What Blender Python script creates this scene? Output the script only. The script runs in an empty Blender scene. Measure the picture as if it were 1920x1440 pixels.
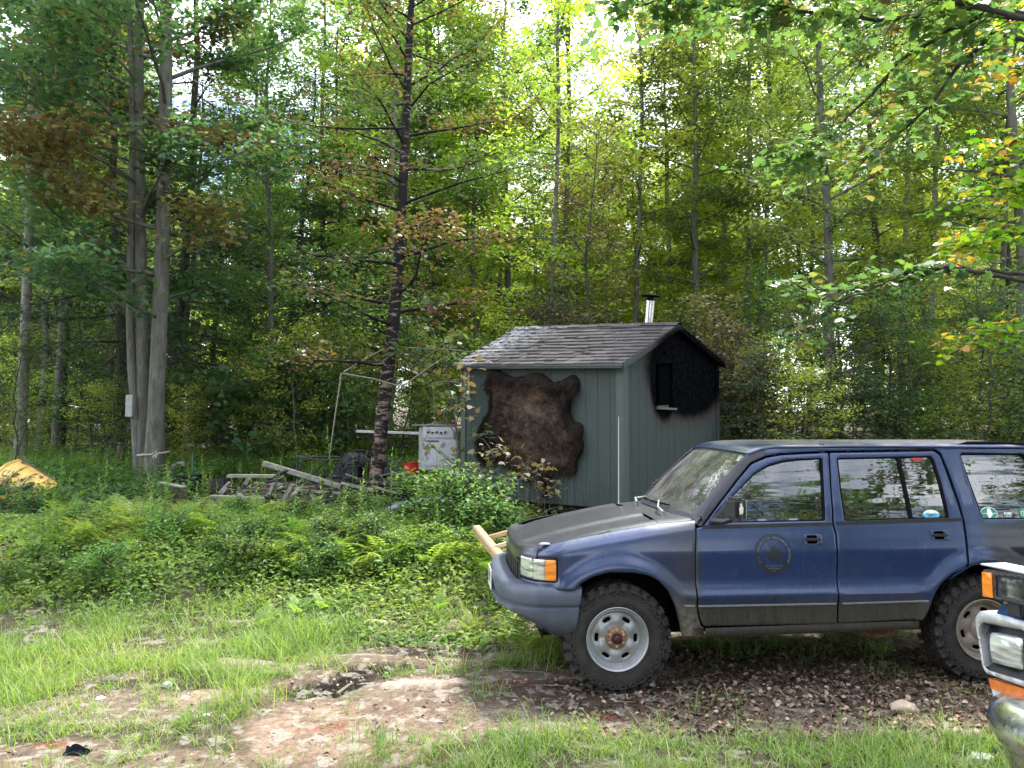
import bpy, bmesh, math, random
import numpy as np
from mathutils import Vector, Matrix, noise
from mathutils.geometry import delaunay_2d_cdt
random.seed(7); RNG = np.random.default_rng(7)
SC = bpy.context.scene
COL = SC.collection
# ------------------------------------------------------------------ camera, sky, sun, exposure
FPX = 1430.0; CAMH = 1.83; PITCH = math.atan(92 / FPX)
cam_d = bpy.data.cameras.new('camera'); cam = bpy.data.objects.new('camera', cam_d); COL.objects.link(cam)
cam_d.sensor_width = 36; cam_d.lens = 36 * FPX / 1920; cam_d.clip_start = 0.05; cam_d.clip_end = 2000
cam.location = (0, 0, CAMH); cam.rotation_euler = (math.pi / 2 + PITCH, 0, 0)
SC.camera = cam
SUN_EL, SUN_AZ = math.radians(60), math.radians(36)      # azimuth measured from +Y (away from the camera) towards +X
W = bpy.data.worlds.new('World'); SC.world = W; W.use_nodes = True
nt = W.node_tree; nt.nodes.clear()
wo = nt.nodes.new('ShaderNodeOutputWorld'); bg = nt.nodes.new('ShaderNodeBackground')
sky = nt.nodes.new('ShaderNodeTexSky'); sky.sky_type = 'NISHITA'; sky.sun_disc = False
sky.sun_elevation = SUN_EL; sky.sun_rotation = SUN_AZ; sky.dust_density = 2.0; sky.air_density = 1.0
tc = nt.nodes.new('ShaderNodeTexCoord'); mp = nt.nodes.new('ShaderNodeMapping'); mp.inputs['Scale'].default_value = (1, 1, 2.6)
nz = nt.nodes.new('ShaderNodeTexNoise'); nz.inputs['Scale'].default_value = 2.2; nz.inputs['Detail'].default_value = 7; nz.inputs['Roughness'].default_value = .6
cr = nt.nodes.new('ShaderNodeValToRGB'); cr.color_ramp.elements[0].position = .42; cr.color_ramp.elements[1].position = .62
mx = nt.nodes.new('ShaderNodeMixRGB'); mx.inputs[2].default_value = (13, 13.3, 14, 1)
nt.links.new(tc.outputs['Generated'], mp.inputs[0]); nt.links.new(mp.outputs[0], nz.inputs[0]); nt.links.new(nz.outputs[0], cr.inputs[0])
nt.links.new(cr.outputs[0], mx.inputs[0]); nt.links.new(sky.outputs[0], mx.inputs[1]); nt.links.new(mx.outputs[0], bg.inputs[0])
nt.links.new(bg.outputs[0], wo.inputs[0]); bg.inputs[1].default_value = 0.15
sl = bpy.data.lights.new('sun', 'SUN'); sl.energy = 4.0; sl.angle = math.radians(7.0); sl.color = (1, .95, .86)
sun = bpy.data.objects.new('sun', sl); COL.objects.link(sun)
sd = Vector((math.sin(SUN_AZ) * math.cos(SUN_EL), math.cos(SUN_AZ) * math.cos(SUN_EL), math.sin(SUN_EL)))
sun.rotation_euler = (-sd).to_track_quat('-Z', 'Y').to_euler(); sun.location = sd * 60
SC.view_settings.view_transform = 'Standard'; SC.view_settings.look = 'None'; SC.view_settings.gamma = 1
SC.view_settings.exposure = 1.5; SC.view_settings.use_curve_mapping = False
SC.render.engine = 'CYCLES'
SC.cycles.max_bounces = 7; SC.cycles.diffuse_bounces = 3; SC.cycles.transmission_bounces = 4; SC.cycles.transparent_max_bounces = 8
SC.cycles.glossy_bounces = 3
SC.cycles.use_adaptive_sampling = True; SC.cycles.adaptive_threshold = 0.02
# ------------------------------------------------------------------ pixel helpers (photo is 1920 x 1440)
def ray(px, py):
    a = (px - 960) / FPX; b = (720 - py) / FPX
    return Vector((a, math.cos(PITCH) - b * math.sin(PITCH), math.sin(PITCH) + b * math.cos(PITCH)))
def at(px, py, Y):
    d = ray(px, py); return Vector((0, 0, CAMH)) + d * (Y / d.y)
def sstep(a, b, x):
    t = np.clip((np.asarray(x, float) - a) / (b - a), 0, 1); return t * t * (3 - 2 * t)
def terr(x, y):
    x = np.asarray(x, float); y = np.asarray(y, float)
    s = sstep(1.2, -.6, x)                        # the bank starts nearer on the left of the car
    y0 = 7.9 - 1.5 * s
    z = .50 * sstep(0, 1, (y - y0) / (10.4 - y0)) + .40 * sstep(10.4, 14.5, y) + .3 * sstep(14, 21, y) + .03 * np.maximum(y - 21, 0)
    z = z + .035 * np.sin(x * 1.3 + y * .7) * np.sin(y * 1.1 - x * .4) * sstep(1.2, 3.0, np.abs(y - 5.6) + np.where(x < -.2, 3, 0)) + .012 * np.sin(x * 5.1 + 1) * np.sin(y * 4.3)
    return z
def tz(x, y): return float(terr(x, y))
def G(px, py):
    d = ray(px, py); o = Vector((0, 0, CAMH)); t = 1.0
    while t < 80:
        p = o + d * t
        if p.z < tz(p.x, p.y): return p
        t += .03
    return o + d * 80
# ------------------------------------------------------------------ object helpers
def tag(o, label=None, cat=None, group=None, kind=None):
    if label: o['label'] = label
    if cat: o['category'] = cat
    if group: o['group'] = group
    if kind: o['kind'] = kind
    return o
def empty(name, loc=(0, 0, 0), rot=(0, 0, 0), **k):
    o = bpy.data.objects.new(name, None); COL.objects.link(o); o.location = loc; o.rotation_euler = rot
    o.empty_display_size = .2
    return tag(o, **k)
def link(name, me, parent=None, **k):
    o = bpy.data.objects.new(name, me); COL.objects.link(o)
    if parent is not None: o.parent = parent
    return tag(o, **k)
def mesh(verts, faces, mat=None, smooth=True, sharp=38, name='m'):
    me = bpy.data.meshes.new(name)
    me.from_pydata([tuple(v) for v in verts], [], [tuple(f) for f in faces])
    me.validate(); me.update()
    if smooth:
        me.shade_smooth()
        if sharp < 180: me.set_sharp_from_angle(angle=math.radians(sharp))
    if mat is not None: me.materials.append(mat)
    return me
def mesh_np(V, F, mat=None, attrs=None, smooth=False, name='m'):
    """V (n,3); F (m,k) all faces with k corners"""
    V = np.asarray(V, np.float32); F = np.asarray(F, np.int32); me = bpy.data.meshes.new(name)
    me.vertices.add(len(V)); me.vertices.foreach_set('co', V.ravel())
    k = F.shape[1]; me.loops.add(F.size); me.loops.foreach_set('vertex_index', F.ravel())
    me.polygons.add(len(F)); me.polygons.foreach_set('loop_start', np.arange(0, F.size, k, dtype=np.int32))
    if attrs:
        for n, a in attrs.items():
            a = np.asarray(a, np.float32)
            if a.ndim == 1:
                at_ = me.attributes.new(n, 'FLOAT', 'POINT'); at_.data.foreach_set('value', a)
            else:
                at_ = me.attributes.new(n, 'FLOAT_COLOR', 'POINT'); at_.data.foreach_set('color', np.c_[a, np.ones(len(a))].astype(np.float32).ravel())
    me.update(calc_edges=True)
    if smooth: me.shade_smooth()
    if mat is not None: me.materials.append(mat)
    return me
class MB:
    """collects shapes, builds one mesh"""
    def __init__(s): s.v = []; s.f = []
    def add(s, vs, fs, M=None):
        n = len(s.v)
        for v in vs:
            v = Vector(v); s.v.append(M @ v if M is not None else v)
        s.f += [tuple(i + n for i in f) for f in fs]; return s
    def box(s, c, d, M=None, bev=0):
        bm = bmesh.new(); bmesh.ops.create_cube(bm, size=1)
        for v in bm.verts: v.co = Vector((v.co.x * d[0], v.co.y * d[1], v.co.z * d[2]))
        if bev: bmesh.ops.bevel(bm, geom=bm.edges[:], offset=bev, segments=2, affect='EDGES', clamp_overlap=True)
        bm.verts.index_update()
        T = Matrix.Translation(c); T = T if M is None else M @ T
        s.add([v.co.copy() for v in bm.verts], [[v.index for v in f.verts] for f in bm.faces], T); bm.free(); return s
    def tube(s, path, rad, n=8, cap=True, M=None):
        path = [Vector(p) for p in path]
        if not hasattr(rad, '__len__'): rad = [rad] * len(path)
        vs = []; fs = []; up = Vector((0, 0, 1)); prev = None
        for i, p in enumerate(path):
            t = (path[min(i + 1, len(path) - 1)] - path[max(i - 1, 0)]).normalized()
            if prev is None:
                a = t.cross(up if abs(t.z) < .95 else Vector((1, 0, 0))).normalized()
            else:
                a = (prev - t * prev.dot(t)).normalized()
            prev = a; b = t.cross(a)
            for k in range(n):
                q = 2 * math.pi * k / n; vs.append(p + (a * math.cos(q) + b * math.sin(q)) * rad[i])
        for i in range(len(path) - 1):
            for k in range(n): fs.append((i * n + k, i * n + (k + 1) % n, (i + 1) * n + (k + 1) % n, (i + 1) * n + k))
        if cap:
            fs.append(tuple(range(n))[::-1]); m = (len(path) - 1) * n; fs.append(tuple(m + k for k in range(n)))
        return s.add(vs, fs, M)
    def lathe(s, prof, n=32, M=None, closed=False):
        """prof [(r, y)] turned about the local y axis"""
        vs = []; fs = []; m = len(prof)
        for k in range(n):
            q = 2 * math.pi * k / n
            for r, y in prof: vs.append((r * math.cos(q), y, r * math.sin(q)))
        for k in range(n):
            for j in range(m - 1 if not closed else m):
                a = k * m + j; b = k * m + (j + 1) % m; c = ((k + 1) % n) * m + (j + 1) % m; d = ((k + 1) % n) * m + j
                fs.append((a, b, c, d))
        return s.add(vs, fs, M)
    def grid(s, f, us, vs_, M=None, thick=None):
        nu, nv = len(us), len(vs_); V = [f(u, v) for u in us for v in vs_]
        F = [(i * nv + j, (i + 1) * nv + j, (i + 1) * nv + j + 1, i * nv + j + 1) for i in range(nu - 1) for j in range(nv - 1)]
        return s.add(V, F, M)
    def build(s, name, mat, parent=None, smooth=True, sharp=38, solid=0, off=-1, bev=0, **k):
        o = link(name, mesh(s.v, s.f, mat, smooth, sharp, name), parent, **k)
        if solid or bev:
            bm = bmesh.new(); bm.from_mesh(o.data)
            if solid: bmesh.ops.solidify(bm, geom=bm.faces[:], thickness=solid)
            bm.to_mesh(o.data); bm.free()
            if smooth: o.data.shade_smooth(); o.data.set_sharp_from_angle(angle=math.radians(sharp))
        return o
def copy_tree(o, parent=None):
    c = o.copy(); COL.objects.link(c); c.parent = parent
    for ch in [x for x in CHILD.get(o.name, [])] or list(o.children): copy_tree(ch, c)
    return c
CHILD = {}
# polygons ---------------------------------------------------------
def resample(P, step, closed=True):
    out = []; n = len(P)
    for i in range(n if closed else n - 1):
        a = np.array(P[i], float); b = np.array(P[(i + 1) % n], float); m = max(1, int(math.ceil(np.linalg.norm(b - a) / step)))
        for j in range(m): out.append(a + (b - a) * j / m)
    if not closed: out.append(np.array(P[-1], float))
    return np.array(out)
def roundpoly(P, r, k=4):
    out = []; n = len(P)
    for i in range(n):
        a = np.array(P[i - 1], float); b = np.array(P[i], float); c = np.array(P[(i + 1) % n], float)
        rr = r[i] if hasattr(r, '__len__') else r
        la, lc = np.linalg.norm(a - b), np.linalg.norm(c - b); q = min(rr, la * .45, lc * .45)
        if q < 1e-5: out.append(b); continue
        p0 = b + (a - b) / la * q; p1 = b + (c - b) / lc * q
        for j in range(k + 1):
            t = j / k; out.append((1 - t) ** 2 * p0 + 2 * t * (1 - t) * b + t * t * p1)
    return [tuple(p) for p in out]
def pdist(pts, P):
    pts = np.asarray(pts, float); P = np.asarray(P, float); Q = np.roll(P, -1, 0); d = np.full(len(pts), 1e9)
    for a, b in zip(P, Q):
        ab = b - a; t = np.clip(((pts - a) @ ab) / max(ab @ ab, 1e-12), 0, 1); d = np.minimum(d, np.linalg.norm(pts - (a + t[:, None] * ab), axis=1))
    return d
def inside(pts, P):
    pts = np.asarray(pts, float); P = np.asarray(P, float); c = np.zeros(len(pts), bool); Q = np.roll(P, -1, 0)
    for (x1, y1), (x2, y2) in zip(P, Q):
        if y1 == y2: continue
        m = ((y1 > pts[:, 1]) != (y2 > pts[:, 1])) & (pts[:, 0] < (x2 - x1) * (pts[:, 1] - y1) / (y2 - y1) + x1); c ^= m
    return c
def area(P):
    P = np.asarray(P); Q = np.roll(P, -1, 0); return .5 * np.sum(P[:, 0] * Q[:, 1] - Q[:, 0] * P[:, 1])
def cdt(outline, holes=(), step=.04, edge=0, rings=(.35, 1.0)):
    """-> pts2d, tris, distance to the border, border loops (vertex indices)"""
    loops = [resample(outline, step)] + [resample(h, step) for h in holes]
    if area(loops[0]) < 0: loops[0] = loops[0][::-1]
    for i in range(1, len(loops)):
        if area(loops[i]) > 0: loops[i] = loops[i][::-1]
    pts = []; edges = []; li = []
    for L in loops:
        n = len(pts); pts += list(L); m = len(L); edges += [(n + i, n + (i + 1) % m) for i in range(m)]; li.append([n + i for i in range(m)])
    extra = []
    if edge:
        for L in loops:
            t = np.roll(L, -1, 0) - np.roll(L, 1, 0); t /= np.maximum(np.linalg.norm(t, axis=1), 1e-9)[:, None]; nn = np.c_[-t[:, 1], t[:, 0]]
            for r in rings: extra.append((L + nn * edge * r, edge * r * .8))
    o = np.array(loops[0]); x0, y0 = o.min(0); x1, y1 = o.max(0)
    gx, gy = np.meshgrid(np.arange(x0, x1, step), np.arange(y0, y1, step)); gy = gy + 0.0
    extra.append((np.c_[gx.ravel() + step * .5, gy.ravel() + step * .5], max(edge * 1.4, step * .35)))
    for E, dm in extra:
        ok = inside(E, loops[0])
        for h in loops[1:]: ok &= ~inside(E, h)
        E = E[ok]
        if len(E) == 0: continue
        d = pdist(E, loops[0])
        for h in loops[1:]: d = np.minimum(d, pdist(E, h))
        pts += list(E[d > dm])
    v, e, f, _, _, _ = delaunay_2d_cdt([Vector(p) for p in pts], edges, [], 0, 1e-6)
    v = np.array([tuple(p) for p in v]); f = [t for t in f]
    c = np.array([v[list(t)].mean(0) for t in f]); ok = inside(c, loops[0])
    for h in loops[1:]: ok &= ~inside(c, h)
    f = [t for t, k in zip(f, ok) if k]
    d = pdist(v, loops[0])
    for h in loops[1:]: d = np.minimum(d, pdist(v, h))
    # border loops: edges used once
    return v, f, d
def panel(mb, outline, fn, holes=(), step=.04, edge=.01, drop=.006, thick=.02):
    """fn(a, b, t) -> 3d point, t = depth below the surface. Rolled edge and a return flange."""
    v, f, d = cdt(outline, holes, step, edge)
    V = [fn(p[0], p[1], drop * (1 - min(q / edge, 1)) ** 2 if edge else 0) for p, q in zip(v, d)]
    cnt = {}
    for t in f:
        for i in range(len(t)):
            a, b = t[i], t[(i + 1) % len(t)]; cnt[(a, b)] = 1
    border = [(a, b) for a, b in cnt if (b, a) not in cnt]
    F = [tuple(t) for t in f]; low = {}
    if thick:
        for a, b in border:
            for q in (a, b):
                if q not in low: low[q] = len(V); V.append(fn(v[q][0], v[q][1], thick + drop))
        F += [(b, a, low[a], low[b]) for a, b in border]
    return mb.add(V, F)
def prism(mb, outline, fn0, fn1, holes=(), step=10):
    """closed plate between two mappings of the same outline"""
    v, f, d = cdt(outline, holes, step); n = len(v)
    V = [fn0(*p) for p in v] + [fn1(*p) for p in v]; cnt = {}
    for t in f:
        for i in range(len(t)): cnt[(t[i], t[(i + 1) % len(t)])] = 1
    F = [tuple(t) for t in f] + [tuple(i + n for i in t[::-1]) for t in f]
    F += [(b, a, a + n, b + n) for a, b in cnt if (b, a) not in cnt]
    return mb.add(V, F)
def text_geo(s, size=1.0, bold=0.0):
    cu = bpy.data.curves.new('t', 'FONT'); cu.body = s; cu.size = size; cu.align_x = 'CENTER'; cu.align_y = 'CENTER'; cu.offset = bold; cu.resolution_u = 2
    o = bpy.data.objects.new('t', cu); COL.objects.link(o); dg = bpy.context.evaluated_depsgraph_get()
    me = o.evaluated_get(dg).to_mesh(); V = [tuple(v.co) for v in me.vertices]; F = [tuple(p.vertices) for p in me.polygons]
    o.evaluated_get(dg).to_mesh_clear(); bpy.data.objects.remove(o); bpy.data.curves.remove(cu); return V, F
# ------------------------------------------------------------------ materials
MATS = {}
class N:
    def __init__(s, name, rough=.6, metal=0, spec=.5, col=(.5, .5, .5)):
        s.m = bpy.data.materials.new(name); s.m.use_nodes = True; s.t = s.m.node_tree; s.b = s.t.nodes['Principled BSDF']; s.out = s.t.nodes['Material Output']
        s.set(Roughness=rough, Metallic=metal); s.b.inputs['Specular IOR Level'].default_value = spec; s.b.inputs['Base Color'].default_value = (*col, 1); MATS[name] = s.m
    def set(s, **k):
        for a, v in k.items(): s.b.inputs[a.replace('_', ' ')].default_value = v
        return s
    def n(s, t, **k):
        q = s.t.nodes.new(t)
        for a, v in k.items():
            if a in q.inputs.keys(): q.inputs[a].default_value = v
            else: setattr(q, a, v)
        return q
    def l(s, a, b): s.t.links.new(a, b)
    def coord(s, kind='Object', scale=(1, 1, 1), loc=(0, 0, 0), rot=(0, 0, 0)):
        c = s.n('ShaderNodeTexCoord'); m = s.n('ShaderNodeMapping'); m.inputs['Scale'].default_value = scale; m.inputs['Location'].default_value = loc; m.inputs['Rotation'].default_value = rot
        s.l(c.outputs[kind], m.inputs[0]); return m.outputs[0]
    def noise(s, scale, detail=5, rough=.6, vec=None, dist=0):
        q = s.n('ShaderNodeTexNoise'); q.inputs['Scale'].default_value = scale; q.inputs['Detail'].default_value = detail; q.inputs['Roughness'].default_value = rough; q.inputs['Distortion'].default_value = dist
        if vec is None: vec = s.coord()
        s.l(vec, q.inputs['Vector']); return q.outputs[0]
    def ramp(s, fac, stops):
        q = s.n('ShaderNodeValToRGB'); e = q.color_ramp.elements
        while len(e) < len(stops): e.new(.5)
        for i, (p, c) in enumerate(stops): e[i].position = p; e[i].color = (*c, 1) if len(c) == 3 else c
        s.l(fac, q.inputs[0]); return q.outputs[0]
    def rf(s, fac, a, b):
        return s.ramp(fac, [(a, (0, 0, 0)), (b, (1, 1, 1))])
    def mix(s, fac, a, b, mode='MIX'):
        q = s.n('ShaderNodeMixRGB', blend_type=mode)
        for i, v in ((0, fac), (1, a), (2, b)):
            if hasattr(v, 'links') or isinstance(v, bpy.types.NodeSocket): s.l(v, q.inputs[i])
            elif i == 0: q.inputs[0].default_value = v
            else: q.inputs[i].default_value = (*v, 1)
        return q.outputs[0]
    def math(s, op, a, b=None):
        q = s.n('ShaderNodeMath', operation=op)
        for i, v in ((0, a), (1, b)):
            if v is None: continue
            if isinstance(v, bpy.types.NodeSocket): s.l(v, q.inputs[i])
            else: q.inputs[i].default_value = v
        return q.outputs[0]
    def attr(s, name, out='Fac'):
        q = s.n('ShaderNodeAttribute', attribute_name=name); return q.outputs[out]
    def color(s, c): s.l(c, s.b.inputs['Base Color']); return s
    def roughness(s, c): s.l(c, s.b.inputs['Roughness']); return s
    def bump(s, h, strength=.3, dist=.01):
        q = s.n('ShaderNodeBump'); q.inputs['Strength'].default_value = strength; q.inputs['Distance'].default_value = dist; s.l(h, q.inputs['Height']); s.l(q.outputs[0], s.b.inputs['Normal']); return s
def simple(name, col, rough=.6, metal=0, var=.25, scale=6, bump=0, spec=.5):
    if max(col) < .025 and rough > .5: spec = 0.0
    m = N(name, rough, metal, spec, col); n = m.noise(scale, 6, .65)
    lo = tuple(c * (1 - var) for c in col); hi = tuple(min(1, c * (1 + var)) for c in col)
    m.color(m.ramp(n, [(.3, lo), (.7, hi)]))
    m.roughness(m.math('ADD', m.math('MULTIPLY', n, .25), rough - .12))
    if bump: m.bump(m.noise(scale * 6, 4, .6), .5, bump)
    return m.m
def leafmat(name, stops, trans=.5, rough=.55, tr_gain=1.5):
    m = N(name, rough, 0, .35); t = m.attr('tint'); oi = m.n('ShaderNodeObjectInfo')
    c = m.ramp(t, stops)
    h = m.n('ShaderNodeHueSaturation'); m.l(c, h.inputs['Color'])
    m.l(m.math('ADD', m.math('MULTIPLY', oi.outputs['Random'], .05), .475), h.inputs['Hue']); m.l(m.math('ADD', m.math('MULTIPLY', oi.outputs['Random'], .3), .85), h.inputs['Value'])
    c = h.outputs[0]; m.color(c)
    tr = m.n('ShaderNodeBsdfTranslucent'); g = m.mix(1.0, c, (tr_gain * 1.04, tr_gain * 1.05, tr_gain * .55), 'MULTIPLY'); m.l(g, tr.inputs[0])
    ms = m.n('ShaderNodeMixShader'); ms.inputs[0].default_value = trans; m.l(m.b.outputs[0], ms.inputs[1]); m.l(tr.outputs[0], ms.inputs[2]); m.l(ms.outputs[0], m.out.inputs[0])
    return m.m
def barkmat(name, stops, scale=5, stretch=.25, bump=.02):
    m = N(name, .9, 0, .2); v = m.coord('Object', (1, 1, stretch)); n = m.noise(scale * 3, 8, .7, v, .6); n2 = m.noise(scale * .4, 3, .5)
    m.color(m.mix(m.math('MULTIPLY', n2, .6), m.ramp(n, stops), (.07, .085, .05))); m.bump(n, .9, bump); return m.m
# ------------------------------------------------------------------ plant generators
T_QUAD = np.array([(0, 0, 0), (.45, .28, .06), (1, 0, -.12), (.45, -.28, .06)], float)
T_LANCE = np.array([(0, 0, 0), (.4, .11, .03), (1, 0, -.18), (.4, -.11, .03)], float)
T_MAPLE = np.array([(0, 0, 0), (-.04, .34, .0), (.12, .22, .04), (.24, .62, -.08), (.40, .24, .05), (.62, .34, .0), (1, 0, -.14),
                    (.62, -.34, .0), (.40, -.24, .05), (.24, -.62, -.08), (.12, -.22, .04), (-.04, -.34, .0)], float)
T_OVAL = np.array([(0, 0, 0), (.25, .24, .04), (.65, .24, .03), (1, 0, -.10), (.65, -.24, .03), (.25, -.24, .04)], float)
def leaves(P, size, tmpl, rng, tilt=.5, dirs=None, droop=0.15, up=None):
    P = np.asarray(P, float); n = len(P); k = len(tmpl)
    if dirs is None:
        a = rng.uniform(0, 2 * np.pi, n); dirs = np.c_[np.cos(a), np.sin(a), rng.normal(-droop, .25, n)]
    dirs = dirs / np.linalg.norm(dirs, axis=1)[:, None]
    nn = rng.normal(0, tilt, (n, 3)); nn[:, 2] += 1
    if up is not None: nn += up
    s = np.cross(nn, dirs); s /= np.maximum(np.linalg.norm(s, axis=1), 1e-6)[:, None]; nn = np.cross(dirs, s)
    size = np.broadcast_to(size, n)[:, None, None]
    V = P[:, None, :] + size * (tmpl[None, :, 0:1] * dirs[:, None, :] + tmpl[None, :, 1:2] * s[:, None, :] + tmpl[None, :, 2:3] * nn[:, None, :])
    F = np.arange(n * k).reshape(n, k)
    return V.reshape(-1, 3), F
def tubes(paths, n=5):
    """paths: list of (pts (m,3), radii (m,)) -> V, F quads"""
    Vs = []; Fs = []; off = 0
    for pts, rad in paths:
        pts = np.asarray(pts, float); m = len(pts); t = np.gradient(pts, axis=0); t /= np.maximum(np.linalg.norm(t, axis=1), 1e-9)[:, None]
        ref = np.array([0.3, 1, .1]) if abs(t[0][2]) > .6 else np.array([0, 0, 1.]); a = np.cross(t, ref); a /= np.maximum(np.linalg.norm(a, axis=1), 1e-9)[:, None]; b = np.cross(t, a)
        q = np.arange(n) * 2 * np.pi / n
        V = pts[:, None, :] + np.asarray(rad)[:, None, None] * (np.cos(q)[None, :, None] * a[:, None, :] + np.sin(q)[None, :, None] * b[:, None, :])
        i = np.arange(m - 1)[:, None] * n; k = np.arange(n)[None, :]; k2 = (k + 1) % n
        F = np.stack([i + k, i + k2, i + n + k2, i + n + k], -1).reshape(-1, 4) + off
        Vs.append(V.reshape(-1, 3)); Fs.append(F); off += m * n
    return np.concatenate(Vs), np.concatenate(Fs)
def wander(p0, d, L, n, rng, wob=.12, lift=0.0):
    d = np.array(d, float); d /= np.linalg.norm(d); P = [np.array(p0, float)]
    for i in range(n):
        d = d + rng.normal(0, wob, 3); d[2] += lift; d /= np.linalg.norm(d); P.append(P[-1] + d * L / n)
    return np.array(P)
def make_tree(seed, H=14, r0=.11, cb=4.0, cr=2.2, nb=34, twigs=6, per=26, ls=.13, tmpl=T_QUAD, style='broad', brown=.0, lean=(0, 0), spread=.28, base_tint=.35, trunkpath=None, azr=None, nside=7, tilt=.5, taper=.85, rise=(.15, .9), thin=0):
    rng = np.random.default_rng(seed); tr = []
    if trunkpath is None:
        n = 12; hs = np.linspace(0, H, n); wx = np.cumsum(rng.normal(0, .07, n)); wy = np.cumsum(rng.normal(0, .07, n)); wx -= wx[0]; wy -= wy[0]
        P = np.c_[wx + lean[0] * hs, wy + lean[1] * hs, hs]; P[0, 2] = -.25
    else:
        P = np.array(trunkpath, float); hs = P[:, 2]; n = len(P); H = hs[-1]
    rad = r0 * (1 - taper * np.clip((hs - hs[0]) / max(H, .1), 0, 1) ** 1.1) ; rad[0] *= 1.35
    trunkV = tubes([(P, rad)], 10 if r0 > .09 else nside)
    br = []; lp = []; lt = []; ldir = []
    g = rng.uniform(0, 6.28)
    for i in range(nb):
        t = (i + rng.uniform(0, 1)) / nb; h = cb + (H * .98 - cb) * t ** .92
        p0 = np.array([np.interp(h, hs, P[:, 0]), np.interp(h, hs, P[:, 1]), h]); rr = np.interp(h, hs, rad)
        g += 2.4 + rng.normal(0, .35)
        az = g if azr is None else rng.uniform(*azr)
        if style == 'conifer': L = cr * (1 - t) ** .8 * rng.uniform(.75, 1.1) + .25; up = .12 - .35 * (1 - t); lift = -.01
        elif style == 'column': L = cr * (.55 + .45 * math.sin(math.pi * min(1, t + .15))) * rng.uniform(.7, 1.15); up = rng.uniform(.3, 1.1); lift = .02
        else: L = cr * (.5 + .6 * math.sin(math.pi * (t * .8 + .12))) * rng.uniform(.65, 1.2); up = rise[0] + rise[1] * t + rng.normal(0, .12); lift = -.015
        d = np.array([math.cos(az), math.sin(az), up]); B = wander(p0, d, L, 6, rng, .10, lift)
        br.append((B, np.linspace(max(rr * .38, .010), .004, 7)))
        bt = base_tint + rng.normal(0, .10); bb = rng.uniform() < brown
        for j in range(twigs):
            s = rng.uniform(.22, 1.0) if style != 'conifer' else (j + .5) / twigs * .85 + .15
            q = s * 6; k = min(int(q), 5); c = B[k] + (B[k + 1] - B[k]) * (q - k); dd = B[k + 1] - B[k]; dd = dd / np.linalg.norm(dd)
            side = np.cross(dd, [0, 0, 1]); side /= max(np.linalg.norm(side), 1e-6); sg = 1 if j % 2 else -1
            td = dd * rng.uniform(.5, 1) + side * sg * rng.uniform(.5, 1.1) + np.array([0, 0, rng.normal(-.05 if style == 'conifer' else .1, .18)])
            tl = L * (.42 if style != 'conifer' else .34) * (1.15 - s * .6) + .12
            Tw = wander(c, td, tl, 3, rng, .12); br.append((Tw, np.array([.006, .005, .004, .002])))
            m = max(3, int(per * (tl / .9) * rng.uniform(.6, 1.3)))
            u = rng.uniform(0.05, 1.05, m) * 3; kk = np.minimum(u.astype(int), 2); pos = Tw[kk] + (Tw[kk + 1] - Tw[kk]) * (u - kk)[:, None]
            sp = spread * (1 if style != 'conifer' else .55); off = rng.normal(0, 1, (m, 3)) * [sp, sp, sp * .38]; lp.append(pos + off)
            tt = np.clip(bt + rng.normal(0, .09, m), 0.02, .68)
            if bb: tt = np.clip(rng.normal(.88, .09, m), .68, 1)
            elif brown > 0: tt = np.where(rng.uniform(0, 1, m) < brown * .25, rng.uniform(.72, 1, m), tt)
            lt.append(tt)
            if style == 'conifer': ldir.append((td / np.linalg.norm(td))[None, :] + rng.normal(0, .55, (m, 3)) * [1, 1, .5])
    lp = np.concatenate(lp); lt = np.concatenate(lt); sz = ls * rng.uniform(.6, 1.25, len(lp))
    LV, LF = leaves(lp, sz, tmpl, rng, tilt, np.concatenate(ldir) if ldir else None)
    BV = tubes(br, 4 if not thin else 3)
    return trunkV, BV, (LV, LF, np.repeat(lt, len(tmpl)))
def tree_meshes(name, bark, leafm, **k):
    T, B, L = make_tree(**k)
    a = mesh_np(T[0], T[1], bark, smooth=True, name=name + '_trunk'); b = mesh_np(B[0], B[1], bark, smooth=True, name=name + '_limbs')
    c = mesh_np(L[0], L[1], leafm, {'tint': L[2]}, name=name + '_leaves')
    return a, b, c
def place_tree(ms, loc, rz, sc, label, group=None, name='tree', cat='tree', sz=None):
    r = empty(name, loc, (0, 0, rz), label=label, cat=cat, group=group); r.scale = (sc, sc, sz or sc)
    link('trunk', ms[0], r); link('limbs', ms[1], r); link('crown', ms[2], r, kind='stuff'); return r
# ------------------------------------------------------------------ ground, built as one sheet out to the horizon
def ell_mask(x, y, cx, cy, a, b, ang=0, soft=.35):
    c, s = math.cos(ang), math.sin(ang); dx, dy = x - cx, y - cy; u = (dx * c + dy * s) / a; v = (-dx * s + dy * c) / b
    return 1 - sstep(1 - soft, 1 + soft, np.sqrt(u * u + v * v))
def gp(px, py): p = G(px, py); return p.x, p.y
def vnoise(x, y, sc, seed=0):
    x = np.asarray(x, float) * sc + seed * 17.3; y = np.asarray(y, float) * sc + seed * 7.7; xi = np.floor(x).astype(int); yi = np.floor(y).astype(int); fx = x - xi; fy = y - yi
    h = lambda i, j: np.modf(np.abs(np.sin(i * 127.1 + j * 311.7 + seed * 3.1) * 43758.5453))[0]
    fx = fx * fx * (3 - 2 * fx); fy = fy * fy * (3 - 2 * fy)
    return (h(xi, yi) * (1 - fx) + h(xi + 1, yi) * fx) * (1 - fy) + (h(xi, yi + 1) * (1 - fx) + h(xi + 1, yi + 1) * fx) * fy
def fbm(x, y, sc, seed=0): return .5 * vnoise(x, y, sc, seed) + .3 * vnoise(x, y, sc * 2.1, seed + 1) + .2 * vnoise(x, y, sc * 4.3, seed + 2)
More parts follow.
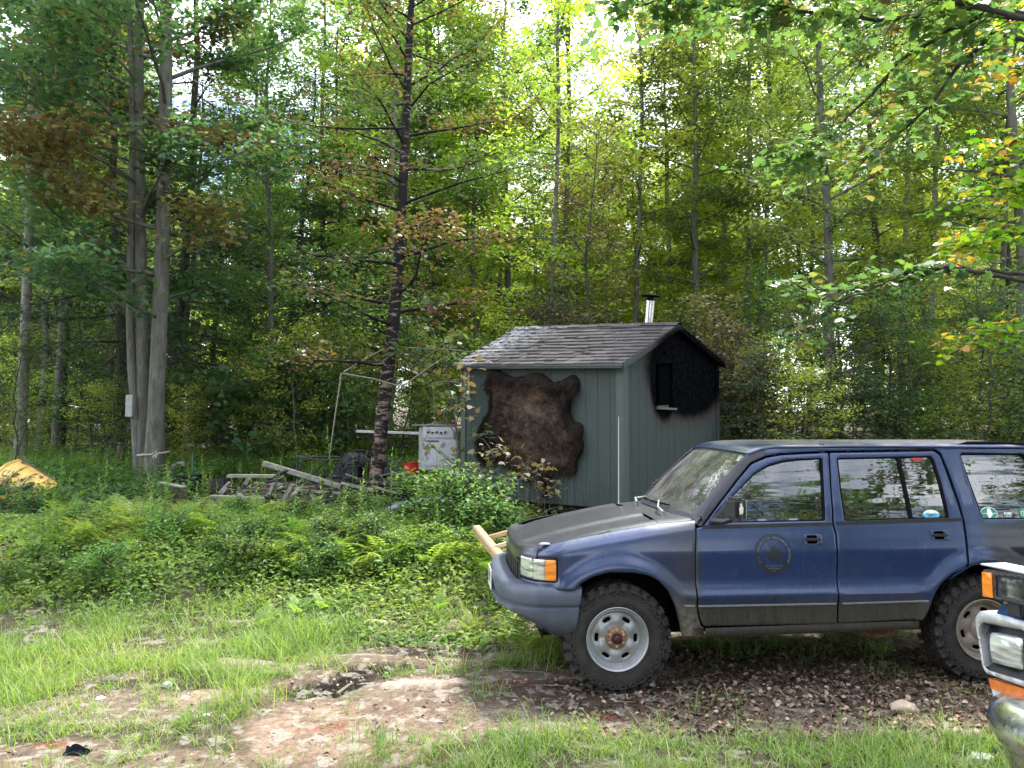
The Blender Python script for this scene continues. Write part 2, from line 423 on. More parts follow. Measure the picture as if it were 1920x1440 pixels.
def bare_mask(x, y):
    """1 = bare earth, 0 = grown over"""
    m = np.zeros(np.shape(x)); x = np.asarray(x, float); y = np.asarray(y, float)
    def add(px, py, a, b, ang=0, soft=.35, k=1.0):
        nonlocal m; cx, cy = gp(px, py); m = np.maximum(m, k * ell_mask(x, y, cx, cy, a, b, ang, soft))
    add(1000, 1310, 1.5, .62); add(1350, 1320, 1.5, .52); add(1600, 1300, 1.3, .42); add(1800, 1290, .9, .4); add(700, 1350, .75, .42); add(640, 1400, .5, .35, k=.95)
    add(620, 1280, .55, .28, .5); add(820, 1235, .95, .35, .2); add(960, 1185, .7, .42); add(800, 1285, .5, .28)
    add(200, 1330, .75, .30, k=.75); add(90, 1420, .5, .22, k=.9); add(480, 1250, .50, .16, k=.8); add(390, 1305, .35, .12, k=.8); add(250, 1425, .7, .16, k=.7); add(190, 1270, .4, .14, k=.6)
    add(1700, 1400, .4, .12, k=.5); add(1150, 1345, 1.6, .30); add(1200, 1440, .3, .1, k=.6)
    m = np.maximum(m, ((y > 4.7) & (x > .9)) * (1 - sstep(7.3, 8.2, y)) * .85)          # under and behind the car
    m = np.maximum(m, (1 - sstep(3.0, 3.8, y)) * 0.0)
    return np.clip(m + (fbm(x, y, 2.6, 3) - .5) * .7 * (m > .02), 0, 1)
def build_ground():
    near = np.arange(3.2, 13.001, .045); ys = np.concatenate([np.arange(-60, 2.9, 3.0), near, np.arange(13.2, 30, .5), np.arange(31, 60, 3), np.arange(64, 400, 20)])
    xn = np.arange(-8.0, 6.5, .055); xs = np.concatenate([np.arange(-300, -40, 20), np.arange(-38, -8.1, 1.2), xn, np.arange(6.8, 40, 1.2), np.arange(44, 300, 20)])
    X, Y = np.meshgrid(xs, ys); Z = terr(X, Y); b = bare_mask(X, Y)
    r = fbm(X, Y, 9, 1); Z = Z + ((r - .5) * .030 + (fbm(X, Y, 30, 5) - .5) * .012) * (np.abs(Y - 7) < 4.5)
    lit = np.array([.135, .105, .080]); col = np.empty(X.shape + (3,)); base = fbm(X, Y, 1.6, 8)[..., None]; fine = fbm(X, Y, 14, 9)[..., None]
    col[:] = lit * (.65 + .9 * fine)
    def blend(px, py, a, bb, c, ang=0, soft=.3, k=1.0, dz=0):
        nonlocal col, Z; cx, cy = gp(px, py); m = ell_mask(X + (fbm(X, Y, 5, 2) - .5) * .25, Y + (fbm(X, Y, 5, 6) - .5) * .2, cx, cy, a, bb, ang, soft) * k
        col = col * (1 - m[..., None]) + np.array(c) * np.array([.62, .60, .60]) * (.6 + .8 * fine) * m[..., None]; Z = Z + m * dz
    blend(700, 1370, 1.0, .5, (.36, .27, .20)); blend(200, 1340, .8, .35, (.26, .21, .165)); blend(480, 1250, .5, .18, (.33, .27, .21)); blend(390, 1305, .35, .14, (.37, .29, .22)); blend(1000, 1335, 1.2, .30, (.22, .165, .125)); blend(900, 1360, .8, .25, (.30, .23, .175))
    blend(800, 1283, .30, .115, (.52, .45, .36), soft=.18, dz=.025)            # pale flat stone showing through
    blend(470, 1246, .24, .07, (.46, .38, .31), soft=.2, dz=.015); blend(400, 1300, .2, .06, (.42, .33, .26), soft=.2, dz=.012)
    for q in ((610, 1365), (965, 1282), (1000, 1290), (410, 1290), (90, 1400), (1215, 1325), (1130, 1350), (150, 1290)): blend(*q, .16, .06, (.30, .105, .065), k=.75)
    blend(1350, 1300, 1.9, .30, (.125, .095, .072)); blend(1600, 1290, 1.3, .32, (.13, .10, .078)); blend(1130, 1320, .5, .2, (.10, .075, .055))
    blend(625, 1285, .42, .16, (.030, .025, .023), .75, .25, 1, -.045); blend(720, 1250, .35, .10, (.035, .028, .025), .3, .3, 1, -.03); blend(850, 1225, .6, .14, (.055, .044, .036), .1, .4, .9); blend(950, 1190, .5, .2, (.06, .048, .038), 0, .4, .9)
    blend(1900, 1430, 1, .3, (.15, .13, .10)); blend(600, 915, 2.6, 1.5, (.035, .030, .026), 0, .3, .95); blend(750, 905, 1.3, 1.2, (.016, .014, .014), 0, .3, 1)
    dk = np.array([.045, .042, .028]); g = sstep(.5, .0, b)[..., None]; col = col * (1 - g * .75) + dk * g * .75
    V = np.c_[X.ravel(), Y.ravel(), Z.ravel()]; nx = len(xs); i = np.arange(len(ys) - 1)[:, None] * nx; j = np.arange(nx - 1)[None, :]; F = np.stack([i + j, i + j + 1, i + j + 1 + nx, i + j + nx], -1).reshape(-1, 4)
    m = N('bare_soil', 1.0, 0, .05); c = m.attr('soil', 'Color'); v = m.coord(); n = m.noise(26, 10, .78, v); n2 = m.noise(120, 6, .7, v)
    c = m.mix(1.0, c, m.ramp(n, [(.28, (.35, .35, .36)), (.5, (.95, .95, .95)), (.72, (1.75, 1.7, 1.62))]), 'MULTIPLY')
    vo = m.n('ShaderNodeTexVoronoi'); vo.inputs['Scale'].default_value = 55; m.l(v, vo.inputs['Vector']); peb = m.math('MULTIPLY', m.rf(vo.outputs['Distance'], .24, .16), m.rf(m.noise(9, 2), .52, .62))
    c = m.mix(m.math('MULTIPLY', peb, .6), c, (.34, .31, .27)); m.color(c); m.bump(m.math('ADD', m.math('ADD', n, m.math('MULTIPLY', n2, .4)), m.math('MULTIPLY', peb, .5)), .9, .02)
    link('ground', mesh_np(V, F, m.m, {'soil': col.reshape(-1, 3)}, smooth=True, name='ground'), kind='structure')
build_ground()
# ------------------------------------------------------------------ grass
GRASS = leafmat('grass_blade', [(0, (.065, .125, .030)), (.4, (.135, .225, .048)), (.75, (.24, .33, .075)), (.92, (.34, .35, .13)), (1, (.44, .39, .23))], .45, .5, 1.35)
def scatter(n, x0, x1, y0, y1, prob, rng):
    x = rng.uniform(x0, x1, n); y = rng.uniform(y0, y1, n); ok = rng.uniform(0, 1, n) < prob(x, y); return x[ok], y[ok]
def blades(x, y, L, w, rng, tint, lean=.55, curl=.8, zoff=0):
    n = len(x); a = rng.uniform(0, 2 * np.pi, n); d = np.c_[np.cos(a), np.sin(a)]; s = np.c_[-d[:, 1], d[:, 0]]; ln = np.abs(rng.normal(lean, .28, n)); z0 = terr(x, y) - .01 + zoff
    ts = np.array([0, .35, .7, 1.0]); ww = np.array([1, .85, .5, .0]); V = np.empty((n, 7, 3)); k = 0
    for i, t in enumerate(ts):
        out = L * (ln * t + curl * ln * t * t * .6); up = L * (t - .42 * np.minimum(ln, 1.1) * t * t); c = np.c_[x + d[:, 0] * out, y + d[:, 1] * out, z0 + up]
        if i < 3:
            off = s * (w * ww[i] * .5)[:, None]; V[:, k, :2] = c[:, :2] - off; V[:, k, 2] = c[:, 2]; V[:, k + 1, :2] = c[:, :2] + off; V[:, k + 1, 2] = c[:, 2]; k += 2
        else: V[:, 6] = c
    base = np.arange(n)[:, None] * 7; F = np.concatenate([base + np.array([0, 1, 3, 2]), base + np.array([2, 3, 5, 4]), base + np.array([4, 5, 6, 6])])
    return V.reshape(-1, 3), F, np.repeat(tint, 7)
def tris_fix(F): return F
def tufts(nt_, x0, x1, y0, y1, prob, rng, per=(8, 26), rad=.05, L=(.07, .20), w=.006, tb=.4):
    cx, cy = scatter(nt_, x0, x1, y0, y1, prob, rng); X = []; Y = []; LL = []; T = []
    m = rng.integers(per[0], per[1], len(cx)); idx = np.repeat(np.arange(len(cx)), m); n = len(idx)
    tl = rng.uniform(L[0], L[1], len(cx)) * (0.7 + .6 * fbm(cx, cy, 1.2, 4)); tt = tb + rng.normal(0, .10, len(cx)) + (fbm(cx, cy, .9, 12) - .5) * .7
    x = cx[idx] + rng.normal(0, rad, n); y = cy[idx] + rng.normal(0, rad, n); l = tl[idx] * rng.uniform(.5, 1.25, n); t = np.clip(tt[idx] + rng.normal(0, .10, n), 0, .88); t = np.where(rng.uniform(0, 1, n) < .035, .97, t)
    return blades(x, y, l, np.full(n, w) * rng.uniform(.7, 1.3, n), rng, t)
def merge(*P):
    V = []; F = []; T = []; o = 0
    for v, f, t in P: V.append(v); F.append(f + o); T.append(t); o += len(v)
    return np.concatenate(V), np.concatenate(F), np.concatenate(T)
rg = np.random.default_rng(11)
def weed_zone(x, y):     # where the tall weeds grow: beyond this line
    return sstep(-.35, .5, y - (7.15 + .28 * np.sin(x * 1.7) + .35 * sstep(-3.2, -4.6, x) * 1.8 - .55 * sstep(-1.9, -.3, x)))
gprob = lambda x, y: np.clip(1.04 - bare_mask(x, y) * 1.15, 0.035, 1) * (.22 + .8 * (fbm(x, y, 2.2, 21) > .42)) * (1 - .8 * weed_zone(x, y)) * (((x - .76) ** 2 + (y - 5.6) ** 2 > .3))
A = tufts(11500, -6.2, 3.2, 3.6, 8.4, gprob, rg, (5, 18), .05, (.04, .13), .005, .52)
B = tufts(2600, -6.2, .6, 5.2, 8.6, lambda x, y: gprob(x, y) * (fbm(x, y, .8, 31) > .40), rg, (10, 24), .07, (.12, .26), .006, .60)
Cc = tufts(400, 1.0, 3.1, 3.7, 4.7, lambda x, y: np.clip(fbm(x, y, 2.4, 44) * 3.4 - 1.15 + .35 * (x - 2.1), 0, 1) * (y < 4.72 - .0 * x), rg, (10, 24), .05, (.07, .18), .0065, .40)
D_ = tufts(110, .9, 3.6, 6.3, 7.2, lambda x, y: .8 + 0 * x, rg, (6, 14), .06, (.10, .26), .006, .35)
E_ = tufts(210, -.9, 1.0, 4.0, 4.9, lambda x, y: np.clip(fbm(x, y, 2.2, 51) * 2 - .55, 0, 1), rg, (10, 24), .05, (.08, .19), .006, .5)
V, F, T = merge(A, B, Cc, D_, E_)
def quads_tris(V, F, T, name, mat, **k):
    """F rows of 4; the tip rows repeat a corner, so make them triangles via two meshes' worth of faces"""
    q = F[F[:, 2] != F[:, 3]]; t = F[F[:, 2] == F[:, 3]][:, :3]; me = bpy.data.meshes.new(name)
    me.vertices.add(len(V)); me.vertices.foreach_set('co', V.astype(np.float32).ravel()); me.loops.add(q.size + t.size); me.loops.foreach_set('vertex_index', np.concatenate([q.ravel(), t.ravel()]).astype(np.int32))
    me.polygons.add(len(q) + len(t)); me.polygons.foreach_set('loop_start', np.concatenate([np.arange(len(q)) * 4, q.size + np.arange(len(t)) * 3]).astype(np.int32))
    a = me.attributes.new('tint', 'FLOAT', 'POINT'); a.data.foreach_set('value', T.astype(np.float32)); me.update(calc_edges=True); me.materials.append(mat); return link(name, me, **k)
quads_tris(V, F, T, 'grass', GRASS, kind='stuff')
# low broad-leaved weeds (clover, plantain) among the grass
WEED = leafmat('weed_leaf', [(0, (.045, .105, .032)), (.35, (.095, .185, .050)), (.6, (.17, .285, .065)), (.75, (.27, .36, .080)), (.9, (.32, .35, .11)), (1, (.20, .15, .08))], .45, .5, 1.5)
def cloud_leaves(n, x0, x1, y0, y1, prob, hfun, size, tmpl, rng, tb=.4, tilt=.6, tj=.1):
    x, y = scatter(n, x0, x1, y0, y1, prob, rng); h = hfun(x, y) * rng.uniform(.05, 1, len(x)) ** .7; P = np.c_[x, y, terr(x, y) + h]; s = size * rng.uniform(.55, 1.35, len(x))
    V, F = leaves(P, s, tmpl, rng, tilt); t = np.clip(tb + (fbm(x, y, 1.1, 61) - .5) * .55 + rng.normal(0, tj, len(x)), 0, .86) - (.0); return V, F, np.repeat(t, len(tmpl))
low = cloud_leaves(26000, -6.2, 3.4, 3.7, 8.6, lambda x, y: gprob(x, y) * .55 * (fbm(x, y, 2.6, 71) > .45), lambda x, y: .05 + 0 * x, .030, T_OVAL, rg, .42)
link('clover', mesh_np(low[0], low[1], WEED, {'tint': low[2]}, name='clover'), kind='stuff')
# ------------------------------------------------------------------ fallen leaves, pebbles, twigs, stones
LITTER = N('dead_leaf', .8, 0, .25); _t = LITTER.attr('tint'); LITTER.color(LITTER.ramp(_t, [(0, (.055, .035, .023)), (.4, (.135, .088, .058)), (.75, (.25, .175, .125)), (1, (.42, .32, .24))])); LITTER = LITTER.m
x, y = scatter(16000, .3, 4.6, 4.25, 6.6, lambda x, y: np.clip(bare_mask(x, y), 0, 1) * np.clip((x - .2) / 1.2, .08, 1) * np.clip(.35 + 1.0 * fbm(x, y, 2.0, 81), 0, 1) * np.clip((y - 4.3) / .5, 0, 1), rg)
P = np.c_[x, y, terr(x, y) + rg.uniform(.004, .028, len(x))]; V, F = leaves(P, .036 * rg.uniform(.4, 1.4, len(x)), T_OVAL * [1, 1.2, 2.2], rg, .55); link('fallen_leaves', mesh_np(V, F, LITTER, {'tint': np.repeat(rg.uniform(0, 1, len(x)) ** 1.3, 6)}, name='fallen_leaves'), kind='stuff')
x, y = scatter(2200, -5.5, .8, 4.0, 6.9, lambda x, y: np.clip(bare_mask(x, y), 0, 1) * .8, rg)
P = np.c_[x, y, terr(x, y) + rg.uniform(.004, .02, len(x))]; V, F = leaves(P, .026 * rg.uniform(.4, 1.5, len(x)), T_OVAL * [1, 1, 2.0], rg, .6); link('earth_crumbs', mesh_np(V, F, LITTER, {'tint': np.repeat(rg.uniform(.25, 1, len(x)), 6)}, name='crumbs'), kind='stuff')
# pebbles: squashed low-poly lumps
STONE = simple('pale_stone', (.26, .235, .205), .85, 0, .4, 25, .004)
bm = bmesh.new(); bmesh.ops.create_icosphere(bm, subdivisions=1, radius=1); iv = np.array([v.co[:] for v in bm.verts]); iff = np.array([[v.index for v in f.verts] for f in bm.faces]); bm.free()
x, y = scatter(1500, -5.5, 4.2, 4.0, 6.9, lambda x, y: np.clip(bare_mask(x, y), 0, 1), rg); n = len(x); s = .004 + .012 * rg.uniform(0, 1, n) ** 3; a = rg.uniform(0, 6.28, n)
Vv = iv[None] * (s[:, None, None] * np.stack([rg.uniform(.7, 1.5, n), rg.uniform(.7, 1.3, n), rg.uniform(.4, .8, n)], -1)[:, None, :]) + np.c_[x, y, terr(x, y) + s * .3][:, None, :]
link('pebbles', mesh_np(Vv.reshape(-1, 3), (iff[None] + np.arange(n)[:, None, None] * 12).reshape(-1, 3), STONE, name='pebbles'), kind='stuff')
TWIG = barkmat('twig_bark', [(.3, (.10, .08, .065)), (.7, (.30, .26, .22))], 8, .3, .003)
def stick(pts, r, label, name='stick', mat=None, cat='stick', fork=None):
    P = [G(*p) for p in pts]; Q = []
    for i, p in enumerate(P): Q.append((p.x, p.y, p.z + r * .9 + .004 + .012 * math.sin(i * 2.3)))
    mb = MB(); mb.tube(Q, list(np.linspace(r, r * .5, len(Q))), 6)
    if fork: a = Vector(Q[fork[0]]); b = G(*fork[1]); mb.tube([a, (a + b) / 2 + Vector((0, 0, .03)), b + Vector((0, 0, .02))], [r * .7, r * .5, r * .3], 5)
    return mb.build(name, mat or TWIG, label=label, cat=cat)
stick([(1092, 1298), (1050, 1290), (990, 1284), (955, 1290)], .006, 'long thin pale stick on the dirt left of the front tyre')
stick([(1010, 1263), (960, 1262), (893, 1262)], .008, 'straight pale stick lying behind the reddish patch of clay')
stick([(698, 1376), (712, 1364), (705, 1350), (700, 1344)], .010, 'short crooked brown stick on the bare sand')
stick([(915, 1397), (950, 1403)], .012, 'short stub of stick among the grass at the bottom edge', fork=None)
stick([(905, 1438), (960, 1431), (1010, 1436)], .010, 'curved brown stick at the bottom edge in the middle')
stick([(1305, 1322), (1308, 1300), (1311, 1284)], .009, 'upright-looking short stick in the leaf litter', fork=(1, (1322, 1288)))
stick([(1262, 1362), (1250, 1340), (1246, 1332)], .005, 'thin forked twig between dirt and grass below the door', fork=(1, (1275, 1330)))
stick([(1290, 1395), (1310, 1408), (1316, 1412)], .005, 'small dark twig in front of the grass tuft')
stick([(1000, 1352), (1060, 1340), (1115, 1337)], .004, 'hair-thin twig in front of the front tyre')
stick([(1150, 1320), (1230, 1318), (1290, 1330)], .004, 'thin bent twig just in front of the front tyre')
stick([(632, 1305), (655, 1290), (662, 1282)], .012, 'pale broken stick at the edge of the black mud')
stick([(620, 1240), (638, 1248)], .010, 'stub of white stick above the black mud')
stick([(808, 1205), (842, 1203)], .018, 'thick flat piece of driftwood on the dark soil')
stick([(1520, 1235), (1490, 1232), (1450, 1240)], .005, 'thin stick in the shade below the rear door')
stick([(500, 1216), (552, 1216)], .009, 'bleached stick lying in the low weeds'); stick([(1350, 1298), (1338, 1312), (1330, 1325)], .006, 'small slanting twig in the leaf litter')
def rock(px, py, sx, sy, sz, label, col, sink=.3, name='stone'):
    p = G(px, py); bm = bmesh.new(); bmesh.ops.create_icosphere(bm, subdivisions=4, radius=1)
    for v in bm.verts:
        k = 1 + .16 * noise.noise(v.co * 1.7 + Vector((px, 0, 0))) + .05 * noise.noise(v.co * 5); v.co = Vector((v.co.x * sx * k, v.co.y * sy * k, v.co.z * sz * k))
    me = bpy.data.meshes.new(name); bm.to_mesh(me); bm.free(); me.shade_smooth(); me.materials.append(col); o = link(name, me, label=label, cat='stone'); o.location = (p.x, p.y + sy * .3, p.z + sz * (1 - sink) * .5); return o
TAN = simple('tan_stone', (.42, .34, .25), .85, 0, .25, 14, .004); GREYST = simple('grey_stone', (.42, .42, .40), .85, 0, .3, 14, .004); WHITEST = simple('white_scrap', (.62, .63, .62), .7, 0, .2, 20, .003)
rock(1697, 1335, .088, .06, .05, 'smooth tan stone in the leaf litter by the chrome bumper', TAN)
rock(1843, 1428, .07, .05, .03, 'pale rough stone at the bottom edge by the bumper', GREYST)
rock(205, 1282, .065, .05, .04, 'dark rounded stone in the dirt on the left', simple('dark_stone', (.10, .085, .08), .9, 0, .3, 14, .004)); rock(312, 1290, .04, .03, .03, 'small pale stone in the grass at the left', GREYST); rock(187, 1311, .035, .03, .012, 'flat grey chip of stone on the dirt', GREYST)
rock(703, 1172, .12, .09, .03, 'flat greenish-grey stone at the edge of the weeds', simple('mossy_stone', (.26, .27, .22), .9, 0, .3, 14, .004))
rock(385, 1344, .03, .02, .015, 'tiny white scrap in the grass', WHITEST, name='scrap'); rock(622, 1176, .04, .03, .03, 'white crumpled scrap in the weeds', WHITEST, name='scrap'); rock(62, 1078, .06, .04, .05, 'pale blue crumpled scrap in the grass at the left', simple('pale_blue_scrap', (.45, .55, .62), .5, 0, .2, 20), name='scrap'); rock(83, 1122, .05, .04, .04, 'white scrap in the tall grass at the left', WHITEST, name='scrap')
mb = MB(); p = G(147, 1412); RAG = simple('black_rag', (.012, .014, .02), .8, 0, .3, 12)
def rag(u, v):
    q = noise.noise(Vector((u * 3, v * 4, 1))) ; return (p.x - .07 + .14 * u, p.y - .04 + .07 * v, p.z + .008 + .045 * max(0, math.sin(u * 2.6 + v) * .6 + q) * math.sin(math.pi * min(1, max(0, v)) * .9 + .2))
mb.grid(rag, np.linspace(0, 1, 16), np.linspace(0, 1, 12)); mb.build('rag', RAG, label='crumpled black rag on the grass at the lower left', cat='rag')
# ------------------------------------------------------------------ green shed, scorched round its gable window
B0 = Vector((1.498, 10.3, .81)); SX = Vector((.7507, -.6606, 0)); SY = Vector((.6606, .7507, 0)); SL, SW, SHT, SRG = 3.05, 2.78, 1.88, 2.535; ROTS = math.atan2(-.6606, .7507)
YE = -.13
shed = empty('garden_shed', B0, (0, 0, ROTS), label='small green wooden shed with shingle roof and blackened gable window', cat='shed')
def dfm(x, y, z): return (x, y, z + (-.052 * x + .068 * y) * max(0, min(1.4, z / SHT)))
def shp(px, py, plane, c):      # pixel -> shed coordinates on the plane x=c or y=c
    d = ray(px, py); o = Vector((0, 0, CAMH)) - B0; oo = Vector((o.dot(SX), o.dot(SY), o.z)); dd = Vector((d.dot(SX), d.dot(SY), d.z)); i = 0 if plane == 'x' else 1
    q = oo + dd * ((c - oo[i]) / dd[i]); k = 1 + (-.052 * q.x + .068 * q.y) / SHT; return Vector((q.x, q.y, q.z / k if q.z > 0 else q.z))
def green_paint():
    m = N('weathered_green_siding', .75, 0, .3); v = m.coord(); sp = m.n('ShaderNodeSeparateXYZ'); m.l(v, sp.inputs[0]); X, Y_, Z = sp.outputs
    n = m.noise(5, 8, .7, v); gr = m.noise(16, 8, .75, m.coord('Object', (4, 4, .35))); c = m.ramp(gr, [(.3, (.034, .046, .044)), (.5, (.043, .058, .055)), (.75, (.055, .072, .069))])
    def rng_(s, a, b):
        q = m.n('ShaderNodeMapRange'); q.interpolation_type = 'SMOOTHSTEP'; m.l(s, q.inputs[0]); q.inputs[1].default_value = a; q.inputs[2].default_value = b; return q.outputs[0]
    low = rng_(Z, .55, .05); st = m.rf(m.noise(9, 5, .7, m.coord('Object', (4.5, 4.5, .22))), .47, .62); onx = m.math('MULTIPLY', rng_(X, -2.9, -2.2), rng_(X, -.35, -.75))
    c = m.mix(m.math('MULTIPLY', m.math('MULTIPLY', low, st), m.math('ADD', m.math('MULTIPLY', onx, .75), .15)), c, (.020, .022, .022))
    pale = m.math('MULTIPLY', m.math('MULTIPLY', low, onx), m.rf(m.noise(13, 4, .6, m.coord('Object', (5, 5, .2), (3, 1, 0))), .60, .66)); c = m.mix(m.math('MULTIPLY', pale, .4), c, (.26, .28, .27))
    # char, only on the gable end (x > -0.03)
    wob = m.math('MULTIPLY', m.math('SUBTRACT', m.noise(5, 6, .7, m.coord('Object', (1, 1, .8))), .5), .62)
    def dist(cy, cz, a, b):
        u = m.math('DIVIDE', m.math('SUBTRACT', Y_, cy), a); w = m.math('DIVIDE', m.math('SUBTRACT', Z, cz), b); return m.math('SQRT', m.math('ADD', m.math('MULTIPLY', u, u), m.math('MULTIPLY', w, w)))
    d = m.math('MINIMUM', dist(CH1[0], CH1[1], CH1[2], CH1[3]), dist(CH2[0], CH2[1], CH2[2], CH2[3])); d = m.math('ADD', d, m.math('MULTIPLY', wob, .20))
    g = rng_(X, -.40, -.02)
    br = m.math('MULTIPLY', rng_(d, 1.32, .95), g); c = m.mix(m.math('MULTIPLY', br, .8), c, (.040, .031, .026))
    ck = m.n('ShaderNodeTexVoronoi'); ck.feature = 'DISTANCE_TO_EDGE'; ck.inputs['Scale'].default_value = 15; m.l(m.coord('Object', (1, 1, .6)), ck.inputs['Vector'])
    ch = m.math('MULTIPLY', rng_(m.math('ADD', d, m.math('MULTIPLY', m.math('SUBTRACT', m.noise(40, 4, .7, m.coord('Object', (1, 1, .3))), .5), .10)), 1.08, .84), g); c = m.mix(ch, c, m.ramp(ck.outputs[0], [(0, (.001, .001, .0015)), (.08, (.0042, .0046, .0058)), (.4, (.0060, .0068, .0088))]))
    up = m.math('MULTIPLY', rng_(Z, 1.9, 1.98), rng_(X, -.5, -.1))
    m.color(c); m.roughness(m.math('ADD', .8, m.math('MULTIPLY', ch, .1))); m.l(m.math('MULTIPLY', m.math('SUBTRACT', 1.0, ch), .3), m.b.inputs['Specular IOR Level']); m.bump(m.math('ADD', gr, m.math('MULTIPLY', m.math('MULTIPLY', ck.outputs[0], ch), 3)), .5, .010); return m.m
_e = shp(1168, 681, 'y', YE).z - .012; _k = shp(1267, 605, 'y', SW / 2).z - .02; rs = (_k - _e) / (SW / 2 - YE)
def rz(y): return _e + rs * (min(y, SW - y) - YE)
SHT2 = rz(0) - .03; SRG = rz(SW / 2) - .03
_c1 = shp(1285, 690, 'x', 0); _l = shp(1209, 690, 'x', 0); _r = shp(1350, 690, 'x', 0); _t = shp(1285, 600, 'x', 0); _b = shp(1280, 797, 'x', 0)
CH1 = ((_l.y + _r.y) / 2 + .06, (_t.z + _b.z) / 2 + .12, (_r.y - _l.y) / 2 + .10, (_t.z - _b.z) / 2 - .02); _w0 = shp(1229, 682, 'x', 0); _w1 = shp(1261.5, 764, 'x', 0)
CH2 = ((_w0.y + _w1.y) / 2 - .02, _w1.z + .45, .43, .62)
GREEN = green_paint(); TRIM = simple('green_trim', (.052, .070, .066), .7, 0, .2, 10, .002); INK = simple('painted_shade_black', (.004, .004, .004), 1, 0, .2, 4)
# wall backing, floor, black block in place of the unlit interior
hole = [(_w0.y, _w1.z), (_w1.y, _w1.z), (_w1.y, _w0.z), (_w0.y, _w0.z)]
mb = MB(); mb.add([dfm(*p) for p in [(-SL + .02, .02, 0), (-.02, .02, 0), (-.02, .02, SHT2), (-SL + .02, .02, SHT2), (-SL + .02, SW - .02, 0), (-.02, SW - .02, 0), (-.02, SW - .02, SHT2), (-SL + .02, SW - .02, SHT2), (-SL + .02, SW / 2, SRG - .02)]], [(0, 1, 2, 3), (5, 4, 7, 6), (4, 0, 3, 8, 7), (0, 4, 5, 1)])
mb.build('wall', GREEN, shed, smooth=False)
gable = [(.02, 0), (SW - .02, 0), (SW - .02, SHT2), (SW / 2, SRG - .02), (.02, SHT2)]
mb = MB(); prism(mb, gable, lambda a, b: dfm(-.02, a, b), lambda a, b: dfm(-.05, a, b), [hole]); mb.build('gable_wall', GREEN, shed, smooth=False)
mb = MB(); mb.box((-SL / 2, SW / 2, 1.0), (SL - .2, SW - .2, 1.5)); mb.v = [v for v in mb.v]; mb.build('interior_shade_block', INK, shed, smooth=False).location = (-.12, 0, 0)  # solid black block, so the window opening looks unlit
def board(x0, x1, z0, z1a, z1b, face):      # one vertical siding board, proud of the wall
    mb = MB(); e = .0022
    def pt(u, z, o): return dfm(u, -o, z) if face == 'f' else dfm(o, u, z)
    V = [pt(u, z, o) for o in (-.015, .0058) for u, z in ((x0 + e, z0), (x1 - e, z0), (x1 - e, z1b), (x0 + e, z1a))]; V2 = [pt(u, z, .008) for u, z in ((x0 + e + .006, z0 + .002), (x1 - e - .006, z0 + .002), (x1 - e - .006, z1b - .002), (x0 + e + .006, z1a - .002))]
    mb.add(V + V2, [(0, 1, 5, 4), (1, 2, 6, 5), (2, 3, 7, 6), (3, 0, 4, 7), (4, 5, 9, 8), (5, 6, 10, 9), (6, 7, 11, 10), (7, 4, 8, 11), (8, 9, 10, 11)]); mb.build('siding_board', GREEN, shed, smooth=False)
nb_ = 15
for i in range(nb_): board(-SL + i * SL / nb_, -SL + (i + 1) * SL / nb_, .0, SHT2, SHT2, 'f')
gz = lambda y: SHT2 + (SRG - SHT2) * (1 - abs(y - SW / 2) / (SW / 2)) - .03
for i in range(14):
    a, b = i * SW / 14, (i + 1) * SW / 14; mid = (a + b) / 2
    if b > hole[0][0] + .02 and a < hole[1][0] - .02:
        if a < hole[0][0] - .04: board(a, hole[0][0], 0, gz(a), gz(hole[0][0]), 'g'); a = hole[0][0]
        if b > hole[1][0] + .04: board(hole[1][0], b, 0, gz(hole[1][0]), gz(b), 'g'); b = hole[1][0]
        board(a, b, 0, hole[0][1], hole[0][1], 'g'); board(a, b, hole[2][1], gz(a), gz(b), 'g')
    else:
        if a < SW / 2 < b: b2 = SW / 2; board(a, b2, 0, gz(a), gz(b2), 'g'); board(b2, b, 0, gz(b2), gz(b), 'g')
        else: board(a, b, 0, gz(a), gz(b), 'g')
def plank_between(mb, P, depth):  # P: 4 corners, extruded by vector
    P = [Vector(p) for p in P]; d = Vector(depth); mb.add(P + [p + d for p in P], [(0, 1, 2, 3), (7, 6, 5, 4), (0, 4, 5, 1), (1, 5, 6, 2), (2, 6, 7, 3), (3, 7, 4, 0)])
for (x0, x1) in ((-.085, .016), (-SL - .014, -SL + .08)):
    mb = MB(); plank_between(mb, [dfm(x0, -.012, -.005), dfm(x1, -.012, -.005), dfm(x1, -.012, SHT2 - .02), dfm(x0, -.012, SHT2 - .02)], (0, -.018, 0)); mb.build('corner_trim', TRIM, shed, smooth=False)
for (y0, y1, mt) in ((-.030, .085, TRIM), (SW - .08, SW + .015, GREEN)):
    mb = MB(); plank_between(mb, [dfm(.013, y0, -.005), dfm(.013, y1, -.005), dfm(.013, y1, SHT2 - .01), dfm(.013, y0, SHT2 - .01)], (.018, 0, 0)); mb.build('corner_trim', mt, shed, smooth=False)
# window sill with burnt splinters
mb = MB(); mb.box(dfm(.02, (hole[0][0] + hole[1][0]) / 2, hole[0][1] - .012), (.075, hole[1][0] - hole[0][0] + .06, .03), None, .004)
for k in range(9): yy = hole[0][0] + .03 + k * .035; mb.box(dfm(-.0, yy, hole[0][1] + .012), (.05, .012, .02 + .018 * (k % 3)))
mb.build('window_sill', simple('burnt_sill', (.12, .115, .10), .9, 0, .6, 30, .004), shed, smooth=False)
mb = MB(); yy = hole[1][0] - .0; mb.box(dfm(-.06, hole[1][0] - .16, (hole[0][1] + hole[2][1]) / 2), (.03, .30, hole[2][1] - hole[0][1])); mb.build('charred_shutter', simple('charred_wood', (.003, .0035, .004), .9, 0, .5, 30, .01), shed, smooth=False)
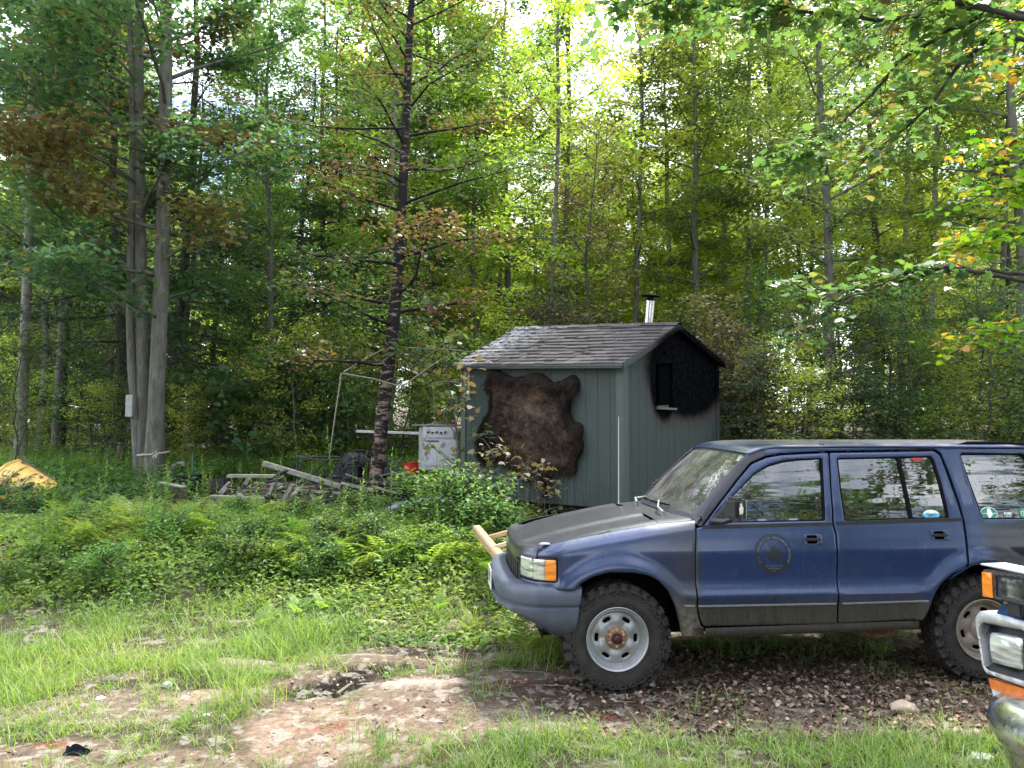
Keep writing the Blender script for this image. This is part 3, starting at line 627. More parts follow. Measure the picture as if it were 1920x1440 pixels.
# ---- roof
XL, XR_ = -SL - .07, .085
for s in (0, 1):
    f = (lambda y: y) if s == 0 else (lambda y: SW - y)
    mb = MB(); plank_between(mb, [dfm(XL, f(YE), rz(YE) - .03), dfm(XR_, f(YE), rz(YE) - .03), dfm(XR_, SW / 2, rz(SW / 2) - .03), dfm(XL, SW / 2, rz(SW / 2) - .03)], (0, 0, .026)); mb.build('roof_deck', simple('charred_roof_board', (.02, .021, .022), .9, 0, .5, 9), shed, smooth=False)
    for xx, nm in ((XR_ - .002, 'rake_board'), (XL, 'rake_board')):
        ch = (s == 1); mb = MB(); plank_between(mb, [dfm(xx, f(YE), rz(YE) - .075), dfm(xx, f(YE), rz(YE) - .006), dfm(xx, SW / 2, rz(SW / 2) - .006), dfm(xx, SW / 2, rz(SW / 2) - .09)], (.022, 0, 0)); mb.build(nm, GREEN, shed, smooth=False)
    mb = MB(); plank_between(mb, [dfm(XL, f(YE) + (.0 if s == 0 else 0), rz(YE) - .055), dfm(XR_, f(YE), rz(YE) - .055), dfm(XR_, f(YE), rz(YE) - .01), dfm(XL, f(YE), rz(YE) - .01)], (0, -.02 if s == 0 else .02, 0)); mb.build('fascia', simple('dark_green_fascia', (.030, .042, .042), .7, 0, .2, 9), shed, smooth=False)
    mb = MB(); plank_between(mb, [dfm(XL, f(YE) - .022 * (1 - 2 * s), rz(YE) - .02), dfm(XR_ + .02, f(YE) - .022 * (1 - 2 * s), rz(YE) - .02), dfm(XR_ + .02, f(YE) - .022 * (1 - 2 * s), rz(YE) + .002), dfm(XL, f(YE) - .022 * (1 - 2 * s), rz(YE) + .002)], (0, -.006 if s == 0 else .006, 0)); mb.build('drip_edge', simple('grey_drip_edge', (.075, .078, .08), .6, .2, .2, 9), shed, smooth=False)
SHG = N('grey_asphalt_shingle', .95, 0, .15); _o = SHG.n('ShaderNodeObjectInfo'); _v = SHG.coord(); _g = SHG.noise(160, 3, .8, _v); _sx = SHG.n('ShaderNodeSeparateXYZ'); SHG.l(_v, _sx.inputs[0])
_c = SHG.mix(_o.outputs['Random'], (.042, .040, .042), (.074, .070, .072)); _c = SHG.mix(1.0, _c, SHG.ramp(_g, [(.3, (.6, .6, .6)), (.7, (1.4, 1.4, 1.4))]), 'MULTIPLY')
_q = SHG.n('ShaderNodeMapRange'); SHG.l(SHG.math('ADD', _sx.outputs[0], SHG.math('MULTIPLY', _sx.outputs[1], -.42)), _q.inputs[0]); _q.inputs[1].default_value = -2.3; _q.inputs[2].default_value = -3.3
_a = SHG.math('MULTIPLY', _q.outputs[0], SHG.rf(SHG.noise(9, 8, .8, SHG.coord('Object', (.8, 2.5, 1))), .44, .58)); _c = SHG.mix(SHG.math('MULTIPLY', _q.outputs[0], .75), _c, (.018, .018, .02)); _c = SHG.mix(_a, _c, (.55, .55, .57)); SHG.color(_c); SHG.bump(_g, .6, .003); SHG = SHG.m
rr = random.Random(3); nrow = 12; slope = (SW / 2 - YE)
for r in range(nrow):
    y0 = YE - .012 + r * slope / nrow; y1 = y0 + slope / nrow * 1.25; x = XL - rr.uniform(0, .30)
    while x < XR_ + .01:
        w = rr.choice((.14, .18, .24, .30)); a, b = max(x, XL - .008), min(x + w, XR_ + .012); x += w
        if b - a < .03: continue
        t = rr.uniform(.006, .022) + (.010 * rr.random() if a < -2.6 else 0); y1c = min(y1, SW / 2 + .01); g = .003; ext = rr.choice((0, 0, .012, .02)); j = rr.uniform(-.002, .002)
        zb = lambda yy, h: rz(yy) + h
        mb = MB(); V = [dfm(a + g, y0 - ext, zb(y0, .001)), dfm(b - g, y0 - ext, zb(y0, .001)), dfm(b - g, y1c, zb(y1c, .001) if y1c < SW / 2 else rz(SW / 2)), dfm(a + g, y1c, zb(y1c, .001) if y1c < SW / 2 else rz(SW / 2)),
                        dfm(a + g, y0 - ext, zb(y0, t + .008)), dfm(b - g, y0 - ext, zb(y0, t + .008 + j)), dfm(b - g, y1c, (zb(y1c, .003) if y1c < SW / 2 else rz(SW / 2) + .003)), dfm(a + g, y1c, (zb(y1c, .003) if y1c < SW / 2 else rz(SW / 2) + .003))]
        mb.add(V, [(3, 2, 1, 0), (4, 5, 6, 7), (0, 1, 5, 4), (1, 2, 6, 5), (2, 3, 7, 6), (3, 0, 4, 7)]); mb.build('shingle', SHG, shed, smooth=False)
mb = MB()
for k in range(12):      # unseen far slope, plain courses
    y0 = SW - YE - k * slope / 12; y1 = y0 - slope / 12 * 1.2; y1 = max(y1, SW / 2); mb.add([dfm(XL, y0, rz(SW - YE) + .018 + (SW - YE - y0) * rs), dfm(XR_, y0, rz(SW - YE) + .018 + (SW - YE - y0) * rs), dfm(XR_, y1, rz(y1) + .004), dfm(XL, y1, rz(y1) + .004)], [(0, 1, 2, 3)])
mb.build('shingle_courses', SHG, shed, smooth=False, kind='stuff')
for k in range(16):      # ridge caps, curled at the burnt gable
    x0 = XL + k * .2; x1 = min(x0 + .23, XR_ + .02); h = .022 + (.012 * rr.random()) ; zz = rz(SW / 2); mb = MB()
    mb.grid(lambda u, v: dfm(u, SW / 2 + v * .11, zz + h - abs(v) * rs * .11 + (.006 if u == x0 else 0)), [x0, x1], [-1, 0, 1]); mb.build('ridge_cap', SHG, shed, smooth=False)
# skids and blocks
mb = MB(); 
for yy in (.25, SW - .3): mb.box((-SL / 2, yy, -.07), (SL, .12, .13))
mb.build('skid', simple('dark_timber', (.035, .03, .026), .9, 0, .4, 10), shed, smooth=False)
for xx in (-.15, -SL + .2):
    for yy in (.25, SW - .3): mb = MB(); mb.box((xx, yy, -.21), (.38, .19, .17), None, .008); mb.build('block', simple('concrete_block', (.20, .19, .18), .9, 0, .25, 14), shed, smooth=False)
mb = MB(); mb.box((-SL / 2, SW / 2 + .3, -.2), (SL - .4, SW - .9, .38)); mb.build('crawl_space_shade', INK, shed, smooth=False)  # near-black block painting in the shade below the floor
# stove pipe
p0 = shp(1215, 615, 'y', 1.72); k = shp(1219, 562, 'y', 1.72); sc_ = lambda q: Vector(dfm(q.x, q.y, q.z))
STAIN = N('stainless_flue', .22, 1.0, .5, (.62, .62, .62)); _n = STAIN.noise(20, 6, .7, STAIN.coord('Object', (1, 1, .25))); STAIN.color(STAIN.ramp(_n, [(.3, (.30, .29, .28)), (.6, (.72, .72, .72))])); STAIN = STAIN.m
a, b = sc_(p0), sc_(k); a = a + (a - b) * .5; mb = MB(); mb.tube([a, a + (b - a) * .78, b], [.075, .075, .075], 24)
mb.build('flue_pipe', STAIN, shed)
mb = MB()
for t in (.80, .985): c = a + (b - a) * t; mb.tube([c - (b - a) * .012, c + (b - a) * .012], .082, 24)
mb.build('flue_band', STAIN, shed)
ax = (b - a).normalized(); rot = Vector((0, 1, 0)).rotation_difference(ax).to_matrix().to_4x4()
mb = MB(); mb.tube([b, b + ax * .07], .05, 14); mb.lathe([(0, .135), (.05, .128), (.125, .098), (.150, .082), (.150, .076), (.12, .086), (.0, .075)], 28, Matrix.Translation(b) @ rot); mb.build('flue_cap', simple('black_flue_cap', (.012, .012, .013), .6, .2, .3, 20), shed)
# number board
PLQ = simple('grey_number_board', (.10, .115, .12), .6, 0, .2, 20); DIG = simple('pale_digits', (.008, .008, .009), .5, 0, .1, 20); c = shp(877.5, 719.5, 'y', 0)
mb = MB(); o = roundpoly([(-.062, -.215), (.062, -.215), (.062, .215), (-.062, .215)], .012); panel(mb, o, lambda u, v, t: dfm(c.x + u, -.034 + t, c.z + v), (), .05, .006, .004, .02); nb = mb.build('number_board', simple('worn_number_board', (.20, .22, .22), .6, 0, .2, 20), shed)
for ch_, dz in (('2', .135), ('5', .0), ('2', -.135)):
    V, F = text_geo(ch_, .165, .003); MB().add([dfm(c.x + v[0], -.0365, c.z + dz + v[1]) for v in V], F).build('digit', DIG, nb, smooth=False)
# ------------------------------------------------------------------ shaggy brown hide nailed to the wall
hp = [(375, 120), (420, 135), (480, 165), (560, 200), (620, 196), (700, 172), (790, 150), (850, 162), (920, 215), (960, 255), (1050, 235), (1130, 190), (1158, 168), (1205, 205), (1222, 270), (1210, 345), (1180, 358), (1142, 352), (1136, 440), (1130, 560), (1165, 640), (1210, 648), (1252, 675), (1258, 740), (1242, 800), (1265, 870), (1245, 965), (1190, 1000), (1200, 1060), (1188, 1148), (1150, 1150), (1095, 1110), (1040, 1130), (930, 1125), (918, 1200), (922, 1380), (888, 1380), (868, 1260), (780, 1200), (700, 1205), (640, 1120), (540, 1060), (470, 1030), (420, 1040), (380, 1000), (340, 1040), (270, 1018), (240, 960), (255, 890), (245, 800), (250, 700), (255, 655), (300, 590), (340, 500), (330, 450), (352, 400), (345, 345), (305, 338), (300, 262), (342, 218), (345, 165)]
hq = [shp(860 + a / 5.335, 670 + b / 5.335, 'y', 0) for a, b in hp]; hide_pl = roundpoly([(q.x, q.z) for q in hq], .03, 3)
HB = N('shaggy_hide', .95, 0, .15); HB.color(HB.attr('fur', 'Color')); HB = HB.m
def fur_col(x, z):
    q0 = [shp(860 + a / 5.335, 670 + b / 5.335, 'y', 0) for a, b in ((760, 560), (340, 800), (1050, 300), (800, 400), (700, 950))]
    n = fbm(x, z, 9, 3); n = .35 * n + .65 * fbm(x * 1.0 + .3 * np.sin(z * 9), z * 2.2, 16, 5) ; n = np.clip((n - .5) * 2.6 + .5, 0, 1.1); base = np.array([.050, .034, .026]) * (.35 + 1.3 * n)[..., None]
    def bl(q, a, b, c, k): 
        nonlocal base; m = np.clip(1 - np.sqrt(((x - q.x) / a) ** 2 + ((z - q.z) / b) ** 2), 0, 1)[..., None] ** .7 * k; base = base * (1 - m) + np.array(c) * m * (.3 + 1.35 * n)[..., None]
    bl(q0[0], .55, .36, (.115, .088, .066), .6); bl(q0[1], .32, .42, (.016, .013, .012), .95); bl(q0[2], .32, .24, (.022, .016, .013), .95); bl(q0[3], .3, .2, (.12, .075, .052), .5); bl(q0[4], .3, .3, (.11, .065, .045), .6)
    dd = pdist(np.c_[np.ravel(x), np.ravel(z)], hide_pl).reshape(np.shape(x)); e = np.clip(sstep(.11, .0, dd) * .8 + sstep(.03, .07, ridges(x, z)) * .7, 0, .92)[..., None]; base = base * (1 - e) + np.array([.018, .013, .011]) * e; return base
RID = [([(375, 140), (470, 190), (570, 235), (700, 230), (800, 215), (900, 245)], .045, .06), ([(960, 300), (1060, 290), (1150, 250), (1185, 300)], .06, .08), ([(345, 180), (330, 300)], .03, .04), ([(1130, 420), (1120, 560), (1180, 680), (1235, 760), (1235, 930)], .04, .07), ([(270, 700), (275, 850), (330, 960), (480, 950), (560, 900)], .05, .05), ([(430, 420), (560, 560), (640, 760)], .06, .03), ([(700, 480), (900, 640), (1080, 800)], .07, .04), ([(800, 980), (960, 1060), (1100, 1060)], .05, .05), ([(880, 1180), (905, 1350)], .025, .03)]
RID = [([(lambda q: (q.x, q.z))(shp(860 + a / 5.335, 670 + b / 5.335, 'y', 0)) for a, b in L], w, h) for L, w, h in RID]
def ridges(x, z):
    P = np.c_[np.ravel(x), np.ravel(z)]; r = np.zeros(len(P))
    for L, w, h in RID:
        d = np.full(len(P), 9.)
        for a, b in zip(L[:-1], L[1:]):
            a = np.array(a); b = np.array(b); ab = b - a; t = np.clip(((P - a) @ ab) / (ab @ ab), 0, 1); d = np.minimum(d, np.linalg.norm(P - (a + t[:, None] * ab), axis=1))
        r = np.maximum(r, h * np.exp(-(d / w) ** 2))
    return r.reshape(np.shape(x))
v2, f2, d2 = cdt(hide_pl, (), .022, .02, (.5, 1.0))
def bulge(x, z, d): return .022 + .06 * np.minimum(d / .10, 1) ** .6 * (.2 + 1.5 * fbm(x, z, 4.5, 9)) + .03 * np.exp(-(d / .05) ** 2) * (fbm(x, z, 5, 2) > .42) + ridges(x, z)
oz = bulge(v2[:, 0], v2[:, 1], d2); HV = np.array([dfm(p[0], -o - .012, p[1]) for p, o in zip(v2, oz)]); nV = len(HV)
BV_ = np.array([dfm(p[0], -.013, p[1]) for p in v2]); cnt = {}
for t in f2:
    for i in range(3): cnt[(t[i], t[(i + 1) % 3])] = 1
hf = [tuple(t) for t in f2] + [(b, a, a + nV, b + nV) for a, b in cnt if (b, a) not in cnt]
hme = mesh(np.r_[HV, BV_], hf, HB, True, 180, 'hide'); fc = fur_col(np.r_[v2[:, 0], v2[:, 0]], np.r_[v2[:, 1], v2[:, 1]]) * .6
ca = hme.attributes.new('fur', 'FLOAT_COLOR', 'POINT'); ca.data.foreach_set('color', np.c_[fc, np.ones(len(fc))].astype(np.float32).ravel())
hide = empty('animal_hide', B0, (0, 0, ROTS), label='shaggy dark brown animal hide nailed to the shed wall', cat='hide'); link('skin', hme, hide)
rh = np.random.default_rng(5); x0, z0 = np.array(hide_pl).min(0); x1, z1 = np.array(hide_pl).max(0); n = 52000; P = np.c_[rh.uniform(x0, x1, n), rh.uniform(z0, z1, n)]; P = P[inside(P, hide_pl)]; d = pdist(P, hide_pl); o = bulge(P[:, 0], P[:, 1], d); n = len(P)
sw = (fbm(P[:, 0], P[:, 1], 3.0, 14) - .5) * 5; dx = np.sin(sw) * .6 + rh.normal(0, .35, n); dz = -np.abs(np.cos(sw)) + rh.normal(0, .35, n); ln = .034 * rh.uniform(.5, 1.6, n) * (1 + 1.7 * (d < .035)); out = rh.uniform(.25, 1.0, n); nr = np.sqrt(dx ** 2 + dz ** 2 + out ** 2)
wd = .0035; A0 = np.c_[P[:, 0], -o - .008, P[:, 1]]; D = np.c_[dx, -out, dz] / nr[:, None] * ln[:, None]; Sd = np.c_[dz, np.zeros(n), -dx] / nr[:, None] * wd
Vh = np.stack([A0 - Sd, A0 + Sd, A0 + D * .6 + Sd * .7 + [0, 0, 0], A0 + D + np.c_[np.zeros(n), np.full(n, .006), -ln * .15]], 1); Vh[..., 2] += (-.052 * Vh[..., 0] + .068 * Vh[..., 1]) * np.clip(Vh[..., 2] / SHT, 0, 1.4)
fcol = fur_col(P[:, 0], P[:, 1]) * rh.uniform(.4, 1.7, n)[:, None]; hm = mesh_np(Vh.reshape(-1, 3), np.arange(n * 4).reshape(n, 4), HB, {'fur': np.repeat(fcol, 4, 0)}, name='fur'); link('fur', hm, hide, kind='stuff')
# ------------------------------------------------------------------ blue off-road wagon
PSI = math.radians(5)
CU = Vector((math.cos(PSI), math.sin(PSI), 0)); CN = Vector((-math.sin(PSI), math.cos(PSI), 0)); CORG = Vector((.76, 5.44, 0)) + CN * .84
def car_paint():
    m = N('weathered_blue_paint', .38, .35, .5); v = m.coord(); sp = m.n('ShaderNodeSeparateXYZ'); m.l(v, sp.inputs[0]); X, Y_, Z = sp.outputs
    n1 = m.noise(2.2, 6, .6, v); n2 = m.noise(14, 6, .7, v); wob = m.math('MULTIPLY', m.math('SUBTRACT', n1, .5), .35)
    base = m.ramp(n2, [(.3, (.014, .028, .082)), (.7, (.020, .040, .110))])
    # soot and faded lacquer: front wing, bonnet and rear quarter went dark grey
    fx = m.rf(m.math('ADD', X, wob), .0, .0)
    def band(a, b):   # 1 below a, 0 above b along x
        q = m.n('ShaderNodeMapRange'); q.interpolation_type = 'SMOOTHSTEP'; m.l(m.math('ADD', X, wob), q.inputs[0]); q.inputs[1].default_value = a; q.inputs[2].default_value = b; q.inputs[3].default_value = 1; q.inputs[4].default_value = 0; return q.outputs[0]
    def zup(a, b):
        q = m.n('ShaderNodeMapRange'); q.interpolation_type = 'SMOOTHSTEP'; m.l(m.math('ADD', Z, m.math('MULTIPLY', wob, .3)), q.inputs[0]); q.inputs[1].default_value = a; q.inputs[2].default_value = b; return q.outputs[0]
    grey = m.ramp(n2, [(.3, (.020, .022, .028)), (.7, (.034, .038, .050))])
    soot = m.math('MULTIPLY', m.math('SUBTRACT', 1.0, band(.1, .5)), band(.56, .60))
    c = m.mix(m.math('MULTIPLY', soot, .85), base, grey)
    fr = m.math('MULTIPLY', band(.35, .6), m.rf(n1, .34, .75)); c = m.mix(m.math('MULTIPLY', fr, .75), c, (.030, .036, .062))
    ay = m.n('ShaderNodeMapRange'); ay.interpolation_type = 'SMOOTHSTEP'; m.l(m.math('ABSOLUTE', Y_), ay.inputs[0]); ay.inputs[1].default_value = .770; ay.inputs[2].default_value = .74; hood = m.math('MULTIPLY', m.math('MULTIPLY', band(.7, 1.0), zup(.86, .90)), ay.outputs[0]); dusty = m.ramp(n2, [(.25, (.030, .031, .038)), (.75, (.070, .070, .082))]); c = m.mix(m.math('MULTIPLY', hood, .9), c, dusty)
    roof = zup(1.735, 1.75); c = m.mix(m.math('MULTIPLY', roof, .85), c, m.ramp(n2, [(.3, (.060, .062, .075)), (.7, (.11, .11, .13))]))
    rq = m.n('ShaderNodeMapRange'); m.l(m.math('ADD', X, m.math('MULTIPLY', wob, .25)), rq.inputs[0]); rq.inputs[1].default_value = 2.66; rq.inputs[2].default_value = 2.80
    c = m.mix(m.math('MULTIPLY', m.math('MULTIPLY', rq.outputs[0], m.math('SUBTRACT', 1.0, zup(1.16, 1.19))), .93), c, (.014, .014, .016))
    # black cladding below the moulding, and dirt
    low = m.math('SUBTRACT', 1.0, zup(.600, .603)); m.t.nodes.remove(fx.node) if False else None
    q = m.n('ShaderNodeMapRange'); m.l(Z, q.inputs[0]); q.inputs[1].default_value = .609; q.inputs[2].default_value = .611; q.inputs[3].default_value = 1; q.inputs[4].default_value = 0; low = q.outputs[0]
    vs = m.noise(40, 5, .7, m.coord('Object', (1.2, 1, .18))); clad = m.ramp(vs, [(.3, (.016, .016, .015)), (.72, (.055, .050, .043))]); c = m.mix(low, c, clad)
    dz = m.n('ShaderNodeMapRange'); m.l(Z, dz.inputs[0]); dz.inputs[1].default_value = .95; dz.inputs[2].default_value = .35; mud = m.math('MULTIPLY', dz.outputs[0], m.rf(m.noise(55, 7, .8, m.coord('Object', (1, 1, .45))), .50, .66))
    c = m.mix(m.math('MULTIPLY', mud, .5), c, (.11, .095, .075))
    arch = m.math('MULTIPLY', m.math('MULTIPLY', band(.50, .62), m.math('SUBTRACT', 1.0, band(.20, .40))), m.math('SUBTRACT', 1.0, zup(.45, .80))); c = m.mix(m.math('MULTIPLY', arch, m.rf(m.noise(26, 8, .8, v), .38, .62)), c, (.16, .135, .10))
    st = m.rf(m.noise(60, 3, .5, m.coord('Object', (1, 1, .06))), .6, .75); c = m.mix(m.math('MULTIPLY', st, .10), c, (.2, .22, .27))
    m.color(c); r = m.math('ADD', m.math('MULTIPLY', n2, .16), .22); r = m.math('ADD', r, m.math('MULTIPLY', m.math('ADD', mud, low), .28)); r = m.math('ADD', r, m.math('MULTIPLY', m.math('MAXIMUM', m.math('MAXIMUM', hood, roof), soot), .10)); m.roughness(r)
    m.b.inputs['Coat Weight'].default_value = .5; m.b.inputs['Coat Roughness'].default_value = .10
    m.bump(m.noise(3.2, 3, .5, v), .10, .012); return m.m
PAINT = car_paint()
BLK = simple('black_plastic', (.018, .018, .020), .45, 0, .3, 20)
RUB = simple('black_rubber_seal', (.010, .010, .011), .6, 0, .3, 30)
BUMPER = simple('grey_blue_bumper_plastic', (.062, .074, .105), .5, 0, .25, 9)
DARK = simple('underbody_black', (.010, .010, .010), .9, 0, .4, 9)
TYRE = N('tyre_rubber', .8, 0, .12); _n = TYRE.noise(9, 7, .75); TYRE.color(TYRE.ramp(_n, [(.3, (.020, .019, .019)), (.6, (.046, .042, .040)), (.8, (.11, .095, .085))])); TYRE.bump(TYRE.noise(60, 3), .3, .003); TYRE = TYRE.m
STEEL = simple('silver_wheel_steel', (.31, .32, .33), .38, .45, .14, 14, .002)
RIMDIRT = simple('brown_dusty_wheel_steel', (.22, .185, .15), .7, .2, .3, 14)
RUST = N('rusty_hub', .85, .2); _n = RUST.noise(30, 8, .75); RUST.color(RUST.ramp(_n, [(.3, (.06, .028, .014)), (.5, (.25, .13, .065)), (.7, (.42, .34, .27))])); RUST.bump(_n, .6, .004); RUST = RUST.m
BRIGHT = simple('bright_bare_metal', (.62, .61, .58), .3, .9, .15, 30)
CHROME = N('worn_chrome', .24, 1.0); _n = CHROME.noise(7, 8, .75, CHROME.coord('Object', (1, 1, .5))); CHROME.color(CHROME.ramp(_n, [(.3, (.30, .22, .16)), (.40, (.80, .80, .80)), (.8, (.88, .89, .90))])); CHROME.roughness(CHROME.ramp(_n, [(.3, (.6, .6, .6)), (.5, (.20, .20, .20)), (.8, (.32, .32, .32))])); CHROME.bump(CHROME.noise(6, 4), .25, .01); CHROME = CHROME.m
def glassmat(name, tint=(.22, .26, .25), ior=1.75, wav=.004, rough=0.0, dirt=0.0):
    m = N(name); t = m.t; g = m.n('ShaderNodeBsdfGlossy'); g.inputs['Roughness'].default_value = rough; g.inputs[0].default_value = (1, 1, 1, 1)
    tr = m.n('ShaderNodeBsdfTransparent'); tr.inputs[0].default_value = (*tint, 1); fr = m.n('ShaderNodeFresnel'); fr.inputs[0].default_value = ior
    b = m.n('ShaderNodeBump'); b.inputs['Strength'].default_value = .5; b.inputs['Distance'].default_value = wav
    m.l(m.noise(1.0, 2, .4, m.coord('Object', (2.2, 2.2, 14))), b.inputs['Height']); m.l(b.outputs[0], g.inputs['Normal']); m.l(b.outputs[0], fr.inputs['Normal'])
    ms = m.n('ShaderNodeMixShader'); m.l(fr.outputs[0], ms.inputs[0]); m.l(tr.outputs[0], ms.inputs[1]); m.l(g.outputs[0], ms.inputs[2]); out = ms.outputs[0]
    if dirt:  # pale diffuse film; on the windscreen it also paints in sky glare
        d = m.n('ShaderNodeBsdfDiffuse'); d.inputs[0].default_value = (.5, .5, .47, 1); m2 = m.n('ShaderNodeMixShader'); m.l(m.math('MULTIPLY', m.rf(m.noise(4, 7, .7), .3, .8), dirt), m2.inputs[0]); m.l(out, m2.inputs[1]); m.l(d.outputs[0], m2.inputs[2]); out = m2.outputs[0]
    m.l(out, m.out.inputs[0]); return m.m
GLASS = glassmat('tinted_window_glass', (.16, .19, .18), 2.1, .003, .0, .05)
WSCREEN = glassmat('windscreen_glass', (.30, .37, .35), 2.6, .006, .02, .30)  # heavy pale film also stands in for bright sky reflections
def lensmat(name, col, em=None):
    m = N(name, .12, 0, .6, col); w = m.n('ShaderNodeTexWave'); w.bands_direction = 'X'; w.inputs['Scale'].default_value = 42; m.l(m.coord('Object', (1, 1, .05)), w.inputs[0]); m.bump(w.outputs[0], .5, .003)
    m.b.inputs['Coat Weight'].default_value = 1; m.b.inputs['Coat Roughness'].default_value = .05; n = m.rf(m.noise(3.2, 5, .6, m.coord('Object', (1.5, 1.2, 9))), .36, .62); m.color(m.mix(n, tuple(c * .28 for c in col) if col[2] > .3 else tuple(c * .6 for c in col), tuple(min(1, c * 1.25) for c in col))); return m.m
LENS = lensmat('clear_lamp_lens', (.78, .80, .77)); LENS.node_tree.nodes['Principled BSDF'].inputs['Metallic'].default_value = .55
AMBER = lensmat('amber_lens', (.85, .24, .02))
SEAT = simple('grey_seat_cloth', (.10, .10, .11), .9, 0, .2, 12)
car = empty('blue_wagon', CORG, (0, 0, PSI), label='dark blue boxy off-road wagon with round black seal on its front door', cat='car')
# ---- surfaces in car space: x rearward, y away from the camera, z up
_wz = [.30, .34, .40, .428, .440, .46, .55, .60, .612, .640, .66, .682, .735, .79, .86, .975, .990, 1.07, 1.15, 1.17, 1.30, 1.70, 1.80]
_wv = [.74, .80, .822, .828, .832, .858, .866, .872, .876, .884, .890, .897, .874, .864, .862, .862, .861, .848, .832, .826, .795, .672, .64]
_fx = [-.70, -.66, -.64, -.608, -.57, -.52, -.46, -.40, 0]; _fd = [.40, .24, .18, .10, .065, .035, .012, 0, 0]
HX = [-.72, -.66, -.60, -.40, -.10, .20, .34, .58, .75]; HZ = [.965, .99, 1.005, 1.055, 1.105, 1.155, 1.175, 1.21, 1.25]   # bonnet edge height
def wside(x, z):
    w = float(np.interp(z, _wz, _wv)) - float(np.interp(x, _fx, _fd))
    for cx, cz in ((-.02, .40), (2.71, .41)):
        r = math.hypot(x - cx, z - cz)
        if r < .62 and z > .40:
            fl = max(0, min(1, (.60 - r) / .11)); fl = fl * fl * (3 - 2 * fl); w = max(w, w * (1 - fl) + .900 * fl)
    if x < .60:
        zt = float(np.interp(x, HX, HZ)) + .012; d = zt - z
        if d < .085: w -= .075 * (1 - max(d, 0) / .085) ** 2.2
    return w
def S(px, py, s=-1):
    y = -.85
    for _ in range(8):
        d = ray(px, py); o = Vector((0, 0, CAMH)) - CORG
        oo = Vector((o.dot(CU), o.dot(CN), o.z)); dd = Vector((d.dot(CU), d.dot(CN), d.z)); t = (y - oo.y) / dd.y; q = oo + dd * t
        y = -wside(q.x, q.z)
    return (q.x, q.z)
def SS(L): return [S(*p) for p in L]
def side_fn(sg, off=0.0): return lambda a, b, t: (a, sg * (wside(a, b) - t + off), b)
def circ(cx, cz, r, a0, a1, n): return [(cx + r * math.cos(math.radians(a0 + (a1 - a0) * i / n)), cz + r * math.sin(math.radians(a0 + (a1 - a0) * i / n))) for i in range(n + 1)]
fd_out = roundpoly(SS([(1306.5, 990), (1305, 1040), (1305, 1085), (1309, 1135), (1313, 1160), (1320, 1174), (1570, 1169.5), (1571, 1110), (1569, 1055), (1566, 1000), (1561, 985), (1557, 920), (1553, 849.5), (1500, 852), (1465, 854), (1437, 859), (1410, 871), (1387, 898), (1350, 946), (1319, 988)]), .012)
fd_win = roundpoly(SS([(1331, 981), (1548, 977), (1546, 920), (1543, 859), (1500, 860), (1470, 863), (1443, 870), (1414, 887), (1375, 928)]), .015)
rd_out = roundpoly(SS([(1556.5, 849.5), (1751, 846), (1762, 854), (1775, 888), (1792, 935), (1804, 973), (1812, 1030), (1814, 1058), (1809, 1067), (1787, 1075), (1767, 1092), (1756, 1108), (1748, 1126), (1741, 1146), (1731, 1163), (1573.2, 1169), (1573.8, 1110), (1572, 1055), (1569, 1000), (1564.5, 985), (1560.5, 920)]), .012)
rd_win = roundpoly(SS([(1569, 859), (1747, 855), (1752, 862), (1766, 905), (1781, 972), (1583, 977), (1575, 920)]), .012)
arch_f = [S(1078, 1107)] + [S(*p) for p in [(1091, 1093), (1113, 1081), (1144, 1073), (1189, 1074), (1216, 1079), (1236, 1089), (1254, 1109), (1267, 1135), (1275, 1163), (1281, 1193)]]
bodytop = [S(1304, 975), S(1335, 933), S(1370, 891), S(1393, 861), S(1403, 852), S(1427, 843), S(1450, 839.5), S(1600, 837.5), S(1745, 838.5)]
zt_r = bodytop[-1][1]; RX = 3.44
fender = [S(1303, 976)] + [(x, z + .010) for x, z in zip([.30, .10, -.10, -.30, -.45, -.52, -.575], np.interp([.30, .10, -.10, -.30, -.45, -.52, -.575], HX, HZ))]
fender += [(-.578, .960), (-.455, .960), (-.442, .945), (-.442, .805), (-.455, .788), (-.578, .788), (-.578, .735)] + [S(1040, 1104.5)] + arch_f + SS([(1320, 1192), (1321, 1178), (1314, 1174), (1309, 1155), (1306, 1130), (1303.2, 1085), (1303.2, 1040), (1304, 990)])
mb = MB(); panel(mb, fender, side_fn(-1), (), .02, .008, .004, .04); fend = mb.build('front_fender', PAINT, car)
mb = MB(); panel(mb, fender, side_fn(1), (), .05, .012, .008, .04); mb.build('front_fender', PAINT, car)
arch_r = circ(2.71, .41, .475, 160, 5, 16)
side = [S(1308.5, 985)] + bodytop + [(RX - .10, zt_r - .012), (RX - .03, zt_r - .05), (RX, 1.18), (RX + .02, .95), (RX + .02, .60), (3.18, .50)] + [p for p in arch_r[::-1] if p[0] > 2.35]
side += SS([(1817, 1065), (1816.5, 1030), (1808.5, 973), (1796, 930), (1780, 885), (1765, 849), (1753, 842), (1551, 845.5), (1500, 848), (1464, 850), (1435, 855), (1407, 867), (1384, 895), (1347, 943), (1315, 986)])
q_win = roundpoly(SS([(1799, 849), (1813, 893), (1828, 936), (1839, 966), (1843, 974)]) + [(3.30, S(1880, 974)[1]), (3.33, 1.25), (3.20, S(1880, 850)[1])], .03)
for sg, st in ((-1, .025), (1, .07)):
    mb = MB(); panel(mb, side, side_fn(sg), [q_win], st, .006, .0035, .03); bo = mb.build('body', PAINT, car); bo.data.materials.append(MATS.get('matt_grey_pillar') or simple('matt_grey_pillar', (.040, .042, .052), .55, .1, .2, 12))
    for pf_ in bo.data.polygons:
        if pf_.center.x < 1.10 + (pf_.center.z - 1.7) * .5 + .05: pf_.material_index = 1
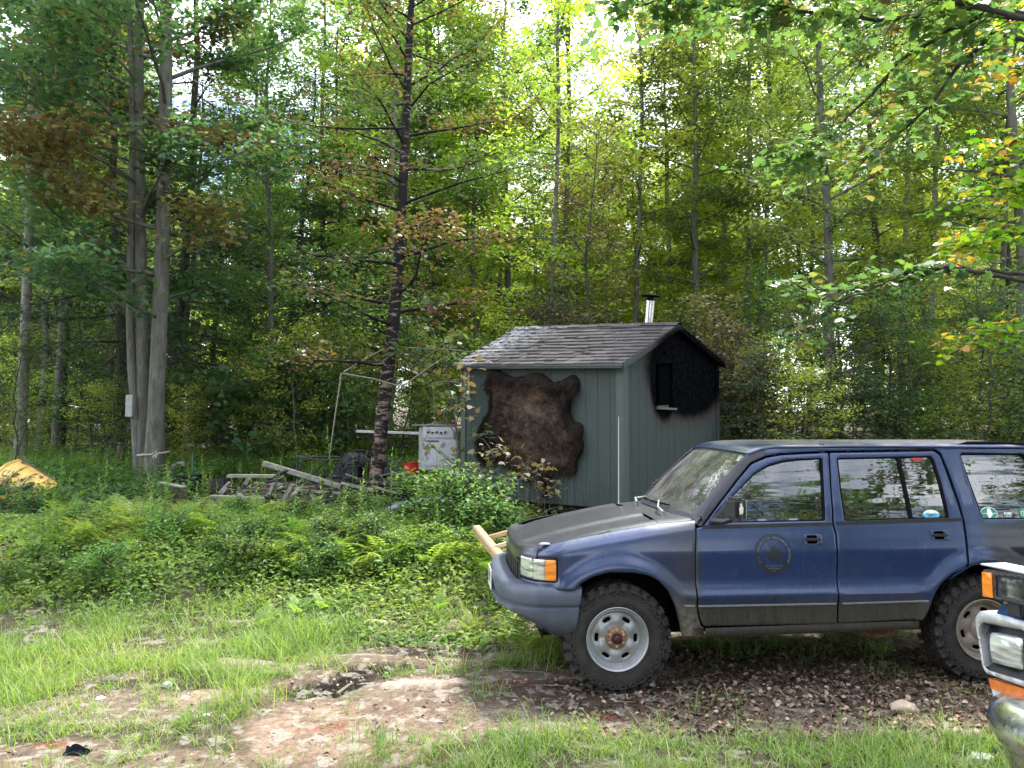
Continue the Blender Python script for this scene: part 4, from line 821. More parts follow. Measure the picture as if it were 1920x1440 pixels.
def handle(par, px, py, sg=-1):
    c = S(px, py); M = lambda dx, dz, t: (c[0] + dx, sg * (wside(c[0] + dx, c[1] + dz) + .003 - t), c[1] + dz)
    mb = MB(); o = roundpoly([(-.062, -.035), (-.062, .037), (.075, .037), (.075, -.035)], .014); hole = roundpoly([(-.038, -.026), (-.038, .030), (.038, .030), (.038, -.026)], .01)
    panel(mb, o, lambda a, b, t: M(a, b, t - .003), [hole], .02, .006, .003, .03); mb.build('handle_surround', PAINT, par)
    mb = MB(); panel(mb, roundpoly([(-.040, -.028), (-.040, .032), (.040, .032), (.040, -.028)], .01), lambda a, b, t: M(a, b, -.0005), (), .03, 0, 0, 0); mb.build('handle_recess_patch', simple('handle_recess_shade', (.004, .004, .005), .8), par)  # flat black patch on the door skin, painting the hollow's darkness
    mb = MB(); y = sg * (wside(c[0], c[1]) + .014); mb.box((c[0] + .003, y, c[1] + .004), (.118, .020, .019), None, .005); h = mb.build('handle', BLK, par)
    return h
for sg in (-1, 1):
    st = .017 if sg < 0 else .06
    mb = MB(); panel(mb, fd_out, side_fn(sg), [fd_win], st, .006, .0035, .03); fd = mb.build('front_door', PAINT, car)
    mb = MB(); panel(mb, rd_out, side_fn(sg), [rd_win], st, .006, .0035, .03); rd = mb.build('rear_door', PAINT, car)
    for dr, win, nm in ((fd, fd_win, 'door'), (rd, rd_win, 'door'), (bo, q_win, 'quarter')):
        mb = MB(); ring = np.array(win); cc = ring.mean(0); inn = [tuple(p + (cc - p) / np.linalg.norm(cc - p) * .014) for p in ring]; out = [tuple(p - (cc - p) / np.linalg.norm(cc - p) * .006) for p in ring]
        panel(mb, out, side_fn(sg, -.004), [inn], .05, .004, .003, .014); mb.build('window_seal', RUB, car)
        mb = MB(); panel(mb, out, lambda a, b, t, s=sg: (a, s * (wside(a, b) - .020), b), (), .08, 0, 0, 0); mb.build('window_glass', GLASS, car)
    for dr, win in ((fd, fd_win), (rd, rd_win)):
        zb = [p for p in win]; x0 = min(p[0] for p in dr.data.vertices[0:0]) if False else None
    handle(fd, 1522, 1012, sg); handle(rd, 1760, 1004, sg)
    # waist seal below the glass, moulding line, sill
    for a, b, dr in ((S(1316, 988.5), S(1561, 982), fd), (S(1567, 981.5), S(1805, 974), rd)):
        mb = MB(); xs = np.linspace(a[0] + .004, b[0] - .004, 14)
        mb.grid(lambda u, k: (u, sg * (wside(u, np.interp(u, [a[0], b[0]], [a[1], b[1]])) + (.006 if k in (1, 2) else -.01)), np.interp(u, [a[0], b[0]], [a[1], b[1]]) + (.0145, .012, -.012, -.0145)[k]), xs, [0, 1, 2, 3]); mb.build('waist_moulding', BLK, dr)
    STRIP = MATS.get('silver_strip') or simple('silver_strip', (.17, .175, .175), .5, .2, .2, 20); MATS['silver_strip'] = STRIP
    for a, b, dr in ((S(1283, 1137), S(1303, 1136.5), fend), (S(1309, 1137), S(1568, 1132), fd), (S(1578, 1132), S(1741, 1128), rd)):
        mb = MB(); xs = np.linspace(a[0], b[0], 12); zz = lambda u: float(np.interp(u, [a[0], b[0]], [a[1], b[1]]))
        mb.grid(lambda u, k: (u, sg * (wside(u, zz(u)) + (.000, .007, .007, .000)[k]), zz(u) + (.009, .005, -.003, -.010)[k]), xs, [0, 1, 2, 3]); mb.build('side_moulding', STRIP, dr if dr is not fend or sg < 0 else car)
    mb = MB(); a, b = S(1323, 1178), S(1730, 1166); xs = np.linspace(a[0], b[0], 10); zs = [(.0, -.03), (.0, .0), (-.012, .004), (-.05, .000), (-.065, -.012), (-.072, -.05)]
    mb.grid(lambda u, k: (u, sg * (.848 + zs[k][1]), np.interp(u, [a[0], b[0]], [a[1] - .002, b[1] - .002]) + zs[k][0]), xs, range(6)); mb.build('sill', PAINT, car)
    # wheel-arch lips (dark edge) and liners
    for cx, cz, a0, a1 in ((-.02, .385, 172, -8), (2.71, .41, 165, 0)):
        mb = MB(); q = np.radians(np.linspace(2, 178, 22)); mb.grid(lambda u, k: (cx + .53 * math.cos(u), sg * (.84, .45)[k], cz + .53 * math.sin(u)), q, [0, 1]); mb.build('wheel_arch_liner', DARK, car)
        q = np.radians(np.linspace(0, 180, 18)); mb = MB(); mb.grid(lambda u, k: (cx + (.02, .53)[k] * math.cos(u), sg * .45, cz + (.02, .53)[k] * math.sin(u)), q, [0, 1]); mb.build('wheel_arch_liner', DARK, car)
# mirrored pieces share the front-door origin, which is the car's own
# ---- bonnet, cowl, roof, windscreen
PLAN = [(0, -.712), (.40, -.702), (.55, -.690), (.62, -.672), (.70, -.638), (.76, -.605), (.80, -.565), (.83, -.515), (.845, -.45)]
def XF(y): return float(np.interp(abs(y), [p[0] for p in PLAN], [p[1] for p in PLAN]))
HP = [(-.715, .905), (-.712, .935), (-.704, .968), (-.694, .990), (-.676, 1.004), (-.64, 1.014), (-.58, 1.030), (-.50, 1.055), (-.35, 1.092), (-.2, 1.125), (0, 1.163), (.15, 1.19), (.24, 1.205), (.30, 1.214)]
def hood(s, y):
    x0, z0 = HP[s]; fade = max(0, min(1, 1 - (x0 + .715) / .75)); a = abs(y)
    x = x0 + (XF(y) + .712) * fade - .0
    k = max(0, min(1, (x0 + .70) / .12)); z = z0 - k * (.022 * (a / .76) ** 2 + .02 * max(0, (a - .66) / .1) ** 2)
    z -= .017 * k * (1 if .36 < a else max(0, (a - .30) / .06)) * (1 if a < .58 else max(0, (.66 - a) / .08))   # shallow valleys beside the raised centre
    if a > .40: z += .03 * (1 - k) * min(1, (a - .4) / .36)
    return (x, y, z)
ys = np.concatenate([np.linspace(-.778, -.28, 22), np.linspace(-.26, .26, 10), np.linspace(.28, .778, 22)])
mb = MB(); mb.grid(hood, range(len(HP)), ys); mb.grid(lambda k, y: tuple(Vector(hood(0, y)) + Vector((.02 * k, 0, -.004 * k))), [0, 1], ys)
for sg in (-1, 1): mb.grid(lambda s, k: tuple(Vector(hood(s, sg * .778)) + Vector((0, 0, -.03 * k))), range(len(HP)), [0, 1])
mb.build('bonnet', PAINT, car, sharp=28)
mb = MB(); CP = [(.306, 1.212), (.38, 1.222), (.46, 1.230), (.60, 1.232)]
mb.grid(lambda s, y: (CP[s][0] + (.06 * (abs(y) / .76) ** 2 if s else 0), y, CP[s][1] - (.022 * (abs(y) / .76) ** 2 + .02 * max(0, (abs(y) - .66) / .1) ** 2)), range(4), ys); mb.build('cowl', PAINT, car, sharp=60)
mb = MB(); mb.grid(lambda s, y: ((.18, .60)[s], y, 1.15), [0, 1], [-.74, .74]); mb.build('cowl_shade_sheet', DARK, car)  # dark sheet standing in for shade under bonnet and cowl
wbz, wtz = 1.222, 1.690
def wsc(t, s):
    yb = .735; yt = .63; y = s * (yb + (yt - yb) * t)
    xb = .445 + .125 * abs(s) ** 2.2; xt = .925 + .115 * abs(s) ** 2.2
    zt = 1.705 - .035 * s * s; zb = 1.236 - .03 * s * s; bow = math.sin(math.pi * t) * .012
    return (xb + (xt - xb) * t - bow, y, zb + (zt - zb) * t + bow)
mb = MB(); mb.grid(wsc, np.linspace(0, 1, 10), np.linspace(-1, 1, 20)); mb.build('windscreen', WSCREEN, car, sharp=180)
mb = MB()   # black border and pillar returns
for s0 in (-1, 1):
    mb.grid(lambda t, k: tuple(Vector(wsc(t, s0 * (1, .965, .965)[k])) + Vector((0, s0 * .004, (.001, .006, .002)[k]))), np.linspace(0, 1, 10), [0, 1, 2])
    mb.grid(lambda t, k: tuple(Vector(wsc(t, s0)) + Vector((.0, s0 * (0, .085 - .035 * t)[k], (0, -.012)[k]))), np.linspace(-.03, 1.0, 12), [0, 1])
mb.grid(lambda k, s: tuple(Vector(wsc((0, .045, .045)[k], s)) + Vector((0, 0, (.001, .006, .002)[k]))), [0, 1, 2], np.linspace(-1, 1, 16))
mb.grid(lambda k, s: tuple(Vector(wsc((1.0, .97, .97)[k], s)) + Vector((0, 0, (.001, .006, .002)[k]))), [0, 1, 2], np.linspace(-1, 1, 16))
mb.build('windscreen_surround', simple('matt_grey_pillar', (.045, .047, .058), .55, .1, .2, 12), car)
def roof(x, v):      # v -1..1 across
    e = abs(v); y = v * .672; z = 1.775 - .042 * e ** 2.3 - .05 * max(0, (e - .93) / .07) ** 2 * .5
    xf = .915 + .125 * e ** 2.2; X = xf + x * (RX - .06 - xf); u = X - xf
    zf = 1.710 - .035 * e * e; k = 1 - math.exp(-u / .085); z = zf + (z - zf) * k
    z -= .03 * max(0, (X - 3.1) / .3) ** 2
    return (X, y, z)
xs = np.concatenate([np.linspace(0, .16, 12), np.linspace(.2, 1, 16)])
mb = MB(); mb.grid(roof, xs, np.linspace(-1, 1, 28)); mb.build('roof', PAINT, car, sharp=50)
for sg in (-1, 1):   # drip gutter
    mb = MB(); pth = [(x, sg * (wside(x, z) + .002), z + .004) for x, z in [bodytop[4], bodytop[5], bodytop[6]]] + [(x, sg * (wside(x, zt_r) + .004), float(np.interp(x, [bodytop[6][0], bodytop[7][0], bodytop[8][0], RX], [bodytop[6][1], bodytop[7][1], zt_r, zt_r - .01])) + .004) for x in np.linspace(1.3, RX - .12, 10)]
    mb.tube(pth, .0085, 6); mb.build('drip_rail', PAINT, car)
    mb = MB(); rl = [(2.72, sg * .60, 1.730), (2.80, sg * .60, 1.750), (3.0, sg * .60, 1.752), (3.25, sg * .60, 1.742), (3.34, sg * .60, 1.725)]; mb.tube(rl, .016, 8); mb.build('roof_rail', RUB, car)
# ---- nose: lamps, grille, valance, bumper follow the plan curve of the front
PC = [(y, x) for y, x in PLAN]; PP = np.array([(x, y) for y, x in PLAN]); _d = np.r_[0, np.cumsum(np.linalg.norm(np.diff(PP, axis=0), axis=1))]
def pc(t, off=0):            # t = arc length from the centre line, signed
    a = abs(t); x = np.interp(a, _d, PP[:, 0]); y = np.interp(a, _d, PP[:, 1]); a2 = min(a + .02, _d[-1]); a1 = max(a - .02, 0)
    tx = np.interp(a2, _d, PP[:, 0]) - np.interp(a1, _d, PP[:, 0]); ty = np.interp(a2, _d, PP[:, 1]) - np.interp(a1, _d, PP[:, 1]); l = math.hypot(tx, ty)
    nx, ny = -ty / l, tx / l
    return x + nx * off, math.copysign(1, t) * (y + ny * off)
TE = _d[-1]
def wrap(mb, t0, t1, z0, z1, off=0.0, r=.012, thick=.02, step=.025, edge=.006, drop=.004):
    panel(mb, roundpoly([(t0, z0), (t1, z0), (t1, z1), (t0, z1)], r), lambda a, b, t: (*pc(a, off - t), b), (), step, edge, drop, thick); return mb
tl = float(np.interp(.600, PP[:, 1], _d)); tm = float(np.interp(.755, PP[:, 1], _d)); ta = float(np.interp(.822, PP[:, 1], _d))
for sg in (-1, 1):
    f = lambda a, b: tuple(sorted((sg * a, sg * b)))
    wrap(MB(), *f(tl - .02, TE + .002), .79, .957)
    mb = MB(); wrap(mb, *f(tl - .015, TE), .785, .957, -.012, .01, .01); hl = mb.build('headlamp_housing', BLK, car)
    mb = MB(); wrap(mb, *f(tl, tm - .003), .803, .945, .004, .012); mb.build('headlight', LENS, car)
    mb = MB(); wrap(mb, *f(tm + .001, ta - .001), .800, .942, .004, .006); mb.build('turn_signal', LENS, car)
    mb = MB(); wrap(mb, *f(ta + .001, TE - .004), .800, .942, .004, .010); mb.build('side_marker', AMBER, car)
    mb = MB(); wrap(mb, *f(tl - .02, TE - .01), .728, .784, .0, .008); mb.build('lamp_valance', PAINT, car)
mb = MB(); wrap(mb, -tl + .02, tl - .02, .70, .905, -.012, .01, .02, .06); mb.build('grille_backing', DARK, car)
for z0, z1 in ((.885, .905), (.715, .735)):
    mb = MB(); wrap(mb, -tl + .022, tl - .022, z0, z1, .004, .004, .02, .05, .003); mb.build('grille_frame', BLK, car)
for k in range(11):
    a = -tl + .045 + k * (2 * tl - .09) / 10; mb = MB(); wrap(mb, a - .022, a + .022, .738, .882, .0, .004, .012, .05, .003); mb.build('grille_slat', BLK, car)
BC = [(y, x) for y, x in [(0, -.850), (.30, -.845), (.55, -.820), (.70, -.765), (.80, -.690), (.858, -.60), (.880, -.50), (.882, -.335)]]
def bump_s(k, j, sg=1):
    off, z = [(-.13, .762), (-.07, .765), (-.025, .758), (-.004, .738), (.004, .70), (.002, .655), (-.004, .632), (-.012, .628), (-.012, .618), (.006, .612), (.004, .54), (-.006, .50), (-.028, .455), (-.06, .425), (-.11, .405)][k]
    t = j; n = len(BC) - 1
    y = np.interp(abs(t) * n, range(n + 1), [p[0] for p in BC]); x = np.interp(abs(t) * n, range(n + 1), [p[1] for p in BC])
    fr = min(1, max(0, (-.45 - x) / .35)); z2 = z + (fr * .13 * (max(0, .61 - z) / .2)); off2 = off * (1 if z > .61 else (1 + 1.3 * fr))
    nx, ny = (-1, 0) if y < .5 else ((-.85, .5) if y < .75 else ((-.5, .85) if y < .85 else (0, 1)))
    e = max(0, (x + .42) / .09); x -= 0; xx = x + (.035 * (z - .60) / .2 + .035) * e if x > -.42 else x
    return (xx + nx * off2, math.copysign(y + ny * off2, t if t else 1), z2)
mb = MB(); mb.grid(bump_s, range(15), np.concatenate([-np.linspace(1, 0, 30), np.linspace(0, 1, 30)[1:]])); mb.add([bump_s(k, sg_) for sg_ in (-1, 1) for k in range(15)], [tuple(range(15)), tuple(range(29, 14, -1))]); mb.build('front_bumper', BUMPER, car, sharp=50)
# number plate
PLW = simple('white_plate', (.75, .76, .74), .4, 0, .1, 20); PLT = simple('dark_plate_lettering', (.03, .05, .12), .5, 0, .1, 20)
mb = MB(); mb.box((-.868, -.02, .685), (.006, .31, .155), None, .002); pl = mb.build('number_plate', PLW, car)
for s, z, h in (('1557', .685, .10), ('MAINE', .745, .03)):
    V, F = text_geo(s, h, .003); M = Matrix(((0, 0, -1, -.8725), (-1, 0, 0, -.02), (0, 1, 0, z), (0, 0, 0, 1))); MB().add(V, F, M).build('plate_lettering', PLT, pl, smooth=False)
# rear bumper, tailgate, lamp
mb = MB(); mb.box((RX + .08, 0, .60), (.16, 1.70, .18), None, .03); mb.build('rear_bumper', BUMPER, car)
mb = MB(); mb.grid(lambda z, y: (RX + .02 - .10 * max(0, z - 1.15), y, z), [.55, .9, 1.15, 1.25], np.linspace(-.83, .83, 9)); mb.grid(lambda z, y: (RX + .01 - .16 * max(0, z - 1.15), y * (1 - .3 * (z - 1.15)), z), [1.66, 1.745], np.linspace(-.80, .80, 9)); mb.build('tailgate', PAINT, car)
mb = MB(); mb.grid(lambda z, y: (RX - .16 * max(0, z - 1.15), y * (1 - .3 * (z - 1.15)), z), [1.24, 1.67], np.linspace(-.79, .79, 5)); mb.build('rear_window', GLASS, car)
# ---- inner body, so that gaps and arches look into darkness
mb = MB(); mb.box((1.42, 0, .70), (1.72, 1.62, .52)); mb.box((.0, 0, .72), (1.1, .88, .50)); mb.box((2.75, 0, .82), (1.25, .88, .60)); mb.box((2.72, 0, 1.03), (1.3, 1.6, .16)); mb.box((.05, 0, .985), (.96, 1.50, .10))
mb.box((1.3, -.45, .40), (3.6, .08, .12)); mb.box((1.3, .45, .40), (3.6, .08, .12)); mb.box((3.2, 0, .62), (.4, 1.5, .2)); mb.build('underbody', DARK, car)
mb = MB(); mb.tube([(-.02, -.7, .385), (-.02, .7, .385)], .045, 10); mb.tube([(2.71, -.7, .395), (2.71, .7, .395)], .05, 10); mb.tube([(2.4, -.1, .36), (2.4, .15, .33), (3.2, .5, .4)], .03, 8); mb.build('axle', DARK, car)
mb = MB(); mb.tube([(1.9, -.55, .33), (2.05, -.50, .30), (2.2, -.52, .31)], [.02, .045, .02], 8); mb.build('exhaust', RUST, car)
# ---- cabin
mb = MB(); mb.box((.78, 0, 1.10), (.42, 1.46, .24), None, .05); mb.box((.95, -.36, 1.24), (.10, .36, .09), None, .03); mb.build('dashboard', BLK, car)
mb = MB(); q = [(1.03 + .05 * math.cos(a), -.36 + .19 * math.sin(a), 1.19 + .17 * math.cos(a)) for a in np.linspace(0, 2 * math.pi, 25)]; mb.tube(q, .014, 8, False); mb.tube([(1.03, -.36, 1.19), (.9, -.36, 1.16)], .03, 8); mb.box((1.035, -.36, 1.19), (.03, .12, .10), None, .01); mb.build('steering_wheel', BLK, car)
def seat(x, y, w, kind):
    mb = MB(); mb.box((x, y, .93), (.50, w, .16), None, .05); M = Matrix.Translation((x + .27, y, 1.17)) @ Matrix.Rotation(math.radians(14), 4, 'Y'); mb.box((0, 0, 0), (.14, w, .58), M, .05)
    for hy in ([0] if kind == 'front' else [-.4, .4]):
        M2 = Matrix.Translation((x + .37, y + hy, 1.53)) @ Matrix.Rotation(math.radians(10), 4, 'Y'); mb.box((0, 0, 0), (.09, .25, .16), M2, .04); mb.tube([(x + .33, y + hy - .05, 1.4), (x + .36, y + hy - .05, 1.5)], .006, 5); mb.tube([(x + .33, y + hy + .05, 1.4), (x + .36, y + hy + .05, 1.5)], .006, 5)
    mb.build('seat', SEAT, car)
seat(1.42, -.36, .50, 'front'); seat(1.42, .36, .50, 'front'); seat(2.25, 0, 1.3, 'rear')
mb = MB(); mb.box((2.95, 0, 1.12), (.7, 1.3, .12), None, .03); mb.build('parcel_cover', BLK, car)
mb = MB(); mb.box((1.62, -.60, 1.5), (.03, .04, .5)); mb.box((1.62, .60, 1.5), (.03, .04, .5)); mb.build('inner_pillar', SEAT, car)
# ---- window divider, mirror, wipers, aerial
mb = MB(); a, b = S(1686, 858), S(1711, 976); P = [(np.interp(t, [0, 1], [a[0], b[0]]), np.interp(t, [0, 1], [a[1], b[1]])) for t in np.linspace(0, 1, 5)]
mb.grid(lambda i, k: (P[i][0] + (-.012, -.012, .012, .012)[k], -(wside(*P[i]) - (.018, .008, .008, .018)[k]), P[i][1]), range(5), range(4)); mb.build('window_divider', RUB, car)
mb = MB(); a, b = S(1376, 925), S(1366, 980)
tri = SS([(1327, 983), (1372, 980), (1366, 935)]); panel(mb, roundpoly(tri, .01), side_fn(-1, .004), (), .05, .006, .004, .012); mb.build('mirror_base', BLK, car)
def CP3(px, py, y):
    d = ray(px, py); o = Vector((0, 0, CAMH)) - CORG; oo = Vector((o.dot(CU), o.dot(CN), o.z)); dd = Vector((d.dot(CU), d.dot(CN), d.z)); return oo + dd * ((y - oo.y) / dd.y)
for sg in (-1, 1):
    c = CP3(1378, 954, -.985); mb = MB(); M = Matrix.Translation((c.x, sg * .985, c.z)) @ Matrix.Rotation(sg * math.radians(-14), 4, 'Z'); mb.box((0, 0, 0), (.085, .165, .158), M, .026); mo = mb.build('door_mirror', BLK, car)
    mb = MB(); mb.box((0.044, 0, 0), (.006, .14, .13), M, .002); mb.build('mirror_glass', CHROME, mo)
    mb = MB(); p = CP3(1352, 978, -.93); mb.tube([(p.x - .03, sg * .84, p.z - .005), (p.x + .02, sg * .93, p.z - .002), (c.x, sg * .97, c.z - .065)], [.022, .02, .016], 8); mb.build('mirror_arm', BLK, mo)
STK = simple('pale_sticker', (.62, .58, .48), .6, 0, .2, 30)
c = CP3(1371, 956, -1.06); mb = MB()   # small figure-shaped decal on the mirror shell
fig = [(-.004, .040), (.006, .042), (.010, .032), (.006, .024), (.016, .014), (.019, .0), (.014, -.004), (.017, -.018), (.010, -.034), (.003, -.036), (.0, -.024), (-.006, -.036), (-.013, -.030), (-.012, -.014), (-.016, -.004), (-.012, .012), (-.006, .022), (-.010, .030)]
MM = Matrix.Translation((CP3(1378, 954, -.985).x, -.985, CP3(1378, 954, -.985).z)) @ Matrix.Rotation(math.radians(14), 4, 'Z')
prism(mb, fig, lambda a, b: tuple(MM @ Vector((a - .008, -.0842, b + .004))), lambda a, b: tuple(MM @ Vector((a - .008, -.082, b + .004)))); mb.build('mirror_decal', STK, car)
for px, py, qx, qy in ((1196, 946, 1258, 962), (1253, 975, 1225, 943)):
    pass
def wiper(b0, k0, e0, e1):
    mb = MB(); mb.tube([b0 + Vector((0, 0, -.03)), b0 + Vector((0, 0, .02))], .016, 8); mb.tube([b0 + Vector((0, 0, .015)), k0, (e0 + e1) / 2 + Vector((0, 0, .02))], [.011, .009, .006], 6); mb.build('wiper_arm', simple('dull_wiper_metal', (.23, .23, .23), .45, .6, .2, 30) if 'wm' not in MATS else MATS['wm'], car)
    mb = MB(); mb.tube([e0 + Vector((0, 0, .004)), e1 + Vector((0, 0, .004))], .006, 5); mb.build('wiper_blade', RUB, car)
def WS(t, s, o=.012): p = Vector(wsc(t, s)); return p + Vector((-.6, 0, .8)) * o
b = CP3(1256, 977, -.50); b.z = 1.222; wiper(Vector((.405, -.52, 1.222)), Vector((.40, -.40, 1.262)), WS(.05, .10), WS(.07, -.52))
wiper(Vector((.37, .13, 1.240)), Vector((.38, .22, 1.28)), WS(.05, .72), WS(.06, .16))
mb = MB(); p0 = CP3(1160, 947, .70); p1 = CP3(1160, 781, .70); mb.tube([p0 - Vector((0, 0, .04)), p0 + (p1 - p0) * .5, p1], [.0045, .003, .0022], 5); mb.tube([p0 - Vector((0, 0, .04)), p0 + Vector((0, 0, .02))], .012, 8); mb.build('aerial', simple('pale_aerial', (.6, .62, .62), .4, .2, .1, 20), car)
mb = MB(); c = CP3(1021, 1022, -.75); mb.lathe([(0, .012), (.03, .010), (.040, .0)], 14, Matrix.Translation((c.x, -.755, float(np.interp(c.x, HX, HZ)) + .018)) @ Matrix.Rotation(math.pi / 2, 4, 'X') @ Matrix.Diagonal((1, 1, .5, 1))); mb.build('bonnet_bump_stop', simple('worn_grey_cap', (.35, .36, .38), .5, .3, .3, 40), car)
mb = MB(); c = CP3(1130, 960, 0.1)
# ---- wheels
def stadium(cx, cz, L, w, ang, n=5):
    out = []
    for s in (1, -1):
        for i in range(n + 1):
            a = -math.pi / 2 + math.pi * i / n; x = s * (L / 2 + w * math.cos(a)); y = s * w * math.sin(a); out.append((cx + x * math.cos(ang) - y * math.sin(ang), cz + x * math.sin(ang) + y * math.cos(ang)))
    return out
def wheel_meshes(rimmat, hubmat):
    R = .382; out = []
    # tyre carcass: profile in (r, y), y=0 is the outer face plane, +y inward
    prof = [(.218, .028), (.228, .014), (.245, .006), (.275, .000), (.305, .002), (.325, .006), (.342, .014), (.358, .028), (.366, .045), (.368, .125), (.366, .205), (.35, .232), (.32, .246), (.26, .246), (.218, .222)]
    t = MB(); t.lathe(prof, 72); 
    for r0_, r1_ in ((.2585, .262), (.236, .2385)): t.lathe([(r0_, .004), (r0_, -.0005 + .001), (r1_, -.0005 + .001), (r1_, .004)], 72)
    nl = 28
    for i in range(nl):
        for (yc, lw, wd, dr, sh, ph) in ((.036, .044, .052, .016, .30, 0), (.086, .040, .040, .014, -.35, .5), (.128, .036, .036, .014, .35, 0), (.170, .040, .040, .014, -.35, .5), (.214, .044, .052, .016, .3, 0)):
            a = 2 * math.pi * (i + ph) / nl; M = Matrix.Rotation(a, 4, 'Y') @ Matrix.Translation((.368, yc, 0)) @ Matrix.Rotation(sh * (1 if i % 2 else .55), 4, 'X')
            t.box((dr / 2 - .004, 0, 0), (dr + .008, wd, lw * (1 if i % 2 else .82) * 1.25), M)
        # shoulder blocks and the zigzag sidewall biters
        a = 2 * math.pi * i / nl; M = Matrix.Rotation(a, 4, 'Y') @ Matrix.Translation((.352, .012, 0)) @ Matrix.Rotation(.55, 4, 'Z'); t.box((0, 0, 0), (.046, .016, .052 if i % 2 else .036), M)
        for s, rr in ((.5, .322), (-.5, .322)):
            M = Matrix.Rotation(a + s * .11, 4, 'Y') @ Matrix.Translation((rr, .0005, 0)) @ Matrix.Rotation(s * 1.5, 4, 'Y'); t.box((0, 0, 0), (.040, .012, .010), M)
    out.append(('tyre', mesh(t.v, t.f, TYRE, True, 30, 'tyre')))
    r = MB(); r.lathe([(.222, .020), (.2245, .008), (.219, .003), (.213, .006), (.208, .016), (.2035, .022), (.199, .020), (.194, .026), (.188, .046), (.182, .060), (.178, .066)], 64)
    r.lathe([(.178, .066), (.175, .20), (.218, .225)], 32)
    slots = [stadium(.140 * math.cos(a), .140 * math.sin(a), .034, .0135, a + math.pi / 2) for a in [math.radians(18 + 60 * k) for k in range(6)]]
    circle = [(.179 * math.cos(q), .179 * math.sin(q)) for q in np.linspace(0, 2 * math.pi, 60, endpoint=False)]
    def disc(a, b, t):
        rr = math.hypot(a, b); q = math.atan2(b, a); sp = .5 + .5 * math.cos(6 * (q - math.radians(18 + 30))) ; sp = sp ** .7
        d = .060 - .012 * math.exp(-((rr - .118) / .035) ** 2) * (.15 + sp) + .010 * math.exp(-((rr - .140) / .02) ** 2) * (1 - sp); 
        if rr < .085: d -= .010 * (1 - sstep(.060, .085, rr))
        if rr > .162: d = d + (.064 - d) * sstep(.162, .178, rr)
        return (a, float(d) + t, b)
    panel(r, circle, disc, slots, .009, .004, .003, .006); out.append(('rim', mesh(r.v, r.f, rimmat, True, 50, 'rim')))
    hb = MB(); hb.lathe([(0, .030), (.052, .030), (.060, .038), (.075, .046), (.080, .052)], 36); out.append(('hub_plate', mesh(hb.v, hb.f, hubmat, True, 35, 'hub_plate')))
    cap = MB(); cap.lathe([(0, -.004), (.020, -.004), (.026, .0), (.030, .010), (.034, .020), (.040, .032)], 28); 
    for k in range(8):
        a = 2 * math.pi * k / 8; cap.lathe([(0, .008), (.0045, .008), (.0045, .02)], 6, Matrix.Translation((.034 * math.cos(a), 0, .034 * math.sin(a))))
    out.append(('locking_hub', mesh(cap.v, cap.f, simple('dark_red_brown_hub', (.055, .022, .022), .4, .5, .4, 60), True, 35, 'hub')))
    nut = MB(); nut.lathe([(0, -.002), (.007, -.001), (.010, .006), (.010, .030)], 8); nm = mesh(nut.v, nut.f, BRIGHT, True, 35, 'nut')
    bk = MB(); bk.lathe([(0, .10), (.17, .10), (.172, .14), (0, .16)], 28); out.append(('brake_drum', mesh(bk.v, bk.f, DARK, True, 35, 'drum')))
    return out, nm
wf = wheel_meshes(STEEL, RUST); wr_mats = {'rim': RIMDIRT, 'hub_plate': RIMDIRT}
wr = [(n, (lambda m2: (m2.materials.clear(), m2.materials.append(wr_mats[n]), m2)[2])(me.copy()) if n in wr_mats else me) for n, me in wf[0]]
# outer ring reads black, thin rims catch the light: wheels hang as parts of the car
for x, z, set_, rot, lb in ((-.02, .388, wf[0], .35, 'clean silver front wheel'), (2.71, .392, wr, 1.1, 'brown dusty rear wheel')):
    for sg in (-1, 1):
        w = empty('wheel', (x, sg * .845, z), (0, rot, 0) if sg < 0 else (0, rot, math.pi)); w.parent = car
        if sg < 0: w['label'] = lb
        for n, me in set_: link(n, me, w)
        for k in range(6):
            a = math.radians(48 + 60 * k); link('wheel_nut', wf[1], w).location = (.055 * math.cos(a), .028, .055 * math.sin(a))
# ---- writing: door seal, window stickers
def decal(mb, poly, cx, cz, off, holes=(), par=None, th=.0015, step=.02):
    panel(mb, [(cx + a, cz + b) for a, b in poly], side_fn(-1, off), [[(cx + a, cz + b) for a, b in h] for h in holes], step, 0, 0, th)
def ell(a, b, n=40, a0=0, a1=360): return [(a * math.cos(math.radians(q)), b * math.sin(math.radians(q))) for q in np.linspace(a0, a1, n, endpoint=(a1 - a0) != 360)]
def text_side(s, cx, cz, size, off, par, mat, name, ang=0, bold=.0, hole=None):
    V, F = text_geo(s, size, bold); c, sn = math.cos(ang), math.sin(ang)
    pts = [(cx + v[0] * c - v[1] * sn, cz + v[0] * sn + v[1] * c) for v in V]
    return MB().add([(a, -(wside(a, b) + off), b) for a, b in pts], F)
SEALM = N('worn_black_vinyl', .5); _n = SEALM.noise(60, 6, .7); SEALM.color(SEALM.ramp(_n, [(.3, (.005, .006, .009)), (.8, (.012, .016, .025))])); SEALM = SEALM.m
SEALT = simple('faded_blue_lettering', (.085, .115, .18), .5, .1, .25, 60)
sc = S(1450.5, 1039.5); R1 = .141
mb = MB(); decal(mb, ell(R1, R1 * 1.02, 60), *sc, .0012, [ell(R1 - .008, R1 - .006, 56)], step=.03); decal(mb, ell(R1 - .013, R1 - .011, 60), *sc, .0012, [ell(.100, .102, 50, -48, 228)], step=.03); seal = mb.build('door_seal', SEALM, fd if False else car, smooth=False)
